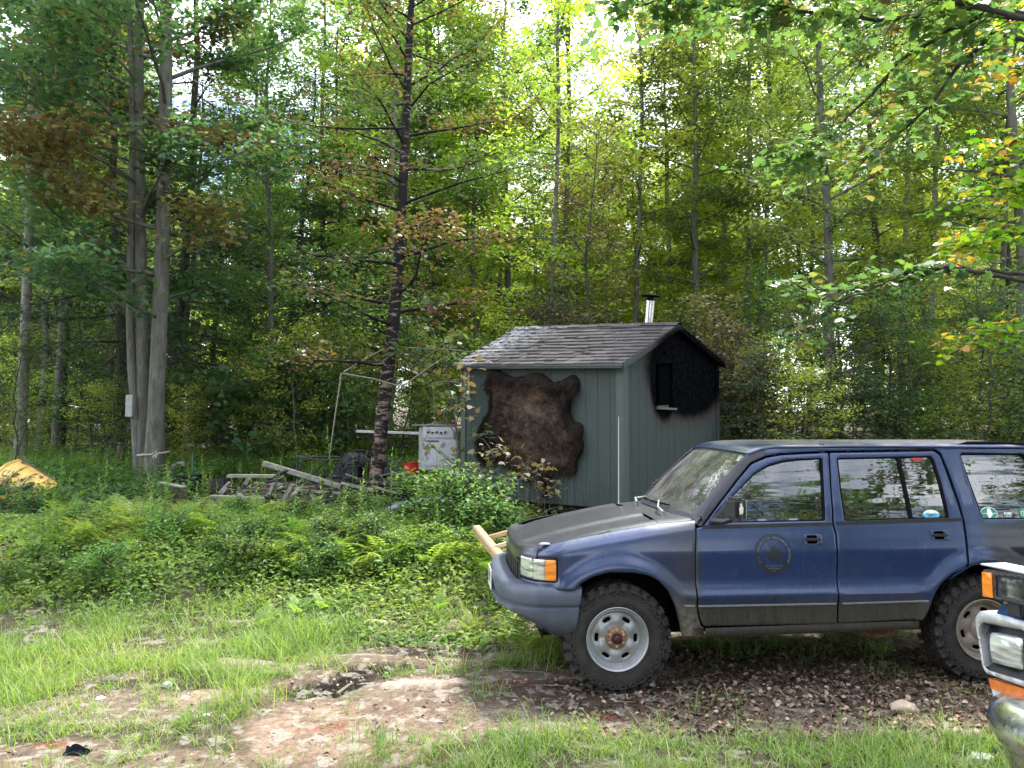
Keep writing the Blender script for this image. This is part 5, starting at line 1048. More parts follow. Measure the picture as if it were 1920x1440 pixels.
cont = [(-.068, .040), (-.050, .030), (-.044, .014), (-.030, .022), (-.016, .032), (-.014, .052), (.004, .058), (.020, .052), (.032, .036), (.040, .030), (.050, .036), (.056, .026), (.060, .006), (.066, -.014), (.062, -.034), (.050, -.046), (.044, -.058), (.028, -.064), (.012, -.056), (.014, -.044), (.000, -.044), (-.010, -.034), (-.030, -.040), (-.040, -.026), (-.044, -.008), (-.056, .004), (-.054, .018)]
mb = MB(); decal(mb, cont, *sc, .0012); 
for a in (115, 93, 70): mb.add(*[[(sc[0] + r * math.cos(math.radians(a)) + dx, -(wside(sc[0], sc[1] + r * .99) + .0025), sc[1] + r * math.sin(math.radians(a))) for r, dx in ((.055, -.0008), (.055, .0008), (.098, .0008), (.098, -.0008))], [(0, 1, 2, 3)]])
mb.build('seal_emblem', SEALM, seal, smooth=False)
tb = MB(); word = 'U.S. ANTARCTICA RESEARCH PROGRAM'; n = len(word)
for i, chh in enumerate(word):
    if chh == ' ': continue
    a = math.radians(206 - 232 * i / (n - 1)); rr = .1165; q = text_side(chh, sc[0] + rr * math.cos(a), sc[1] + rr * math.sin(a), .0235, .0034, None, None, '', a - math.pi / 2, .0006); tb.add(q.v, q.f)
for s, dz, hh in (('NATIONAL SCIENCE', -.082, .0135), ('FOUNDATION', -.099, .0135), ('1957', -.119, .013)):
    q = text_side(s, sc[0], sc[1] + dz, hh, .0034, None, None, '', 0, .0003); tb.add(q.v, q.f)
tb.build('seal_lettering', SEALT, seal, smooth=False)
def glass_off(z): return -.0185
RED = simple('red_sticker_print', (.75, .05, .05), .5, 0, .1, 30); WHT = simple('white_print', (.75, .77, .76), .5, 0, .1, 30); GRN = simple('green_sticker', (.03, .20, .12), .5, 0, .15, 20); SKY_ = simple('turquoise_sticker', (.05, .42, .60), .5, 0, .35, 60); GRY = simple('grey_print', (.10, .11, .12), .5, 0, .2, 30)
def sticker(px, py, poly, mat, name='window_sticker'):
    c = S(px, py); mb = MB(); decal(mb, poly, *c, -.0170, th=.001); return mb.build(name, mat, car, smooth=False), c
st, c = sticker(1722, 861, roundpoly([(-.048, -.020), (.050, -.020), (.050, .020), (-.048, .020)], .003), BLK)
mb = MB(); mb_ = text_side('HANKA', c[0], c[1] + .004, .026, -.0150, None, None, '', 0, .0012); mb_.build('sticker_lettering', RED, st, smooth=False); mb = MB(); decal(mb, [(-.03, -.0155), (.03, -.0155), (.03, -.011), (-.03, -.011)], *c, -.0155, th=.0005); mb.build('sticker_line', RED, st, smooth=False)
st, c = sticker(1749, 965, ell(.062, .033, 30), WHT); mb = MB(); decal(mb, [(-.058, -.018), (-.03, -.028), (.03, -.028), (.056, -.018), (.058, .004), (.03, .012), (0, .006), (-.03, .014), (-.058, .006)], *c, -.0155, th=.0005); mb.build('sticker_water', SKY_, st, smooth=False)
mb = MB(); decal(mb, [(-.028, -.012), (-.01, -.016), (.012, -.008), (.03, -.006), (.022, .002), (.008, .002), (0, .008), (-.012, .002), (-.03, -.002)], *c, -.0145, th=.0005); mb.build('sticker_fish', GRY, st, smooth=False)
st, c = sticker(1857.5, 963, ell(.067, .046, 36), WHT); mb = MB(); decal(mb, ell(.062, .042, 36), *c, -.0155, th=.0005); mb.build('sticker_field', GRN, st, smooth=False)
mb = MB(); decal(mb, [(-.010, -.041), (.000, -.041), (.008, -.026), (.030, -.006), (.024, .004), (.018, .018), (.012, .036), (-.008, .036), (-.014, .016), (-.022, -.004), (-.014, -.018)], *c, -.0145, th=.0005); decal(mb, [(-.060, -.001), (-.022, -.001), (-.022, .002), (-.060, .002)], *c, -.0145, th=.0005); decal(mb, [(.032, -.001), (.060, -.001), (.060, .002), (.032, .002)], *c, -.0145, th=.0005); mb.build('sticker_state_outline', WHT, st, smooth=False)
st, c = sticker(1893, 965, roundpoly([(-.034, -.023), (.034, -.023), (.034, .023), (-.034, .023)], .004), GRY); text_side('PORK', c[0], c[1] + .006, .024, -.0150, None, None, '', 0, .0012).build('sticker_lettering', WHT, st, smooth=False); text_side('EST 1999', c[0], c[1] - .013, .011, -.0150, None, None, '', 0, .0004).build('sticker_lettering', WHT, st, smooth=False)
st, c = sticker(1923, 963, roundpoly([(-.036, -.034), (.036, -.034), (.036, .034), (-.036, .034)], .004), GRN); mb = MB(); decal(mb, ell(.024, .020, 24), *c, -.0155, [ell(.020, .016, 20)], th=.0005); mb.build('sticker_ring', WHT, st, smooth=False); text_side('E', c[0], c[1], .022, -.0150, None, None, '', 0, .001).build('sticker_lettering', WHT, st, smooth=False)
# ------------------------------------------------------------------ front corner of an old pickup with a plough lamp
TA = math.atan2(.196, .98); TR = Vector((math.cos(TA), math.sin(TA), 0)); TN = Vector((-math.sin(TA), math.cos(TA), 0)); TO = at(1840, 1215, 2.86); TORG = Vector((TO.x, TO.y, 0)) - TN * .93
truck = empty('old_pickup', TORG, (0, 0, TA), label='old pickup with chrome bumper, pale headlamp frame and amber plough lamp, cut off at the right edge', cat='pickup')
truck['label'] = 'old pickup with chrome bumper and a plough lamp at the right edge'
def tp(px, py, x):     # pixel -> truck coordinates on the plane x = const (x rearward, y away, z up)
    d = ray(px, py); o = Vector((0, 0, CAMH)) - TORG; oo = Vector((o.dot(TR), o.dot(TN), o.z)); dd = Vector((d.dot(TR), d.dot(TN), d.z)); q = oo + dd * ((x - oo.x) / dd.x); return (q.y, q.z)
def tps(L, x): return [tp(a, b, x) for a, b in L]
def front(x): return lambda a, b, t: (x + t, a, b)
ARG = simple('worn_silver_bezel', (.50, .51, .51), .4, .5, .25, 30, .001); TBLUE = simple('blue_truck_paint', (.03, .075, .22), .25, .2, .25, 20); YEL = simple('yellow_primer', (.62, .34, .08), .6, 0, .25, 25); ORG = simple('burnt_orange_trim', (.48, .13, .02), .45, 0, .3, 30); WVAL = simple('dirty_white_valance', (.55, .54, .53), .6, 0, .3, 16); DGREY = simple('dark_grey_recess', (.035, .037, .038), .5, .2, .3, 30)
GL = lensmat('sealed_beam_glass', (.70, .74, .72)); GL.node_tree.nodes['Principled BSDF'].inputs['Metallic'].default_value = .4
bz = tps([(1825, 1158), (1834, 1146), (1845, 1145), (1920, 1166)], 0); bt = tps([(1920, 1289), (1846, 1263), (1839, 1250), (1826, 1172)], 0)
def ext(P, Q, y): t = (y - P[0]) / (Q[0] - P[0]); return (y, P[1] + (Q[1] - P[1]) * t)
outer = bz[:3] + [bz[3], ext(bz[2], bz[3], .42), ext(bt[1], bt[0], .42), bt[0]] + bt[1:]
r1 = tps([(1834, 1178), (1837, 1170), (1845, 1168), (1914, 1182)], 0) + tps([(1918, 1186), (1921, 1190), (1924, 1270), (1918, 1276), (1850, 1256), (1844, 1249)], 0)
outer = roundpoly(outer, .012); rec = roundpoly(r1, .010)
mb = MB(); panel(mb, outer, front(0), [rec], .03, .012, .008, .05); mb.build('headlamp_bezel', ARG, truck)
rin = tps([(1849, 1183), (1852, 1180), (1914, 1194), (1921, 1198), (1921, 1262), (1856, 1246)], .045)
ring = MB(); a_ = resample(rec, .01); n_ = len(a_); c_ = a_.mean(0)
cc = np.array(rin).mean(0); ring.add([(0.004, p[0], p[1]) for p in a_] + [(.045, *(cc + (p - c_) * .80)) for p in a_], [(i, (i + 1) % n_, n_ + (i + 1) % n_, n_ + i) for i in range(n_)]); ring.build('headlamp_recess', DGREY, truck)
mb = MB(); panel(mb, [(cc + (p - c_) * .82) for p in a_], front(.046), (), .05, 0, 0, 0); mb.build('headlamp_backplate', DGREY, truck)
lp_ = roundpoly(tps([(1854, 1185), (1915, 1198), (1917, 1257), (1857, 1242)], .02), .014)
mb = MB(); panel(mb, lp_, lambda a, b, t: (.02 + t - .012 * max(0, 1 - ((a - lc[0]) / .09) ** 2 - ((b - lc[1]) / .07) ** 2), a, b), (), .015, .006, .004, .03) if False else None
lc = np.array(lp_).mean(0); panel(mb, lp_, lambda a, b, t: (.022 + t - .010 * max(0, 1 - ((a - lc[0]) / .09) ** 2 - ((b - lc[1]) / .07) ** 2), a, b), (), .012, .006, .004, .03); mb.build('headlight', GL, truck)
s0, s1, s2, s3 = tps([(1853, 1272), (1920, 1292), (1920, 1312), (1858, 1291)], .01); mb = MB(); prism(mb, [s0, ext(s0, s1, .3), ext(s3, s2, .3), s3], lambda a, b: (.01, a, b), lambda a, b: (.04, a, b)); mb.build('orange_strip', ORG, truck)
v0 = tps([(1858, 1288), (1920, 1309), (1920, 1345), (1868, 1325)], .03); mb = MB(); prism(mb, [v0[0], ext(v0[0], v0[1], -.9), ext(v0[3], v0[2], -.9), v0[3]], lambda a, b: (.03, a, b), lambda a, b: (.07, a, b)); mb.build('valance', WVAL, truck)
# chrome bumper: bulging section swept across the front, turned back at its end
e = tp(1815, 1316, -.16); yb = e[0]; t0 = tp(1838, 1298, -.10); bb = tp(1900, 1398, -.12); zt = t0[1]; zb = zt - .30
sec = [(.10, zt + .004), (.03, zt + .006), (-.035, zt - .010), (-.075, zt - .045), (-.090, zt - .085), (-.080, zt - .125), (-.055, zt - .150), (-.045, zt - .17), (-.035, zt - .235), (.0, zt - .27), (.05, zt - .28)]
pl_ = [(.24, yb - .01), (.14, yb + .002), (.04, yb - .010), (-.02, yb - .05), (-.05, yb - .11), (-.065, yb - .25), (-.075, yb - .9), (-.065, yb - 1.6), (-.02, yb - 1.82), (.14, yb - 1.88), (.24, yb - 1.87)]
def bsec(i, j):
    x, y = pl_[i]; o, z = sec[j]; k = {0: (0, 1), 1: (0, 1), 2: (-.6, .8), 3: (-.85, .5), 4: (-.97, .2), 8: (-.85, -.5), 9: (0, -1), 10: (0, -1)}.get(i, (-1, 0)); z2 = z + (.09 * (zt - z) / .28 if i < 3 else (.04 * (zt - z) / .28 if i == 3 else 0)); return (x - k[0] * o - .0, y - k[1] * o * (1 if i < 6 else 1), z2)
mb = MB(); mb.grid(bsec, range(11), range(11)); mb.build('chrome_bumper', CHROME, truck, sharp=60)
mb = MB(); mb.box((.06, yb - .9, zt - .12), (.10, 1.5, .14)); mb.build('bumper_beam', DARK, truck)
# plough lamp on its bracket
q = tps([(1839, 1068), (1841, 1119), (1859, 1121), (1858, 1072)], -.02); am = q
x0 = -.03; box0 = roundpoly(tps([(1838.5, 1067), (1924, 1077), (1926, 1138), (1840, 1119)], x0), .008)
mb = MB(); prism(mb, box0, lambda a, b: (x0 + .012, a, b), lambda a, b: (x0 + .11, a, b)); pl0 = mb.build('plough_lamp_housing', simple('black_lamp_housing', (.05, .052, .055), .5, .1, .3, 20), truck, smooth=False)
mb = MB(); panel(mb, roundpoly(tps([(1839.5, 1072), (1858, 1074), (1860, 1121.5), (1841, 1118)], x0), .003), front(x0), (), .03, .004, .003, .016); mb.build('amber_lamp', AMBER, pl0)
mb = MB(); panel(mb, roundpoly(tps([(1860, 1073), (1924, 1079), (1926, 1137), (1862, 1122)], x0), .004), front(x0 + .002), [roundpoly(tps([(1865, 1080), (1917, 1087), (1918, 1132), (1866, 1119)], x0), .004)], .03, .004, .003, .02); mb.build('lamp_rim', DGREY, pl0)
mb = MB(); panel(mb, roundpoly(tps([(1865, 1080), (1917, 1087), (1918, 1132), (1866, 1119)], x0), .004), front(x0 + .012), (), .02, .004, .003, .01); mb.build('plough_lamp_lens', GL, pl0)
tz0 = max(p[1] for p in box0); mb = MB(); mb.box((x0 + .06, np.array(box0)[:, 0].mean(), tz0 + .001), (.11, .21, .006), None, .002); mb.build('lamp_top', simple('grey_lamp_top', (.35, .36, .37), .5, .2, .2, 20), pl0)
yb_ = tp(1912, 1145, .02)[0]; mb = MB(); mb.box((.02, yb_, min(p[1] for p in box0) - .02), (.05, .06, .05), None, .005); mb.build('lamp_bracket', BLK, truck)
# wings, bonnet, grille and cab running out of the picture
hz = tp(1870, 1135, .06)[1]; yf = .925
mb = MB(); P = [(.035, -.93), (.035, yf - .03)]; mb.grid(lambda u, v: (u, v * yf, hz + .02 + .03 * min(1, (u) / .25) - .10 * max(0, abs(v) - .94) / .06 - .05 * max(0, .05 - u) / .05), [.01, .04, .08, .2, .5, 1.15], [-1, -.985, -.96, -.94, -.5, 0, .5, .94, .96, .985, 1]); mb.build('bonnet', TBLUE, truck, sharp=60)
yp = tps([(1885, 1143), (1925, 1150), (1925, 1175), (1905, 1162)], .02); mb = MB(); ya = tp(1888, 1140, .04)[0]; prism(mb, [(.025, ya), (.05, ya - .03), (.03, ya - .09), (.30, ya - .16), (.38, ya - .05), (.16, ya + .01)], lambda a, b: (a, b, hz + .024 + .03 * min(1, a / .25)), lambda a, b: (a, b, hz + .018 + .03 * min(1, a / .25))); mb.build('primer_patch', YEL, truck)
for sg in (-1, 1):
    mb = MB(); arc = circ(.62, .42, .44, 180, 0, 14); prism(mb, [(.10, .82), (.10, hz + .01), (1.2, hz + .04), (1.2, .45)] + arc[::-1] + [(.17, .60)], lambda a, b: (a, sg * yf, b), lambda a, b: (a, sg * (yf - .03), b)); mb.build('wing', TBLUE, truck)
    mb = MB(); prism(mb, [(1.22, .45), (1.22, hz + .02), (2.2, hz + .02), (2.2, .45)], lambda a, b: (a, sg * yf, b), lambda a, b: (a, sg * (yf - .03), b)); mb.build('door', TBLUE, truck)
    mb = MB(); prism(mb, [(2.22, .55), (2.22, hz - .02), (4.6, hz - .02), (4.6, .55)], lambda a, b: (a, sg * yf, b), lambda a, b: (a, sg * (yf - .05), b)); mb.build('bed_side', TBLUE, truck)
    for xx in (.62, 3.6):
        w = empty('wheel', (xx, sg * .90, .38), (0, 0, 0) if sg < 0 else (0, 0, math.pi)); w.parent = truck
        for nn_, me in wr: link(nn_, me, w)
mb = MB(); prism(mb, [(-.60, hz - .25), (.60, hz - .25), (.60, hz), (-.60, hz)], lambda a, b: (.03, a, b), lambda a, b: (.06, a, b)); mb.build('grille', BLK, truck)
for k in range(6): mb = MB(); mb.box((.015, 0, hz - .23 + k * .042), (.02, 1.2, .016), None, .003); mb.build('grille_bar', ARG, truck)
mb = MB(); mb.box((1.6, 0, .75), (3.0, 1.5, .5)); mb.box((3.6, 0, .72), (2.0, 1.7, .08)); mb.box((.62, 0, .8), (1.1, 1.0, .6)); mb.build('chassis', DARK, truck)
mb = MB(); zc = hz + .02
mb.add([(1.35, -.86, zc), (1.35, .86, zc), (1.75, .74, zc + .55), (1.75, -.74, zc + .55), (2.5, -.74, zc + .55), (2.5, .74, zc + .55), (2.55, .86, zc), (2.55, -.86, zc)], [(3, 2, 5, 4)]); mb.build('cab_roof', TBLUE, truck, smooth=False)
mb = MB(); mb.add([(1.35, -.86, zc), (1.35, .86, zc), (1.75, .74, zc + .545), (1.75, -.74, zc + .545), (2.5, -.74, zc + .545), (2.5, .74, zc + .545), (2.55, .86, zc), (2.55, -.86, zc)], [(0, 1, 2, 3), (7, 6, 5, 4), (0, 3, 4, 7), (1, 6, 5, 2)]); mb.build('cab_glass', GLASS, truck, smooth=False)
# rusty plough arm poking out under the bumper
z1 = tp(1912, 1402, -.2)[1]; y1 = tp(1905, 1420, -.2)[0]; mb = MB(); mb.box((-.10, y1 - .10, z1 - .06), (.34, .05, .05), None, .006); mb.box((.1, y1 - .10, z1 - .02), (.05, .05, .2), None, .006); mb.build('plough_arm', simple('yellow_rusty_arm', (.30, .20, .08), .8, .1, .6, 18), truck)
# ------------------------------------------------------------------ yard clutter
CH = N('charred_metal', .7, .2); _n = CH.noise(14, 8, .75); CH.color(CH.ramp(_n, [(.3, (.008, .008, .010)), (.6, (.030, .030, .034)), (.8, (.16, .16, .17))])); CH.bump(_n, .6, .01); CH = CH.m
GWOOD = barkmat('grey_weathered_wood', [(.3, (.14, .13, .12)), (.5, (.30, .28, .26)), (.75, (.52, .50, .48))], 5, 1, .004); BWOOD = barkmat('brown_weathered_wood', [(.3, (.05, .036, .028)), (.55, (.13, .095, .07)), (.75, (.24, .19, .15))], 5, 1, .004); LUM = barkmat('fresh_lumber', [(.3, (.42, .26, .15)), (.5, (.56, .37, .22)), (.75, (.66, .47, .30))], 3, 1, .002)
def bar(pa, pb, w, h, label, mat, name='plank', cat='plank', parent=None, build=True, roll=0):
    a, b = Vector(pa), Vector(pb); d = (b - a); L = d.length; q = d.to_track_quat('X', 'Z').to_matrix().to_4x4(); M = Matrix.Translation((a + b) / 2) @ q @ Matrix.Rotation(roll, 4, 'X')
    mb = MB(); mb.box((0, 0, 0), (L, w, h), M, min(w, h) * .12)
    for i, v in enumerate(mb.v): mb.v[i] = v + Vector((0, 0, .006 * math.sin(v.x * 5 + v.y * 3)))
    return mb.build(name, mat, parent, smooth=False, label=label, cat=cat)
# yellow snow-plough blade
YP = N('rusty_yellow_blade', .6, .1); _v = YP.coord(); _n = YP.noise(5, 9, .75, YP.coord('Object', (1, 1, .5)), .5); YP.color(YP.mix(YP.rf(_n, .52, .56), YP.ramp(YP.noise(3, 4, .6), [(.3, (.50, .29, .045)), (.7, (.72, .52, .13))]), YP.ramp(YP.noise(30, 6, .7), [(.3, (.05, .03, .022)), (.7, (.16, .08, .045))]))); YP.bump(_n, .4, .006); YP = YP.m
Yp = 12.6; a0, a1, b0, b1 = at(2, 898, Yp), at(38, 862, Yp), at(-30, 945, Yp), at(126, 884, Yp)
blade = empty('plough_blade', (0, 0, 0), label='rusty yellow snow plough blade lying in the weeds', cat='plough blade')
_b = at(24, 900, 12.9); _b.z = tz(_b.x, _b.y)
def bl(u, t):      # u along the blade, t round its curl (convex side to the camera)
    dirx = Vector((.86, -.50, 0)).normalized(); out = Vector((-.50, -.86, 0)).normalized(); r = .36 - .08 * u; a = math.radians(-40 + 128 * t)
    return tuple(_b + dirx * (u * 1.45) + Vector((0, 0, .25 - .30 * u)) + out * (r * math.cos(a)) + Vector((.12 * math.sin(a) * (1 - u), 0, r * math.sin(a))))
mb = MB(); mb.grid(bl, np.linspace(0, 1, 16), np.linspace(0, 1, 14)); mb.build('blade_sheet', YP, blade, solid=.012, sharp=60)
RS = simple('dark_rust', (.085, .045, .032), .85, 0, .5, 14, .004)
mb = MB(); mb.tube([Vector(bl(u, 1.0)) for u in np.linspace(0, 1, 8)], .020, 6); mb.build('top_edge', RS, blade)
for u in (.06, .3, .55, .8): mb = MB(); mb.tube([Vector(bl(u, t)) + Vector((-.0, -.012, 0)) for t in np.linspace(.05, .97, 10)], .013, 5); mb.build('rib', YP, blade)
p = at(28, 862, Yp); g = tz(p.x, p.y); mb = MB(); mb.tube([Vector((p.x, Yp, p.z)), Vector(at(43, 815, Yp)), Vector(at(54, 790, Yp))], [.010, .008, .006], 6); mb.build('marker_rod', CH, blade); mb = MB(); mb.tube([Vector(at(53, 792, Yp)), Vector(at(55, 786, Yp))], .012, 6); mb.build('marker_tip', simple('white_tip', (.7, .7, .68), .5), blade)
mb = MB(); mb.tube([at(-30, 925, 12.1), at(20, 921, 12.1), at(52, 914, 12.1)], [.05, .05, .045], 10); mb.build('black_pipe', BLK, label='thick black pipe lying in front of the yellow plough blade', cat='pipe')
bar(at(-20, 934, 12.0), at(60, 930, 12.0), .05, .04, 'low yellow bar under the black pipe at the left edge', YP, 'steel_bar', 'bar')
bar(at(60, 918, 12.2), at(60, 903, 12.2), .10, .09, 'short rusty block beside the plough blade', RS, 'steel_block', 'block')
# charred plywood lean-to at the maple's foot, black tub, green post
p0, p1, p2, p3 = at(250, 893, 12.6), at(352, 912, 12.2), at(348, 950, 12.2), at(268, 935, 12.6)
mb = MB(); mb.add([p0, p1, p2, p3] + [q + Vector((0, .02, 0)) for q in (p0, p1, p2, p3)], [(3, 2, 1, 0), (4, 5, 6, 7), (0, 1, 5, 4), (1, 2, 6, 5), (2, 3, 7, 6), (3, 0, 4, 7)]); mb.build('board', BWOOD, smooth=False, label='warped dark brown plywood sheet propped at the foot of the maple', cat='board')
p0, p1 = at(300, 905, 12.1), at(346, 913, 12.0); bar(p0, p1, .14, .02, 'pale strip of board lying on the brown plywood', GWOOD)
tub = MB(); c = at(349, 905, 13.2); zb = c.z - .16; 
for k, (r0_, z_) in enumerate(((.24, 0), (.30, .28), (.32, .29), (.32, .31), (.295, .31), (.235, .02))): pass
tub.lathe([(0, 0), (.24, 0), (.295, .28), (.315, .285), (.315, .31), (.29, .31), (.23, .03), (0, .03)], 28, Matrix.Translation((c.x, c.y, zb)) @ Matrix.Rotation(math.pi / 2, 4, 'X')); tub.build('tub', simple('black_tub', (.012, .014, .016), .5, 0, .3, 14), label='black plastic tub to the right of the maple trunk', cat='tub')
p = at(361, 900, 13.0); q = at(362, 850, 13.0); mb = MB(); mb.tube([p, q], .014, 8); mb.build('post', simple('green_post', (.02, .085, .05), .6, 0, .2, 20), label='short green metal post standing behind the black tub', cat='post')
p = at(330, 872, 13.8); rock(330, 905, .01, .01, .01, 'x', GREYST) if False else None
mb = MB(); mb.tube([at(318, 880, 13.9), at(334, 872, 13.9), at(345, 869, 13.9)], [.05, .06, .05], 8); mb.build('log', GWOOD, label='pale split log lying behind the black tub', cat='log')
mb = MB(); mb.tube([at(224, 880, 15), at(225, 836, 15)], [.055, .055], 10); mb.tube([at(225, 837, 15), at(225, 832, 15), at(225, 829, 15)], [.02, .045, .03], 10); mb.build('post', BWOOD, label='weathered wooden post with a small metal cap left of the maple', cat='post')
# heaps of old planks
PK = [((428, 893), (530, 893), 12.4, .15, .05, GWOOD, 'long grey plank lying level at the top of the pallet heap'), ((430, 905), (412, 925), 12.1, .07, .04, GWOOD, 'short white-grey board end at the left of the heap'), ((518, 897), (503, 932), 11.9, .08, .05, GWOOD, 'slanting grey board under the long plank'),
      ((530, 897), (545, 918), 11.9, .06, .04, BWOOD, 'short dark board slanting right under the plank'), ((549, 908), (525, 950), 11.7, .10, .06, GWOOD, 'broken grey timber with a bright end'), ((478, 905), (532, 908), 12.2, .12, .03, GWOOD, 'grey plank second from the top of the heap'), ((470, 915), (520, 918), 12.0, .12, .03, BWOOD, 'brown plank lower in the heap'),
      ((395, 930), (500, 934), 11.8, .14, .03, GWOOD, 'long board low in the heap, half hidden by weeds'), ((400, 948), (470, 952), 11.5, .14, .03, BWOOD, 'dark board at the front of the heap'), ((405, 975), (480, 977), 11.1, .12, .03, GWOOD, 'pale board nearest the weeds'), ((493, 868), (640, 912), 12.3, .11, .08, GWOOD, 'long heavy grey beam slanting down across the heap'),
      ((640, 905), (700, 920), 12.2, .10, .04, GWOOD, 'pale plank slanting towards the charred birch'), ((556, 919), (640, 925), 12.0, .09, .04, GWOOD, 'grey plank lying low in the middle'), ((650, 930), (728, 935), 11.9, .10, .03, BWOOD, 'brown plank at the foot of the charred birch'), ((410, 935), (425, 916), 12.0, .05, .03, GWOOD, 'small white board leaning left of the heap'),
      ((648, 888), (690, 906), 12.8, .05, .03, GWOOD, 'thin batten beside the charred tangle'), ((700, 912), (745, 926), 12.0, .05, .03, GWOOD, 'thin batten right of the charred birch foot'), ((560, 905), (570, 898), 12.3, .05, .03, GWOOD, 'short white stub of wood behind the beam'), ((585, 890), (612, 862), 12.9, .04, .03, CH, 'charred strip leaning on the black frame')]
for a, b, Y, w, h, mt, lb in PK: bar(at(*a, Y), at(*b, Y), w, h, lb, mt)
# black burnt bench frame
fr = empty('burnt_table', (0, 0, 0), label='charred black metal table frame left of the charred birch', cat='frame')
for nm, a, b, Y0, Y1, w in (('rail', (556, 856), (640, 857), 13.2, 13.4, .035), ('rail', (556, 856), (585, 861), 13.2, 12.8, .03), ('rail', (562, 862), (640, 862), 12.9, 13, .03), ('leg', (558, 855), (558, 890), 13.2, 13.2, .045), ('leg', (570, 862), (557, 888), 13, 13.0, .03), ('leg', (582, 868), (581, 892), 12.9, 12.9, .03), ('leg', (612, 875), (613, 895), 13.1, 13.1, .05)):
    A, Bb = at(*a, Y0), at(*b, Y1); mb = MB(); mb.tube([A, Bb], w / 2, 6); mb.build(nm, CH, fr)
rb = random.Random(9)
for k in range(16):
    a = (rb.uniform(632, 700), rb.uniform(850, 905)); b = (a[0] + rb.uniform(-30, 34), a[1] + rb.uniform(-14, 18)); Y = rb.uniform(12.6, 13.6)
    mb = MB(); A, Bb = at(*a, Y), at(*b, Y + rb.uniform(-.3, .3)); mb.tube([A, (A + Bb) / 2 + Vector((0, 0, rb.uniform(-.03, .08))), Bb], [rb.uniform(.008, .035), rb.uniform(.01, .04), .012], 6); mb.build('charred_scrap', CH, label='twisted piece of charred scrap in the tangle left of the charred birch', cat='scrap', group='charred scraps in the burnt tangle')
def lump(px, py, Y, sx, sy, sz, mat, label, name='lump', cat='lump', rough=.3):
    p = at(px, py, Y); bm = bmesh.new(); bmesh.ops.create_icosphere(bm, subdivisions=4, radius=1)
    for v in bm.verts: k = 1 + rough * noise.noise(v.co * 2.2 + Vector((px, 0, 0))) + rough * .5 * noise.noise(v.co * 6); v.co = Vector((v.co.x * sx * k, v.co.y * sy * k, v.co.z * sz * k))
    me = bpy.data.meshes.new(name); bm.to_mesh(me); bm.free(); me.shade_smooth(); me.materials.append(mat); o = link(name, me, label=label, cat=cat); o.location = p; return o
lump(665, 872, 13.2, .26, .22, .20, CH, 'burnt charcoal-grey bundle beside the charred birch', 'burnt_bundle', 'bundle', .5); lump(640, 900, 12.9, .22, .2, .12, CH, 'flat burnt heap under the black frame', 'burnt_heap', 'heap', .5)
# black appliance lid and drawer right of the birch
for (a, b, Y, w, h, lb) in (((718, 866), (754, 864), 13.0, .25, .03, 'flat black metal lid right of the charred birch'), ((722, 884), (748, 884), 12.9, .30, .16, 'black metal box under the lid')): bar(at(*a, Y), at(*b, Y), w, h, lb, simple('scorched_enamel', (.03, .035, .042), .4, .3, .6, 14), 'metal_box', 'box')
lump(760, 905, 12.9, .45, .30, .13, CH, 'dark burnt hollow under the red pot', 'burnt_heap', 'heap', .4)
# red pot
RP = simple('red_enamel', (.50, .018, .020), .35, 0, .3, 14); c = at(772, 886, 12.9); mb = MB(); mb.lathe([(0, 0), (.105, 0), (.125, .02), (.135, .17), (.142, .20), (.134, .20), (.125, .17), (.112, .03), (0, .02)], 26, Matrix.Translation(c + Vector((0, 0, -.03))) @ Matrix.Rotation(math.radians(-6), 4, 'Y') @ Matrix.Rotation(math.pi / 2, 4, 'X')); rp = mb.build('red_pot', RP, label='dented open red pot standing in front of the stove', cat='pot')
mb = MB(); mb.box(c + Vector((.01, -.02, .15)), (.13, .10, .03), None, .01); mb.build('pot_insert', simple('pale_red', (.6, .12, .10), .5, 0, .3, 20), rp)
for k, (a, b) in enumerate((((762, 885), (742, 915)), ((766, 886), (790, 920)), ((742, 912), (782, 900)), ((765, 893), (757, 912)), ((700, 895), (760, 882)), ((715, 893), (722, 905)))):
    mb = MB(); mb.tube([at(*a, 12.5), at(*b, 12.3)], .008, 5); mb.build('wire_rod', simple('dull_rod', (.18, .18, .18), .5, .5, .3, 20), label='thin bent metal rod of a collapsed rack below the red pot', cat='rod', group='rods of the collapsed rack')
# white stove
WH = N('chipped_white_enamel', .35); _v = WH.coord(); _n = WH.noise(6, 8, .75, WH.coord('Object', (1, 1, .6))); WH.color(WH.mix(WH.rf(_n, .56, .66), (.62, .64, .68), WH.ramp(WH.noise(30, 5), [(.3, (.04, .02, .015)), (.7, (.14, .08, .06))]))); WH = WH.m
c = at(818, 885, 13.4); sw_, sh_ = .62, .78; sc0 = Vector((c.x, c.y + .28, c.z + .02)); st = empty('stove', sc0, (0, 0, math.radians(14)), label='old white enamel cooking stove, chipped and rusty, left of the shed', cat='stove')
mb = MB(); mb.box((0, 0, sh_ / 2), (sw_, .56, sh_ - .02), None, .012); mb.build('body', WH, st)
mb = MB(); mb.box((-.0, -.29, .30), (sw_ * .92, .02, .42), None, .006); dr = mb.build('oven_door', WH, st); mb = MB(); mb.box((-.14, -.30, .52), (.22, .025, .02), None, .004); mb.build('handle', CH, dr)
mb = MB(); mb.box((0, -.29, .655), (sw_ * .94, .02, .16), None, .004); cp_ = mb.build('control_panel', WH, st)
for k in range(5): mb = MB(); mb.tube([(-.22 + k * .075, -.305, .675 - .012 * (k % 2)), (-.22 + k * .075, -.33, .675 - .012 * (k % 2))], .020, 10); mb.build('knob', CH, cp_)
mb = MB(); mb.box((-.02, 0, sh_ + .02), (sw_ + .22, .60, .025), None, .004); mb.build('top_plate', simple('rusty_pale_plate', (.36, .32, .29), .6, .2, .4, 14), st)
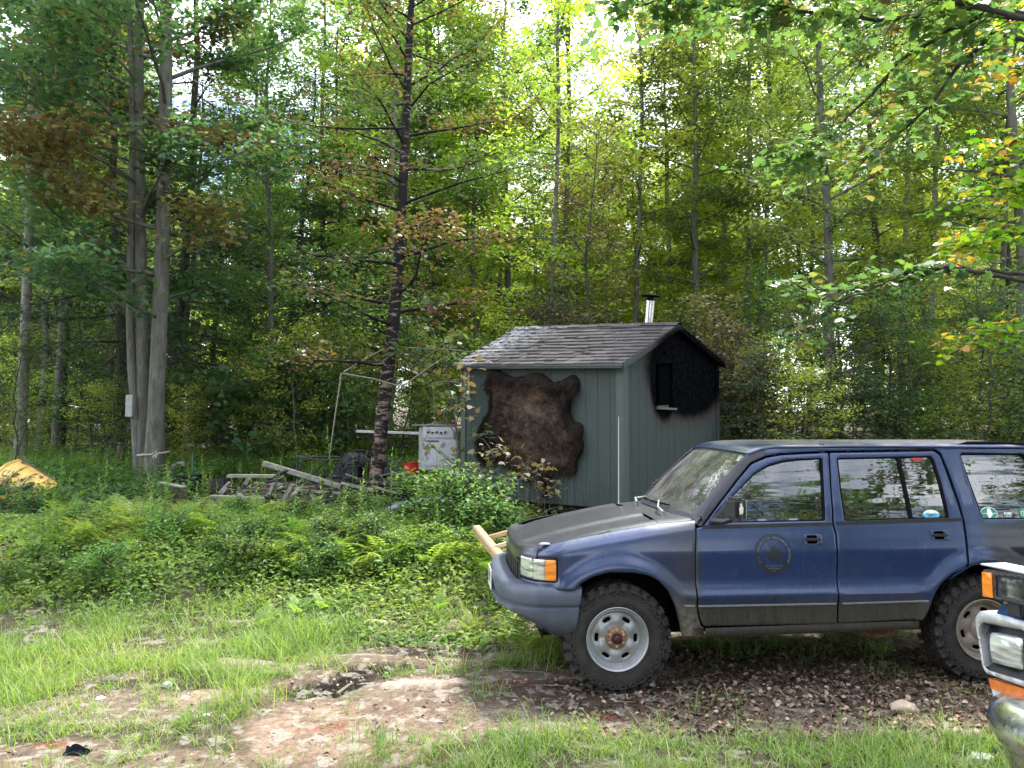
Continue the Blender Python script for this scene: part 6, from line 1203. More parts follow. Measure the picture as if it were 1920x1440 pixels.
mb = MB(); mb.lathe([(0, .0), (.10, .0), (.13, .05), (.125, .05), (.095, .01), (0, .01)], 20, Matrix.Translation(sc0 + Vector((.02, 0, sh_ + .036))) @ Matrix.Rotation(math.pi / 2, 4, 'X')); mb.build('pan', simple('dull_grey_pan', (.25, .26, .22), .5, .4, .3, 20), label='small dented pan lying on the stove top', cat='pan')
for k, (a, b) in enumerate((((845, 892), (866, 880)), ((855, 898), (868, 888)), ((848, 880), (862, 862)))): bar(at(*a, 12.8), at(*b, 12.8), .16, .015, ['crumpled white sheet scrap right of the stove foot', 'lower bent white sheet scrap against the shed corner', 'curled white sheet scrap beside the stove side'][k], WH, 'sheet_scrap', 'scrap', roll=.8 + k)
bar(at(672, 808, 15.2), at(790, 812, 15.2), .5, .05, 'white panel lying level in the weeds behind the charred birch', WHITEST, 'white_panel', 'panel')
bar(at(795, 798, 14.9), at(825, 793, 14.9), .3, .03, 'small white board behind the stove', WHITEST, 'white_panel', 'panel')
# grey-blue plastic shell half hidden by the bushes
SHL = simple('grey_blue_shell', (.20, .24, .29), .35, 0, .15, 6); g0 = at(772, 958, 10.9)
mb = MB(); mb.grid(lambda u, t: tuple(Vector((g0.x - .36 + u * 1.0, g0.y + .22 * math.cos(t) * -1 + u * .1, g0.z - .15 + .27 * math.sin(t) * (.72 + .28 * math.sin(min(1, u * 3) * 1.57)) + u * .10))), np.linspace(0, 1, 14), np.linspace(0, math.pi, 14)); mb.tube([Vector((g0.x - .36 + u * 1.0, g0.y - .20 + u * .1, g0.z + .02 + u * .10)) for u in np.linspace(0, 1, 8)], .018, 6); mb.build('plastic_shell', SHL, label='grey-blue curved plastic shell lying in the weeds before the stove', cat='shell')
# bleached pole frame
PO = simple('pale_pole', (.27, .235, .19), .8, 0, .3, 12, .003)
pf = empty('pole_shelter', (0, 0, 0), label='flimsy frame of pale poles standing left of the shed', cat='frame')
for a, b, Y0, Y1, r in (((642, 700), (760, 727), 12.6, 12.4, .018), ((645, 697), (740, 645), 12.6, 13.8, .016), ((752, 727), (850, 660), 12.4, 13.6, .016), ((764, 652), (900, 662), 13.8, 13.4, .017), ((640, 700), (617, 860), 12.6, 12.7, .020), ((752, 727), (750, 742), 12.4, 12.4, .012), ((812, 718), (868, 718), 13, 12.8, .014), ((812, 720), (815, 780), 13, 13, .010), ((850, 660), (868, 672), 13.5, 13.2, .012)):
    A, Bb = at(*a, Y0), at(*b, Y1); mid = (A + Bb) / 2 + Vector((.0, 0, .03)); mb = MB(); r *= .6; mb.tube([A, mid, Bb], [r, r * .9, r * .7], 7); mb.build('pole', PO, pf)
# new lumber by the nose of the car
a, b = at(893, 991, 8.6), at(962, 1075, 7.3); bar(a, b, .09, .09, 'fresh tan two-by-four pointing towards the nose of the blue wagon', LUM, 'lumber', 'lumber')
a, b = at(912, 1008, 8.3), at(975, 992, 8.2); bar(a, b, .14, .045, 'fresh tan board running behind the nose of the blue wagon', LUM, 'lumber', 'lumber'); a, b = at(925, 1026, 8.0), at(985, 1008, 7.9); bar(a, b, .20, .04, 'pale plywood strip in front of the tan board', simple('pale_plywood', (.50, .37, .27), .8, 0, .15, 9), 'lumber', 'lumber')

rb = random.Random(14)
for k in range(34):
    a = (rb.uniform(405, 800), rb.uniform(893, 940)); b = (a[0] + rb.uniform(-45, 45), a[1] + rb.uniform(-16, 16)); Y = rb.uniform(11.3, 12.8); A, Bb = at(*a, Y), at(*b, Y + rb.uniform(-.4, .4)); A.z = max(A.z, tz(A.x, A.y) + .02); Bb.z = max(Bb.z, tz(Bb.x, Bb.y) + .02)
    dk = rb.random() < .6; bar(A, Bb, rb.uniform(.03, .09), rb.uniform(.015, .04), 'charred or broken board tossed in the heap of clutter' if False else ('charred board end in the heap of clutter' if dk else 'splintered grey board end in the heap of clutter'), CH if dk else GWOOD, 'board_end', 'board', roll=rb.uniform(-.6, .6))['group'] = 'charred board ends in the heap' if dk else 'grey board ends in the heap'

for px, py, Y, d, lb in ((648, 888, 13.0, (.42, .3, .22), 'charred black crate behind the long grey beam'), (600, 900, 13.3, (.5, .3, .16), 'low scorched box under the black table frame'), (408, 905, 13.1, (.32, .25, .14), 'small dark crate right of the black tub'), (700, 872, 13.9, (.4, .3, .2), 'black box just behind the charred birch')):
    p = at(px, py, Y); p.z = max(p.z, tz(p.x, p.y) + d[2] * .4); t = empty('crate', p, (0, 0, px * .1), label=lb, cat='crate'); w, l, h = d
    for sx, sy, dw, dl in ((0, -l / 2, w, .02), (0, l / 2, w, .02), (-w / 2, 0, .02, l - .04), (w / 2, 0, .02, l - .04)): mb = MB(); mb.box((sx, sy, 0), (dw, dl, h), None, .003); mb.build('side', CH, t, smooth=False)
    mb = MB(); mb.box((0, 0, -h / 2 + .01), (w - .04, l - .04, .02)); mb.build('bottom', CH, t, smooth=False)
# ------------------------------------------------------------------ trees
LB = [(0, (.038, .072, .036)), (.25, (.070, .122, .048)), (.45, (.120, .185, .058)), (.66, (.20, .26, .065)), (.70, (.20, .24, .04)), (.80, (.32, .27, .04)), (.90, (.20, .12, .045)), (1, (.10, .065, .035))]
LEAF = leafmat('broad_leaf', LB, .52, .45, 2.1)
LBS = [(0, (.10, .15, .045)), (.25, (.17, .225, .052)), (.45, (.26, .32, .060)), (.66, (.36, .41, .075)), (.70, (.28, .30, .04)), (.85, (.35, .25, .04)), (1, (.15, .09, .04))]  # lighter, yellower greens with the sunlight put into the leaf colour
LEAFS = leafmat('painted_sunlit_leaf', LBS, .55, .45, 2.1)
LEAFM = leafmat('maple_leaf', [(0, (.040, .080, .044)), (.3, (.070, .130, .062)), (.55, (.115, .18, .065)), (.67, (.13, .21, .04)), (.72, (.19, .19, .07)), (.84, (.175, .14, .065)), (.93, (.14, .10, .055)), (1, (.11, .07, .04))], .42, .4, 1.6)
LEAFC = leafmat('needle_spray', [(0, (.018, .042, .028)), (.4, (.038, .076, .042)), (.67, (.075, .125, .052)), (1, (.10, .07, .04))], .3, .6, 1.3)
LEAFD = leafmat('dry_leaf', [(0, (.08, .085, .035)), (.3, (.12, .105, .055)), (.6, (.17, .13, .08)), (.85, (.26, .20, .135)), (1, (.34, .27, .19))], .35, .6, 1.3)
LEAFY = leafmat('turning_maple_leaf', [(0, (.05, .13, .015)), (.35, (.10, .22, .02)), (.67, (.19, .32, .02)), (.72, (.36, .32, .05)), (.84, (.44, .26, .05)), (1, (.34, .15, .05))], .5, .4, 1.7)
BK = barkmat('grey_bark', [(.3, (.055, .050, .046)), (.5, (.13, .12, .11)), (.72, (.24, .22, .20))], 5, .22, .02); BKD = barkmat('dark_bark', [(.3, (.020, .018, .017)), (.5, (.050, .044, .040)), (.75, (.11, .10, .09))], 5, .22, .02); BKP = barkmat('pale_bark', [(.3, (.10, .09, .08)), (.5, (.24, .22, .20)), (.75, (.42, .40, .37))], 5, .6, .01)
CBK = N('charred_birch_bark', .85, 0, .2); _v = CBK.coord('Object', (1, 1, 4)); _n = CBK.noise(3.2, 8, .75, _v, .4); _sx = CBK.n('ShaderNodeSeparateXYZ'); CBK.l(CBK.coord(), _sx.inputs[0]); _q = CBK.n('ShaderNodeMapRange'); CBK.l(_sx.outputs[2], _q.inputs[0]); _q.inputs[1].default_value = .3; _q.inputs[2].default_value = 3.4; _q.inputs[3].default_value = .49; _q.inputs[4].default_value = .57
_c = CBK.mix(CBK.rf(CBK.math('SUBTRACT', _n, CBK.math('SUBTRACT', _q.outputs[0], .5)), .49, .53), (.015, .013, .013), CBK.ramp(CBK.noise(9, 5, .6, _v), [(.3, (.10, .062, .048)), (.6, (.26, .20, .17))])); CBK.color(_c); CBK.bump(_n, .8, .02); CBK = CBK.m
PROT = []
def proto(name, bark, leaf, **k): return tree_meshes(name, bark, leaf, **k)
broad = [proto('broad_a', BK, LEAF, seed=1, H=15, r0=.12, cb=3.2, cr=2.3, nb=46, twigs=8, per=50, ls=.13, style='broad', base_tint=.30, spread=.17), proto('broad_b', BKD, LEAF, seed=2, H=16, r0=.13, cb=5.0, cr=2.4, nb=44, twigs=8, per=50, ls=.135, style='broad', base_tint=.38, spread=.18),
         proto('broad_c', BK, LEAF, seed=3, H=13, r0=.09, cb=2.4, cr=1.9, nb=46, twigs=8, per=48, ls=.12, style='column', base_tint=.42, spread=.16)]
bright = [proto('bright_a', BKP, LEAFS, seed=4, H=14.5, r0=.11, cb=3.6, cr=2.2, nb=46, twigs=8, per=50, ls=.13, style='broad', base_tint=.40, spread=.17, brown=.03), proto('bright_b', BK, LEAFS, seed=5, H=13, r0=.085, cb=3.0, cr=1.8, nb=44, twigs=8, per=48, ls=.125, style='column', base_tint=.50, spread=.16, brown=.04)]
conif = [proto('conifer_a', BKD, LEAFC, seed=6, H=13, r0=.12, cb=.9, cr=2.5, nb=58, twigs=9, per=40, ls=.12, tmpl=T_LANCE * [1, 1.3, 1], style='conifer', base_tint=.32, spread=.16), proto('conifer_b', BKD, LEAFC, seed=7, H=10, r0=.10, cb=.5, cr=2.1, nb=50, twigs=9, per=40, ls=.11, tmpl=T_LANCE * [1, 1.3, 1], style='conifer', base_tint=.45, spread=.16)]
sap = [proto('sapling_a', BKD, LEAF, seed=8, H=5.0, r0=.035, cb=.5, cr=1.15, nb=26, twigs=6, per=40, ls=.10, style='column', base_tint=.33, spread=.20), proto('sapling_b', BK, LEAFS, seed=9, H=4.0, r0=.03, cb=.4, cr=1.1, nb=24, twigs=6, per=40, ls=.10, style='broad', base_tint=.38, spread=.20, rise=(.3, .8)), proto('sapling_c', BKD, LEAFC, seed=10, H=4.2, r0=.05, cb=.3, cr=1.4, nb=40, twigs=8, per=30, ls=.10, tmpl=T_LANCE * [1, 1.3, 1], style='conifer', base_tint=.45, spread=.13)]
wall = [proto('wall_a', BK, LEAF, seed=11, H=15, r0=.10, cb=.8, cr=2.9, nb=70, twigs=8, per=46, ls=.25, style='broad', base_tint=.36, spread=.26), proto('wall_b', BK, LEAFS, seed=12, H=14, r0=.10, cb=.6, cr=2.7, nb=66, twigs=8, per=46, ls=.24, style='broad', base_tint=.42, spread=.26)]
rt = random.Random(21); NT = 0
def put(ms, x, y, sc, label, group, name='tree', cat='tree', dz=0, rz_=None, szz=None):
    return place_tree(ms, (x, y, tz(x, y) + dz), rt.uniform(0, 6.28) if rz_ is None else rz_, sc, label, group, name, cat, szz)
def scat(n, x0, x1, y0, y1, mind, keep=None, occ=[]):
    out = []; k = 0
    while len(out) < n and k < n * 60:
        k += 1; y = rt.uniform(y0, y1); x = rt.uniform(x0, x1) * (y / y1 if True else 1)
        if keep and not keep(x, y): continue
        if all((x - a) ** 2 + (y - b) ** 2 > mind ** 2 for a, b in occ): out.append((x, y)); occ.append((x, y))
    return out
notshed = lambda x, y: not (x > -1.8 and x < 4.2 and y < 15.2)
# left: dark hemlocks and shaded hardwoods
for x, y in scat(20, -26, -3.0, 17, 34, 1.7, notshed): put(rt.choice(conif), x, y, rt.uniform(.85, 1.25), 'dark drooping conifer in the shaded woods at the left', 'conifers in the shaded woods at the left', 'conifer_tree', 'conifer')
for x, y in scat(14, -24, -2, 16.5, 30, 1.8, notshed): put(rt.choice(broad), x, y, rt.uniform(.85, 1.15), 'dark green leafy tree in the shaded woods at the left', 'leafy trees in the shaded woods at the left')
# centre and right: hardwoods, sunlight painted into their paler leaves
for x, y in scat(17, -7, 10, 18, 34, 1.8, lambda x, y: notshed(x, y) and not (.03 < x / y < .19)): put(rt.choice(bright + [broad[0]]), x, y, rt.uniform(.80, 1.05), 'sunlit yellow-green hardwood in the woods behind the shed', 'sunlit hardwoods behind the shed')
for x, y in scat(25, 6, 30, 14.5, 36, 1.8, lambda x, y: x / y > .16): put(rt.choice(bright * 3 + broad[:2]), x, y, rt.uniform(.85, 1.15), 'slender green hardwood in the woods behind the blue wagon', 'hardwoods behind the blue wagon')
for x, y in scat(9, 3, 20, 13.5, 20, 1.6, lambda x, y: x / y > .24): put(rt.choice(conif[1:] + [sap[2]]), x, y, rt.uniform(.45, .75), 'young feathery conifer in the thicket behind the blue wagon', 'young conifers behind the blue wagon', 'conifer_tree', 'conifer')
for x, y in scat(9, .5, 6.5, 19, 31, 1.6, lambda x, y: .02 < x / y < .20): put(rt.choice(bright), x, y, rt.uniform(.62, .76), 'shorter sunlit hardwood under the open sky behind the shed', 'shorter hardwoods under the sky gap')
# wall of distant trees closing the view
for x, y in scat(64, -44, 46, 27, 50, 2.4): put(rt.choice(wall), x, y, rt.uniform(.8, 1.05) * (.74 if .2 < x / y * 10 < 2.0 else (.8 if -3 < x / y * 10 < 3.5 else 1.0)), 'far tree at the back of the woods', 'far trees at the back of the woods')
# thicket
for x, y in scat(44, -34, 36, 21, 30, 1.5, notshed): put(rt.choice(sap[:2]), x, y, rt.uniform(.8, 1.3), 'low leafy sapling deep in the woods', 'saplings deep in the woods', 'sapling', 'sapling')
for x, y in scat(30, -13, -1.6, 15.2, 19, .9, notshed): put(rt.choice(sap[:2]), x, y, rt.uniform(.35, .8), 'leafy sapling in the thicket behind the burnt clutter', 'saplings behind the burnt clutter', 'sapling', 'sapling')
for x, y in scat(34, 3, 14, 11.8, 17, .8, lambda x, y: x / y > .27 and y > 11.5): put(rt.choice(sap), x, y, rt.uniform(.45, .9), 'leafy sapling in the thicket right of the shed', 'saplings right of the shed', 'sapling', 'sapling')
for x, y in scat(12, -3, 5, 15.4, 18, .9): put(rt.choice(sap), x, y, rt.uniform(.5, .95), 'leafy sapling in the thicket just behind the shed', 'saplings just behind the shed', 'sapling', 'sapling')
# trees across the clearing, behind the camera; the car windows mirror them
for i in range(22):
    a = -84 + i * 8; x = 24 * math.sin(math.radians(a)); y = -19 * math.cos(math.radians(a)) - 1; put(rt.choice(broad + wall), x, y, rt.uniform(.72, 1.0), 'tree on the far side of the clearing', 'trees across the clearing')
# ---- individually placed trees
def path(px_pts, Y, base=None):
    out = []
    for px, py in px_pts: p = at(px, py, Y); out.append((p.x, p.y, p.z))
    return out
def own_tree(pts, Y, r0, label, bark, leaf, name='tree', cat='tree', **k):
    P = path(pts, Y); b = P[0]; root = (b[0], b[1], tz(b[0], b[1])); rel = [(p[0] - b[0], p[1] - b[1], p[2] - root[2]) for p in P]; rel[0] = (rel[0][0], 0, -.2)
    ms = tree_meshes(name, bark, leaf, r0=r0, trunkpath=rel, **k); return place_tree(ms, root, 0, 1, label, None, name, cat)
mk = dict(tmpl=T_MAPLE, style='broad', tilt=.45)
t1 = own_tree([(288, 892), (293, 760), (299, 620), (304, 480), (308, 330), (311, 150), (311, 0), (312, -200), (316, -420)], 13.8, .148, 'thick grey maple trunk with a rope tied round it, largest of the trio', BK, LEAFM, 'maple_tree', 'maple', seed=31, cb=2.3, cr=2.7, nb=31, twigs=9, per=62, ls=.115, brown=.17, base_tint=.34, spread=.20, taper=.45, **mk)
t2 = own_tree([(272, 885), (268, 740), (266, 600), (264, 470), (262, 300), (260, 150), (262, 0), (266, -200)], 14.05, .118, 'middle trunk of the maple trio, standing just left of the thickest', BK, LEAFM, 'maple_tree', 'maple', seed=32, cb=3.6, cr=2.2, nb=13, twigs=8, per=58, ls=.115, brown=.2, base_tint=.30, spread=.25, taper=.4, **mk)
t3 = own_tree([(266, 862), (253, 770), (247, 690), (244, 600), (246, 450), (250, 250), (246, 100), (240, -60)], 14.0, .082, 'thinnest, leftmost trunk of the maple trio, curving out to the left', BK, LEAFM, 'maple_tree', 'maple', seed=33, cb=3.0, cr=2.7, nb=20, twigs=8, per=58, ls=.115, brown=.12, base_tint=.36, spread=.25, taper=.4, azr=(2.2, 4.6), **mk)
t4 = own_tree([(704, 905), (712, 830), (722, 740), (734, 640), (745, 540), (753, 400), (760, 260), (765, 130), (772, 0), (778, -140)], 12.9, .122, 'charred birch with peeling black and pink bark between the clutter', CBK, LEAFM, 'charred_birch', 'birch', seed=34, cb=2.0, cr=2.1, nb=40, twigs=8, per=34, ls=.095, brown=.5, base_tint=.3, spread=.20, taper=.62, tmpl=T_OVAL, style='broad', rise=(-.05, .75))
own_tree([(37, 885), (42, 760), (48, 600), (55, 420), (60, 200), (63, 0), (66, -100)], 15.8, .11, 'pale-barked slim trunk above the yellow plough blade', BKP, LEAF, seed=35, cb=4.6, cr=2.0, nb=26, twigs=7, per=50, spread=.17, ls=.12, base_tint=.3, taper=.4)
own_tree([(108, 805), (113, 700), (118, 600), (121, 420), (124, 200), (126, 0)], 18, .11, 'slim grey trunk in the shade between the plough blade and the maples', BK, LEAF, seed=36, cb=4.8, cr=2.0, nb=26, twigs=7, per=50, spread=.17, ls=.12, base_tint=.25, taper=.4)
own_tree([(1105, 640), (1103, 560), (1098, 480), (1110, 380), (1122, 260), (1126, 240)], 14.6, .05, 'leaning sapling with dry scorched leaves behind the shed roof', BKD, LEAFD, 'dry_tree', 'tree', seed=37, cb=2.2, cr=1.15, nb=30, twigs=6, per=30, ls=.085, base_tint=.45, spread=.17, tmpl=T_OVAL, style='column')
for i, (px, Y, w, top, lb) in enumerate(((1188, 19, .10, 0, 'straight trunk seen just left of the flue cap'), (1428, 20, .12, 0, 'dark trunk rising between the shed and the blue wagon roof'), (1690, 18, .10, 0, 'pale trunk in the middle of the right-hand woods'), (1742, 17, .11, 0, 'pale slanting trunk left of the turning maple'), (1052, 21, .12, 0, 'tall bare-stemmed tree against the open sky'), (787, 19, .10, 0, 'grey trunk right of the charred birch'), (1515, 22, .10, 0, 'thin grey trunk above the front door of the wagon'), (1875, 16, .10, 0, 'trunk behind the turning maple at the right edge'), (1032, 16.5, .085, 0, 'grey trunk ending behind the shed roof'))):
    own_tree([(px, 830), (px + 4 - 3 * (i % 3), 600), (px + 10, 400), (px + 16, 200), (px + 12, 60), (px + 20, -60)], Y, w * .68, lb, BKP if 'pale' in lb else BK, LEAFS if px > 900 else LEAF, seed=50 + i, cb=3.6, cr=1.8, nb=30, twigs=7, per=40, ls=.12, base_tint=.45, spread=.17, taper=.45)
for i, (px, py, Y, h_, lb) in enumerate(((1385, 830, 13.2, 2.1, 'brown withered shrub against the scorched end of the shed'), (1345, 830, 13.9, 2.8, 'tall brown withered shrub behind the right corner of the shed'), (1440, 850, 12.9, 1.5, 'low brown withered shrub above the wagon windscreen'), (1010, 640, 14.8, 2.9, 'dry brown sapling behind the middle of the shed roof'))):
    p = at(px, py, Y); ms = tree_meshes('shrub', BKD, LEAFD, seed=70 + i, H=h_ + .6, r0=.03, cb=.3, cr=.8, nb=26, twigs=6, per=34, ls=.085, tmpl=T_OVAL, style='column', base_tint=.45, spread=.16); place_tree(ms, (p.x, p.y, tz(p.x, p.y)), i, 1, lb, None, 'withered_shrub', 'shrub')
# mid-ground maples with pale and yellow leaves, left of the shed
own_tree([(870, 925), (862, 860), (852, 780), (838, 700), (820, 630), (800, 560)], 11.4, .022, 'spindly maple sapling with yellowing leaves at the left corner of the shed', BKD, LEAFM, 'maple_sapling', 'sapling', seed=80, cb=.4, cr=.55, nb=14, twigs=4, per=14, ls=.115, brown=.40, base_tint=.45, spread=.14, tmpl=T_MAPLE, style='column')
for i, (px, py, Y, H_, lb) in enumerate(((500, 850, 15.5, 2.3, 'pale green maple bush behind the pallet heap'), (425, 850, 16, 1.9, 'dark green maple bush right of the maple trio'), (570, 850, 16.3, 2.0, 'low maple bush left of the pole frame'))):
    p = at(px, py, Y); ms = tree_meshes('bush', BKD, LEAFM, seed=90 + i, H=H_, r0=.03, cb=.25, cr=1.0, nb=20, twigs=6, per=26, ls=.14, tmpl=T_MAPLE, style='broad', base_tint=.38, spread=.18, rise=(.5, .6)); place_tree(ms, (p.x, p.y, tz(p.x, p.y)), i, 1, lb, None, 'maple_bush', 'bush')
# rope and box on the maple
R0 = at(288, 850, 13.8); mb = MB(); mb.tube([Vector((R0.x + .265 * math.cos(a), 13.8 + .265 * math.sin(a), R0.z + .03 * math.sin(a + 1))) for a in np.linspace(0, 2 * math.pi, 20)], .014, 6, False)
for a in range(5): mb.tube([Vector((R0.x + .16, 13.56, R0.z)), Vector((R0.x + .16 + .05 * math.cos(a * 1.3), 13.50, R0.z - .02 + .06 * math.sin(a * 1.3)))], .012, 5)
mb.build('rope', simple('grey_rope', (.38, .36, .33), .9, 0, .25, 40), label='grey rope knotted round the thickest maple trunk', cat='rope')
c = at(245, 761, 13.9); mb = MB(); mb.box(c, (.13, .14, .40), None, .008); mb.build('box', simple('grey_metal_box', (.30, .31, .30), .5, .3, .2, 12), label='upright grey metal box fixed to the left side of the maple trio', cat='box')
# ---- maple reaching in from the right edge and overhead (trunk out of frame)
def limb_tree(name, root, limbs, leafm, label, cat, seed, ls, per, brown, base, spread=.20, tw=10, tl=.9, droop=0):
    rng = np.random.default_rng(seed); br = []; lp = []; lt = []
    H = max(p[2] for L in limbs for p in L) + 1.0; T = tubes([(np.array([(0, 0, -.3), (.02, 0, H * .5), (0, .02, H)]), np.array([.17, .13, .08]))], 12)
    for L in limbs:
        P = np.array(L, float); m = len(P); ts = np.linspace(0, m - 1, m * 4); Q = np.stack([np.interp(ts, range(m), P[:, k]) for k in range(3)], 1) + rng.normal(0, .012, (m * 4, 3)); br.append((Q, np.linspace(.028, .006, len(Q))))
        Lb = np.linalg.norm(P[-1] - P[0])
        for j in range(int(tw * Lb)):
            s = rng.uniform(.15, 1) ** .8 * (len(Q) - 1.01); k = int(s); c = Q[k] + (Q[k + 1] - Q[k]) * (s - k); dd = Q[k + 1] - Q[k]; dd /= np.linalg.norm(dd); sd = np.cross(dd, [0, 0, 1]); sd /= np.linalg.norm(sd)
            td = dd * rng.uniform(.4, 1) + sd * rng.choice([-1, 1]) * rng.uniform(.4, 1) + [0, 0, rng.normal(-droop, .22)]; Tw = wander(c, td, tl * rng.uniform(.4, 1), 3, rng, .12); br.append((Tw, np.array([.006, .005, .0035, .002])))
            mm = max(3, int(per * rng.uniform(.5, 1.4))); u = rng.uniform(.1, 1.05, mm) * 3; kk = np.minimum(u.astype(int), 2); lp.append(Tw[kk] + (Tw[kk + 1] - Tw[kk]) * (u - kk)[:, None] + rng.normal(0, 1, (mm, 3)) * [spread, spread, spread * .3])
            t = np.clip(base + rng.normal(0, .12) + rng.normal(0, .08, mm), .02, .68); t = np.clip(rng.normal(.82, .09, mm), .69, 1) if rng.uniform() < brown else t; lt.append(t)
    lp = np.concatenate(lp); lt = np.concatenate(lt); sz = ls * rng.uniform(.6, 1.25, len(lp)); V, F = leaves(lp, sz, T_MAPLE, rng, .42); r = empty(name, root, label=label, cat=cat)
    link('trunk', mesh_np(*T, BK, smooth=True, name='t'), r); B = tubes(br, 5); link('limbs', mesh_np(B[0], B[1], BKD, smooth=True, name='l'), r); link('crown', mesh_np(V, F, leafm, {'tint': np.repeat(lt, len(T_MAPLE))}, name='c'), r, kind='stuff')
def limbs_px(root, L): return [[(0, 0, L_[0][3])] + [tuple(at(px, py, Y) - Vector(root)) for px, py, Y, _ in L_] for L_ in L]
root = (7.6, 8.6, 0)
limb_tree('turning_maple', root, limbs_px(root, [[(1990, 340, 9, 4.0), (1900, 350, 8.8, 0), (1800, 380, 8.6, 0)], [(1980, 250, 9.2, 4.6), (1860, 270, 9, 0)], [(2000, 430, 9, 3.6), (1880, 440, 8.8, 0), (1790, 470, 8.6, 0)], [(1990, 120, 9, 5.2), (1880, 130, 8.8, 0)], [(2000, 600, 9, 2.8), (1900, 610, 8.9, 0), (1830, 630, 8.8, 0)], [(1990, 20, 9, 5.8), (1900, 30, 8.8, 0)]]), LEAFY, 'turning maple with orange-tipped leaves at the right edge', 'maple', 101, .105, 13, .22, .50, .17, 11, .55)
root = (5.2, 5.2, 0)
limb_tree('overhanging_maple', root, limbs_px(root, [[(1850, 20, 6.2, 4.4), (1700, 100, 6.6, 0), (1560, 260, 7.0, 0), (1470, 310, 7.2, 0)], [(1840, 10, 6.2, 4.5), (1640, 40, 6.4, 0), (1500, 20, 6.6, 0), (1400, 5, 6.6, 0), (1230, 30, 6.8, 0)], [(1860, 60, 6.4, 4.2), (1720, 220, 6.9, 0), (1600, 320, 7.2, 0)], [(1860, 20, 6, 4.4), (1600, -40, 6.2, 0), (1300, -20, 6.4, 0), (1150, 20, 6.6, 0)]]) + [[(0, 0, 4.0), (1.2, -3.2, 4.3), (1.3, -5.6, 3.9), (.4, -7.4, 3.6)], [(0, 0, 4.2), (1.6, -2.6, 4.8), (2.6, -5.0, 4.6), (2.4, -7.2, 4.2)]], LEAFM, 'maple reaching in overhead from the right, dark green leaves on black twigs', 'maple', 102, .105, 14, .10, .48, .14, 9, .5, .1)
root = (6.6, 7.0, 0)
limb_tree('reaching_maple', root, limbs_px(root, [[(1920, 512, 7.6, 2.9), (1800, 505, 7.6, 0), (1700, 520, 7.7, 0), (1580, 560, 7.8, 0), (1480, 640, 7.9, 0)], [(1780, 500, 7.6, 2.9), (1690, 512, 7.8, 0), (1600, 545, 8.0, 0), (1500, 540, 8.0, 0)]]), LEAFM, 'maple with one long thin branch reaching over the blue wagon', 'maple', 103, .11, 7, .10, .40, .12, 7, .38)
# ------------------------------------------------------------------ weeds, ferns, goldenrod
rw = np.random.default_rng(77)
FERN = leafmat('fern_frond', [(0, (.075, .15, .035)), (.4, (.15, .25, .05)), (.7, (.25, .34, .075)), (1, (.36, .42, .13))], .5, .5, 1.4)
def fern_mesh(seed, nf=8, L=.42, w=.15, name='fern'):
    rng = np.random.default_rng(seed); V = []; T = []
    for f in range(nf):
        a = f * 2 * np.pi / nf + rng.normal(0, .3); l = L * rng.uniform(.7, 1.15); t0 = rng.uniform(.2, .9); el = rng.uniform(.9, 1.3)
        P = []; p = np.array([0, 0, 0.]); 
        for i in range(13):
            P.append(p.copy()); e = el - 1.15 * (i / 12) ** 1.3; p = p + np.array([np.cos(a) * np.cos(e), np.sin(a) * np.cos(e), np.sin(e)]) * l / 12 * 1.4
        P = np.array(P); side = np.array([-np.sin(a), np.cos(a), 0])
        for i in range(3, 13):
            fwd = P[i] - P[i - 1]; fwd /= np.linalg.norm(fwd); u = (i - 3) / 9; ww = w * (1 - u) ** .7 * (.5 + .5 * min(1, (u + .15) * 4)) + .012; hw = l / 12 * .62
            for s in (-1, 1):
                d = side * s + fwd * .35 + np.array([0, 0, -.12]); c = P[i]; V += [c - fwd * hw * .8, c + d * ww * .55 - fwd * hw * .75, c + d * ww, c + d * ww * .5 + fwd * hw * .75]; T += [t0] * 4
        for i in range(12): V += [P[i] - side * .003, P[i] + side * .003, P[i + 1] + side * .003, P[i + 1] - side * .003]; T += [t0] * 4
    V = np.array(V); return mesh_np(V, np.arange(len(V)).reshape(-1, 4), FERN, {'tint': np.array(T)}, name=name)
ferns = [fern_mesh(i, 7 + i % 3, .34 + .05 * (i % 3), .13) for i in range(4)]
def golden_mesh(seed, H=.9, name='goldenrod', n=46, ll=.11):
    rng = np.random.default_rng(seed); st = wander((0, 0, 0), (rng.normal(0, .05), rng.normal(0, .05), 1), H, 6, rng, .04); B = tubes([(st, np.linspace(.005, .002, 7))], 4)
    u = np.linspace(.12, 1.0, n); k = np.minimum((u * 6).astype(int), 5); P = st[k] + (st[k + 1] - st[k]) * (u * 6 - k)[:, None]; a = np.arange(n) * 2.4 + rng.normal(0, .2, n); e = .15 + .9 * u ** 3
    D = np.c_[np.cos(a) * np.cos(e), np.sin(a) * np.cos(e), np.sin(e)]; sz = ll * (1.05 - .75 * u ** 2) * rng.uniform(.8, 1.2, n); V, F = leaves(P, sz, T_LANCE * [1, 1.15, 1.3], rng, .15, D); 
    V2 = np.concatenate([B[0], V]); F2 = np.concatenate([B[1], F + len(B[0])]); t = np.concatenate([np.full(len(B[0]), .4), np.repeat(.35 + .45 * u ** 3 + rng.normal(0, .04, n), 4)]); return mesh_np(V2, F2, WEED, {'tint': np.clip(t, 0, .88)}, name=name)
golds = [golden_mesh(i, .7 + .1 * i) for i in range(4)]
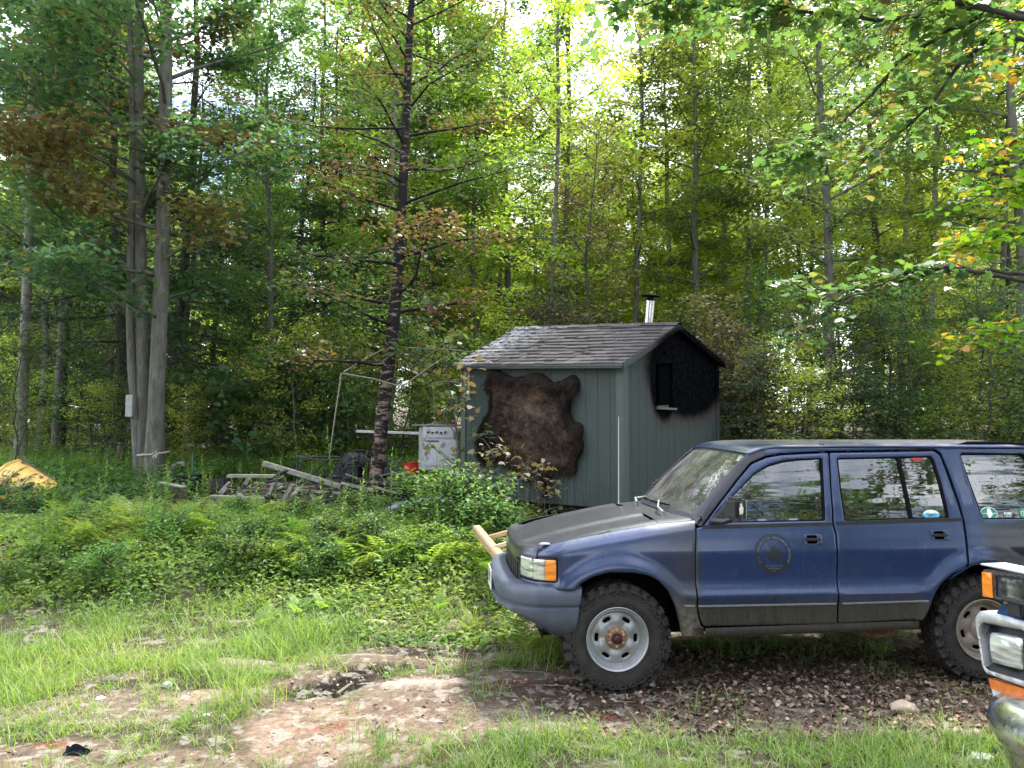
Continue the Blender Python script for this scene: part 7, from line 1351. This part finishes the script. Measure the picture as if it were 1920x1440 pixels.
def big_leaf_mesh(seed, name='burdock'):
    rng = np.random.default_rng(seed); V = []; F = []; T = []; o = 0
    for f in range(7):
        a = f * .9 + rng.normal(0, .2); L = rng.uniform(.16, .30); r0 = np.array([np.cos(a), np.sin(a), 0]); s = np.array([-np.sin(a), np.cos(a), 0]); h = rng.uniform(.10, .26); base = r0 * .10 + [0, 0, h]
        for i, u in enumerate(np.linspace(0, 1, 7)):
            w = L * .48 * math.sin(math.pi * (u * .86 + .12)) ** .8
            for v in (-1, -.5, 0, .5, 1): V.append(base + r0 * u * L + s * v * w + np.array([0, 0, .04 * math.sin(u * 3) - .06 * u * u + .03 * abs(v) + .012 * math.sin(v * 9 + u * 7)]))
        for i in range(6):
            for j in range(4): F.append((o + i * 5 + j, o + i * 5 + j + 1, o + (i + 1) * 5 + j + 1, o + (i + 1) * 5 + j))
        o = len(V); T += [.55 + rng.normal(0, .1)] * 35
        V += [np.array([0, 0, 0.]) - s * .004, s * .004, base + s * .004, base - s * .004]; F.append((o, o + 1, o + 2, o + 3)); o = len(V); T += [.5] * 4
    return mesh_np(np.array(V), np.array(F), WEED, {'tint': np.array(T)}, smooth=True, name=name)
burd = [big_leaf_mesh(i) for i in range(2)]
def plant(name, me, px, py, sc, label, cat, group=None, rz=None):
    p = G(px, py); o = link(name, me, label=label, cat=cat, group=group); o.location = p; o.rotation_euler = (0, 0, rw.uniform(0, 6.28) if rz is None else rz); o.scale = (sc, sc, sc); return o
rr2 = random.Random(5)
for k in range(190):
    px = rr2.uniform(120, 930); py = rr2.uniform(985, 1085)
    if px < 480: py = rr2.uniform(975, 1045)
    plant('fern', ferns[k % 4], px, py, rr2.uniform(.7, 1.2), 'yellow-green fern in the bank of weeds before the clutter', 'fern', 'ferns in the bank of weeds')
for px, py, s, lb in ((490, 1180, .5, 'small fern sprig at the edge of the grass, leftmost of three'), (560, 1155, .45, 'small fern sprig with a yellow crown in the middle of three'), (608, 1150, .45, 'small fern sprig in the grass, rightmost of three'), (820, 1150, .5, 'small yellow fern on the dark soil before the bumper'), (985, 1235, .9, 'bright fern growing under the front bumper'), (1010, 1225, .7, 'dark fern behind the bright one under the front bumper'), (880, 1185, .4, 'tiny fern seedling on the dark soil'), (180, 900, 1.3, 'tall fern left of the maple trio'), (120, 960, 1.1, 'fern in front of the yellow plough blade'), (868, 1010, 1.3, 'bright yellow fern before the shed corner')): plant('fern', ferns[2], px, py, s, lb, 'fern')
for k in range(110):
    px = rr2.uniform(60, 900); py = rr2.uniform(950, 1080); plant('goldenrod', golds[k % 4], px, py, rr2.uniform(.55, 1.15), 'leafy goldenrod stalk in the bank of weeds', 'goldenrod', 'goldenrod stalks in the bank of weeds')
plant('goldenrod', golds[3], 632, 985, 1.45, 'tallest goldenrod stalk, in front of the long grey beam', 'goldenrod'); plant('goldenrod', golds[2], 300, 960, 1.05, 'goldenrod stalk in front of the brown plywood', 'goldenrod'); plant('goldenrod', golds[1], 235, 950, 1.3, 'goldenrod clump left of the maple foot', 'goldenrod')
for px, py, s, lb in ((450, 1050, 1.0, 'broad-leaved burdock in the weeds, left of the pair'), (510, 1065, .9, 'broad-leaved burdock in the weeds, right of the pair'), (60, 1050, 1.1, 'broad-leaved burdock near the left edge'), (430, 1120, .5, 'small burdock rosette among the grass')): plant('burdock', burd[int(px) % 2], px, py, s, lb, 'burdock')
# the mass of leaves
def hz_(x, y): return .07 + .26 * sstep(-.1, 1.0, y - 7.35) * (.05 + 1.9 * fbm(x, y, 1.3, 91)) - .20 * sstep(9.7, 10.9, y) * (x < -.4)
nodeb = lambda x, y: weed_zone(x, y) * (1 - sstep(1.0, 1.6, x - 0 * y) * sstep(10.6, 9.8, y) * 0) * np.where((x > .15) & (y < 7.9), 0, 1) * np.where((x > .42) & (y > 9.25) & (y < 12.6), .04, 1)
rest = lambda x, y: .35 + .65 * (fbm(x, y, 1.5, 33) > .42)
w1 = cloud_leaves(78000, -8.5, 4.6, 6.6, 11.6, lambda x, y: nodeb(x, y) * rest(x, y), hz_, .052, T_OVAL, rw, .50, .5)
w2 = cloud_leaves(42000, -8.5, 4.6, 6.8, 11.6, lambda x, y: nodeb(x, y) * (fbm(x, y, 1.2, 53) > .4), hz_, .075, T_LANCE * [1, 1.4, 1], rw, .60, .55)
w3 = cloud_leaves(60000, -12, 9.5, 11.4, 18, lambda x, y: ((x < -1.2) & ((y > 14.2) | (x < -5.2))) | (x / y > .27), lambda x, y: .32 + .28 * fbm(x, y, .8, 92), .085, T_OVAL, rw, .22, .6)
w1 = (w1[0], w1[1], w1[2]); link('weeds', mesh_np(w1[0], w1[1], WEED, {'tint': w1[2]}, name='weeds'), kind='stuff'); link('narrow_leaved_weeds', mesh_np(w2[0], w2[1], WEED, {'tint': w2[2]}, name='weeds2'), kind='stuff'); link('undergrowth', mesh_np(w3[0], w3[1], WEED, {'tint': w3[2]}, name='undergrowth'), kind='stuff')
far = tufts(2600, -11, -1.0, 14.0, 17.5, lambda x, y: (fbm(x, y, .8, 17) > .42), rw, (8, 18), .10, (.3, .75), .012, .40); quads_tris(*far, 'tall_grass', GRASS, kind='stuff')
# bushes by the shed front
SHB = [tree_meshes('bush', BKD, WEED, seed=120 + i, H=.72, r0=.012, cb=.08, cr=.42, nb=20, twigs=6, per=40, ls=.062, tmpl=T_OVAL, style='column', base_tint=.30 + .1 * i, spread=.09, thin=1) for i in range(2)]
for k, (px, py, Y, sc, lb) in enumerate(((835, 985, 9.7, 1.15, 'round leafy bush in front of the left end of the shed'), (880, 985, 9.5, 1.0, 'leafy bush below the hide, left of the pair'), (935, 990, 9.2, .8, 'leafy bush below the hide, right of the pair'), (800, 990, 9.9, 1.0, 'dark leafy bush beside the grey-blue plastic shell'), (968, 975, 9.6, .6, 'small leafy bush at the dark gap under the shed'))):
    p = at(px, py, Y); place_tree(SHB[k % 2], (p.x, p.y, tz(p.x, p.y) - .05), k, sc, lb, None, 'bush', 'bush')
p = at(1000, 960, 9.7); ms = tree_meshes('wilted_bush', BKD, LEAFD, seed=130, H=1.0, r0=.010, cb=.3, cr=.35, nb=8, twigs=3, per=8, ls=.08, tmpl=T_MAPLE, style='column', base_tint=.25, spread=.08, thin=1); place_tree(ms, (p.x, p.y, tz(p.x, p.y)), 0, 1.0, 'wilted pale sapling in front of the shed wall', None, 'wilted_sapling', 'sapling'); p = at(915, 960, 9.8); place_tree(ms, (p.x, p.y, tz(p.x, p.y)), 2, 1.15, 'wilted pale sapling in front of the lower edge of the hide', None, 'wilted_sapling', 'sapling')

for k in range(64):
    px = rr2.uniform(40, 920); py = rr2.uniform(985, 1110); p = G(px, py); place_tree(SHB[k % 2], (p.x, p.y, p.z - .08), k, rr2.uniform(.32, .75), 'low leafy weed bush in the bank of weeds', 'low weed bushes in the bank', 'bush', 'bush')
# ------------------------------------------------------------------ a label of its own for each tree that can be told apart
BINS = [(0, 95, 'above the yellow plough blade'), (95, 215, 'left of the maple trio'), (215, 340, 'behind the maple trio'), (340, 470, 'above the black tub'), (470, 610, 'above the grey planks'), (610, 700, 'behind the pole shelter'), (700, 800, 'behind the charred birch'), (800, 900, 'above the white stove'), (900, 1010, 'above the left of the shed roof'),
        (1010, 1120, 'above the middle of the shed roof'), (1120, 1240, 'behind the flue pipe'), (1240, 1350, 'above the scorched gable'), (1350, 1450, 'above the wagon windscreen'), (1450, 1560, 'above the front door of the wagon'), (1560, 1700, 'above the rear door of the wagon'), (1700, 1820, 'left of the turning maple'), (1820, 1920, 'behind the turning maple')]
ORD = ['nearest', 'second nearest', 'third nearest', 'fourth nearest', 'fifth nearest', 'sixth nearest', 'seventh nearest', 'eighth nearest']
KIND = {'conifers in the shaded woods at the left': 'dark drooping conifer', 'leafy trees in the shaded woods at the left': 'dark green leafy tree', 'sunlit hardwoods behind the shed': 'sunlit yellow-green hardwood', 'hardwoods behind the blue wagon': 'slender green hardwood', 'young conifers behind the blue wagon': 'young feathery conifer', 'saplings behind the burnt clutter': 'leafy sapling beyond the clutter', 'saplings right of the shed': 'thicket sapling', 'saplings just behind the shed': 'leafy sapling close behind the shed'}
bag = {}
for o in list(SC.objects):
    g = o.get('group')
    if o.parent or g not in KIND: continue
    px = 960 + FPX * o.location.x / o.location.y; w = [t for a, b, t in BINS if a <= px < b]
    if w: bag.setdefault((g, w[0]), []).append(o)
for (g, w), L in bag.items():
    L.sort(key=lambda o: o.location.y)
    for i, o in enumerate(L): o['label'] = (ORD[min(i, 7)] + ' ' if len(L) > 1 else '') + KIND[g] + ' ' + w
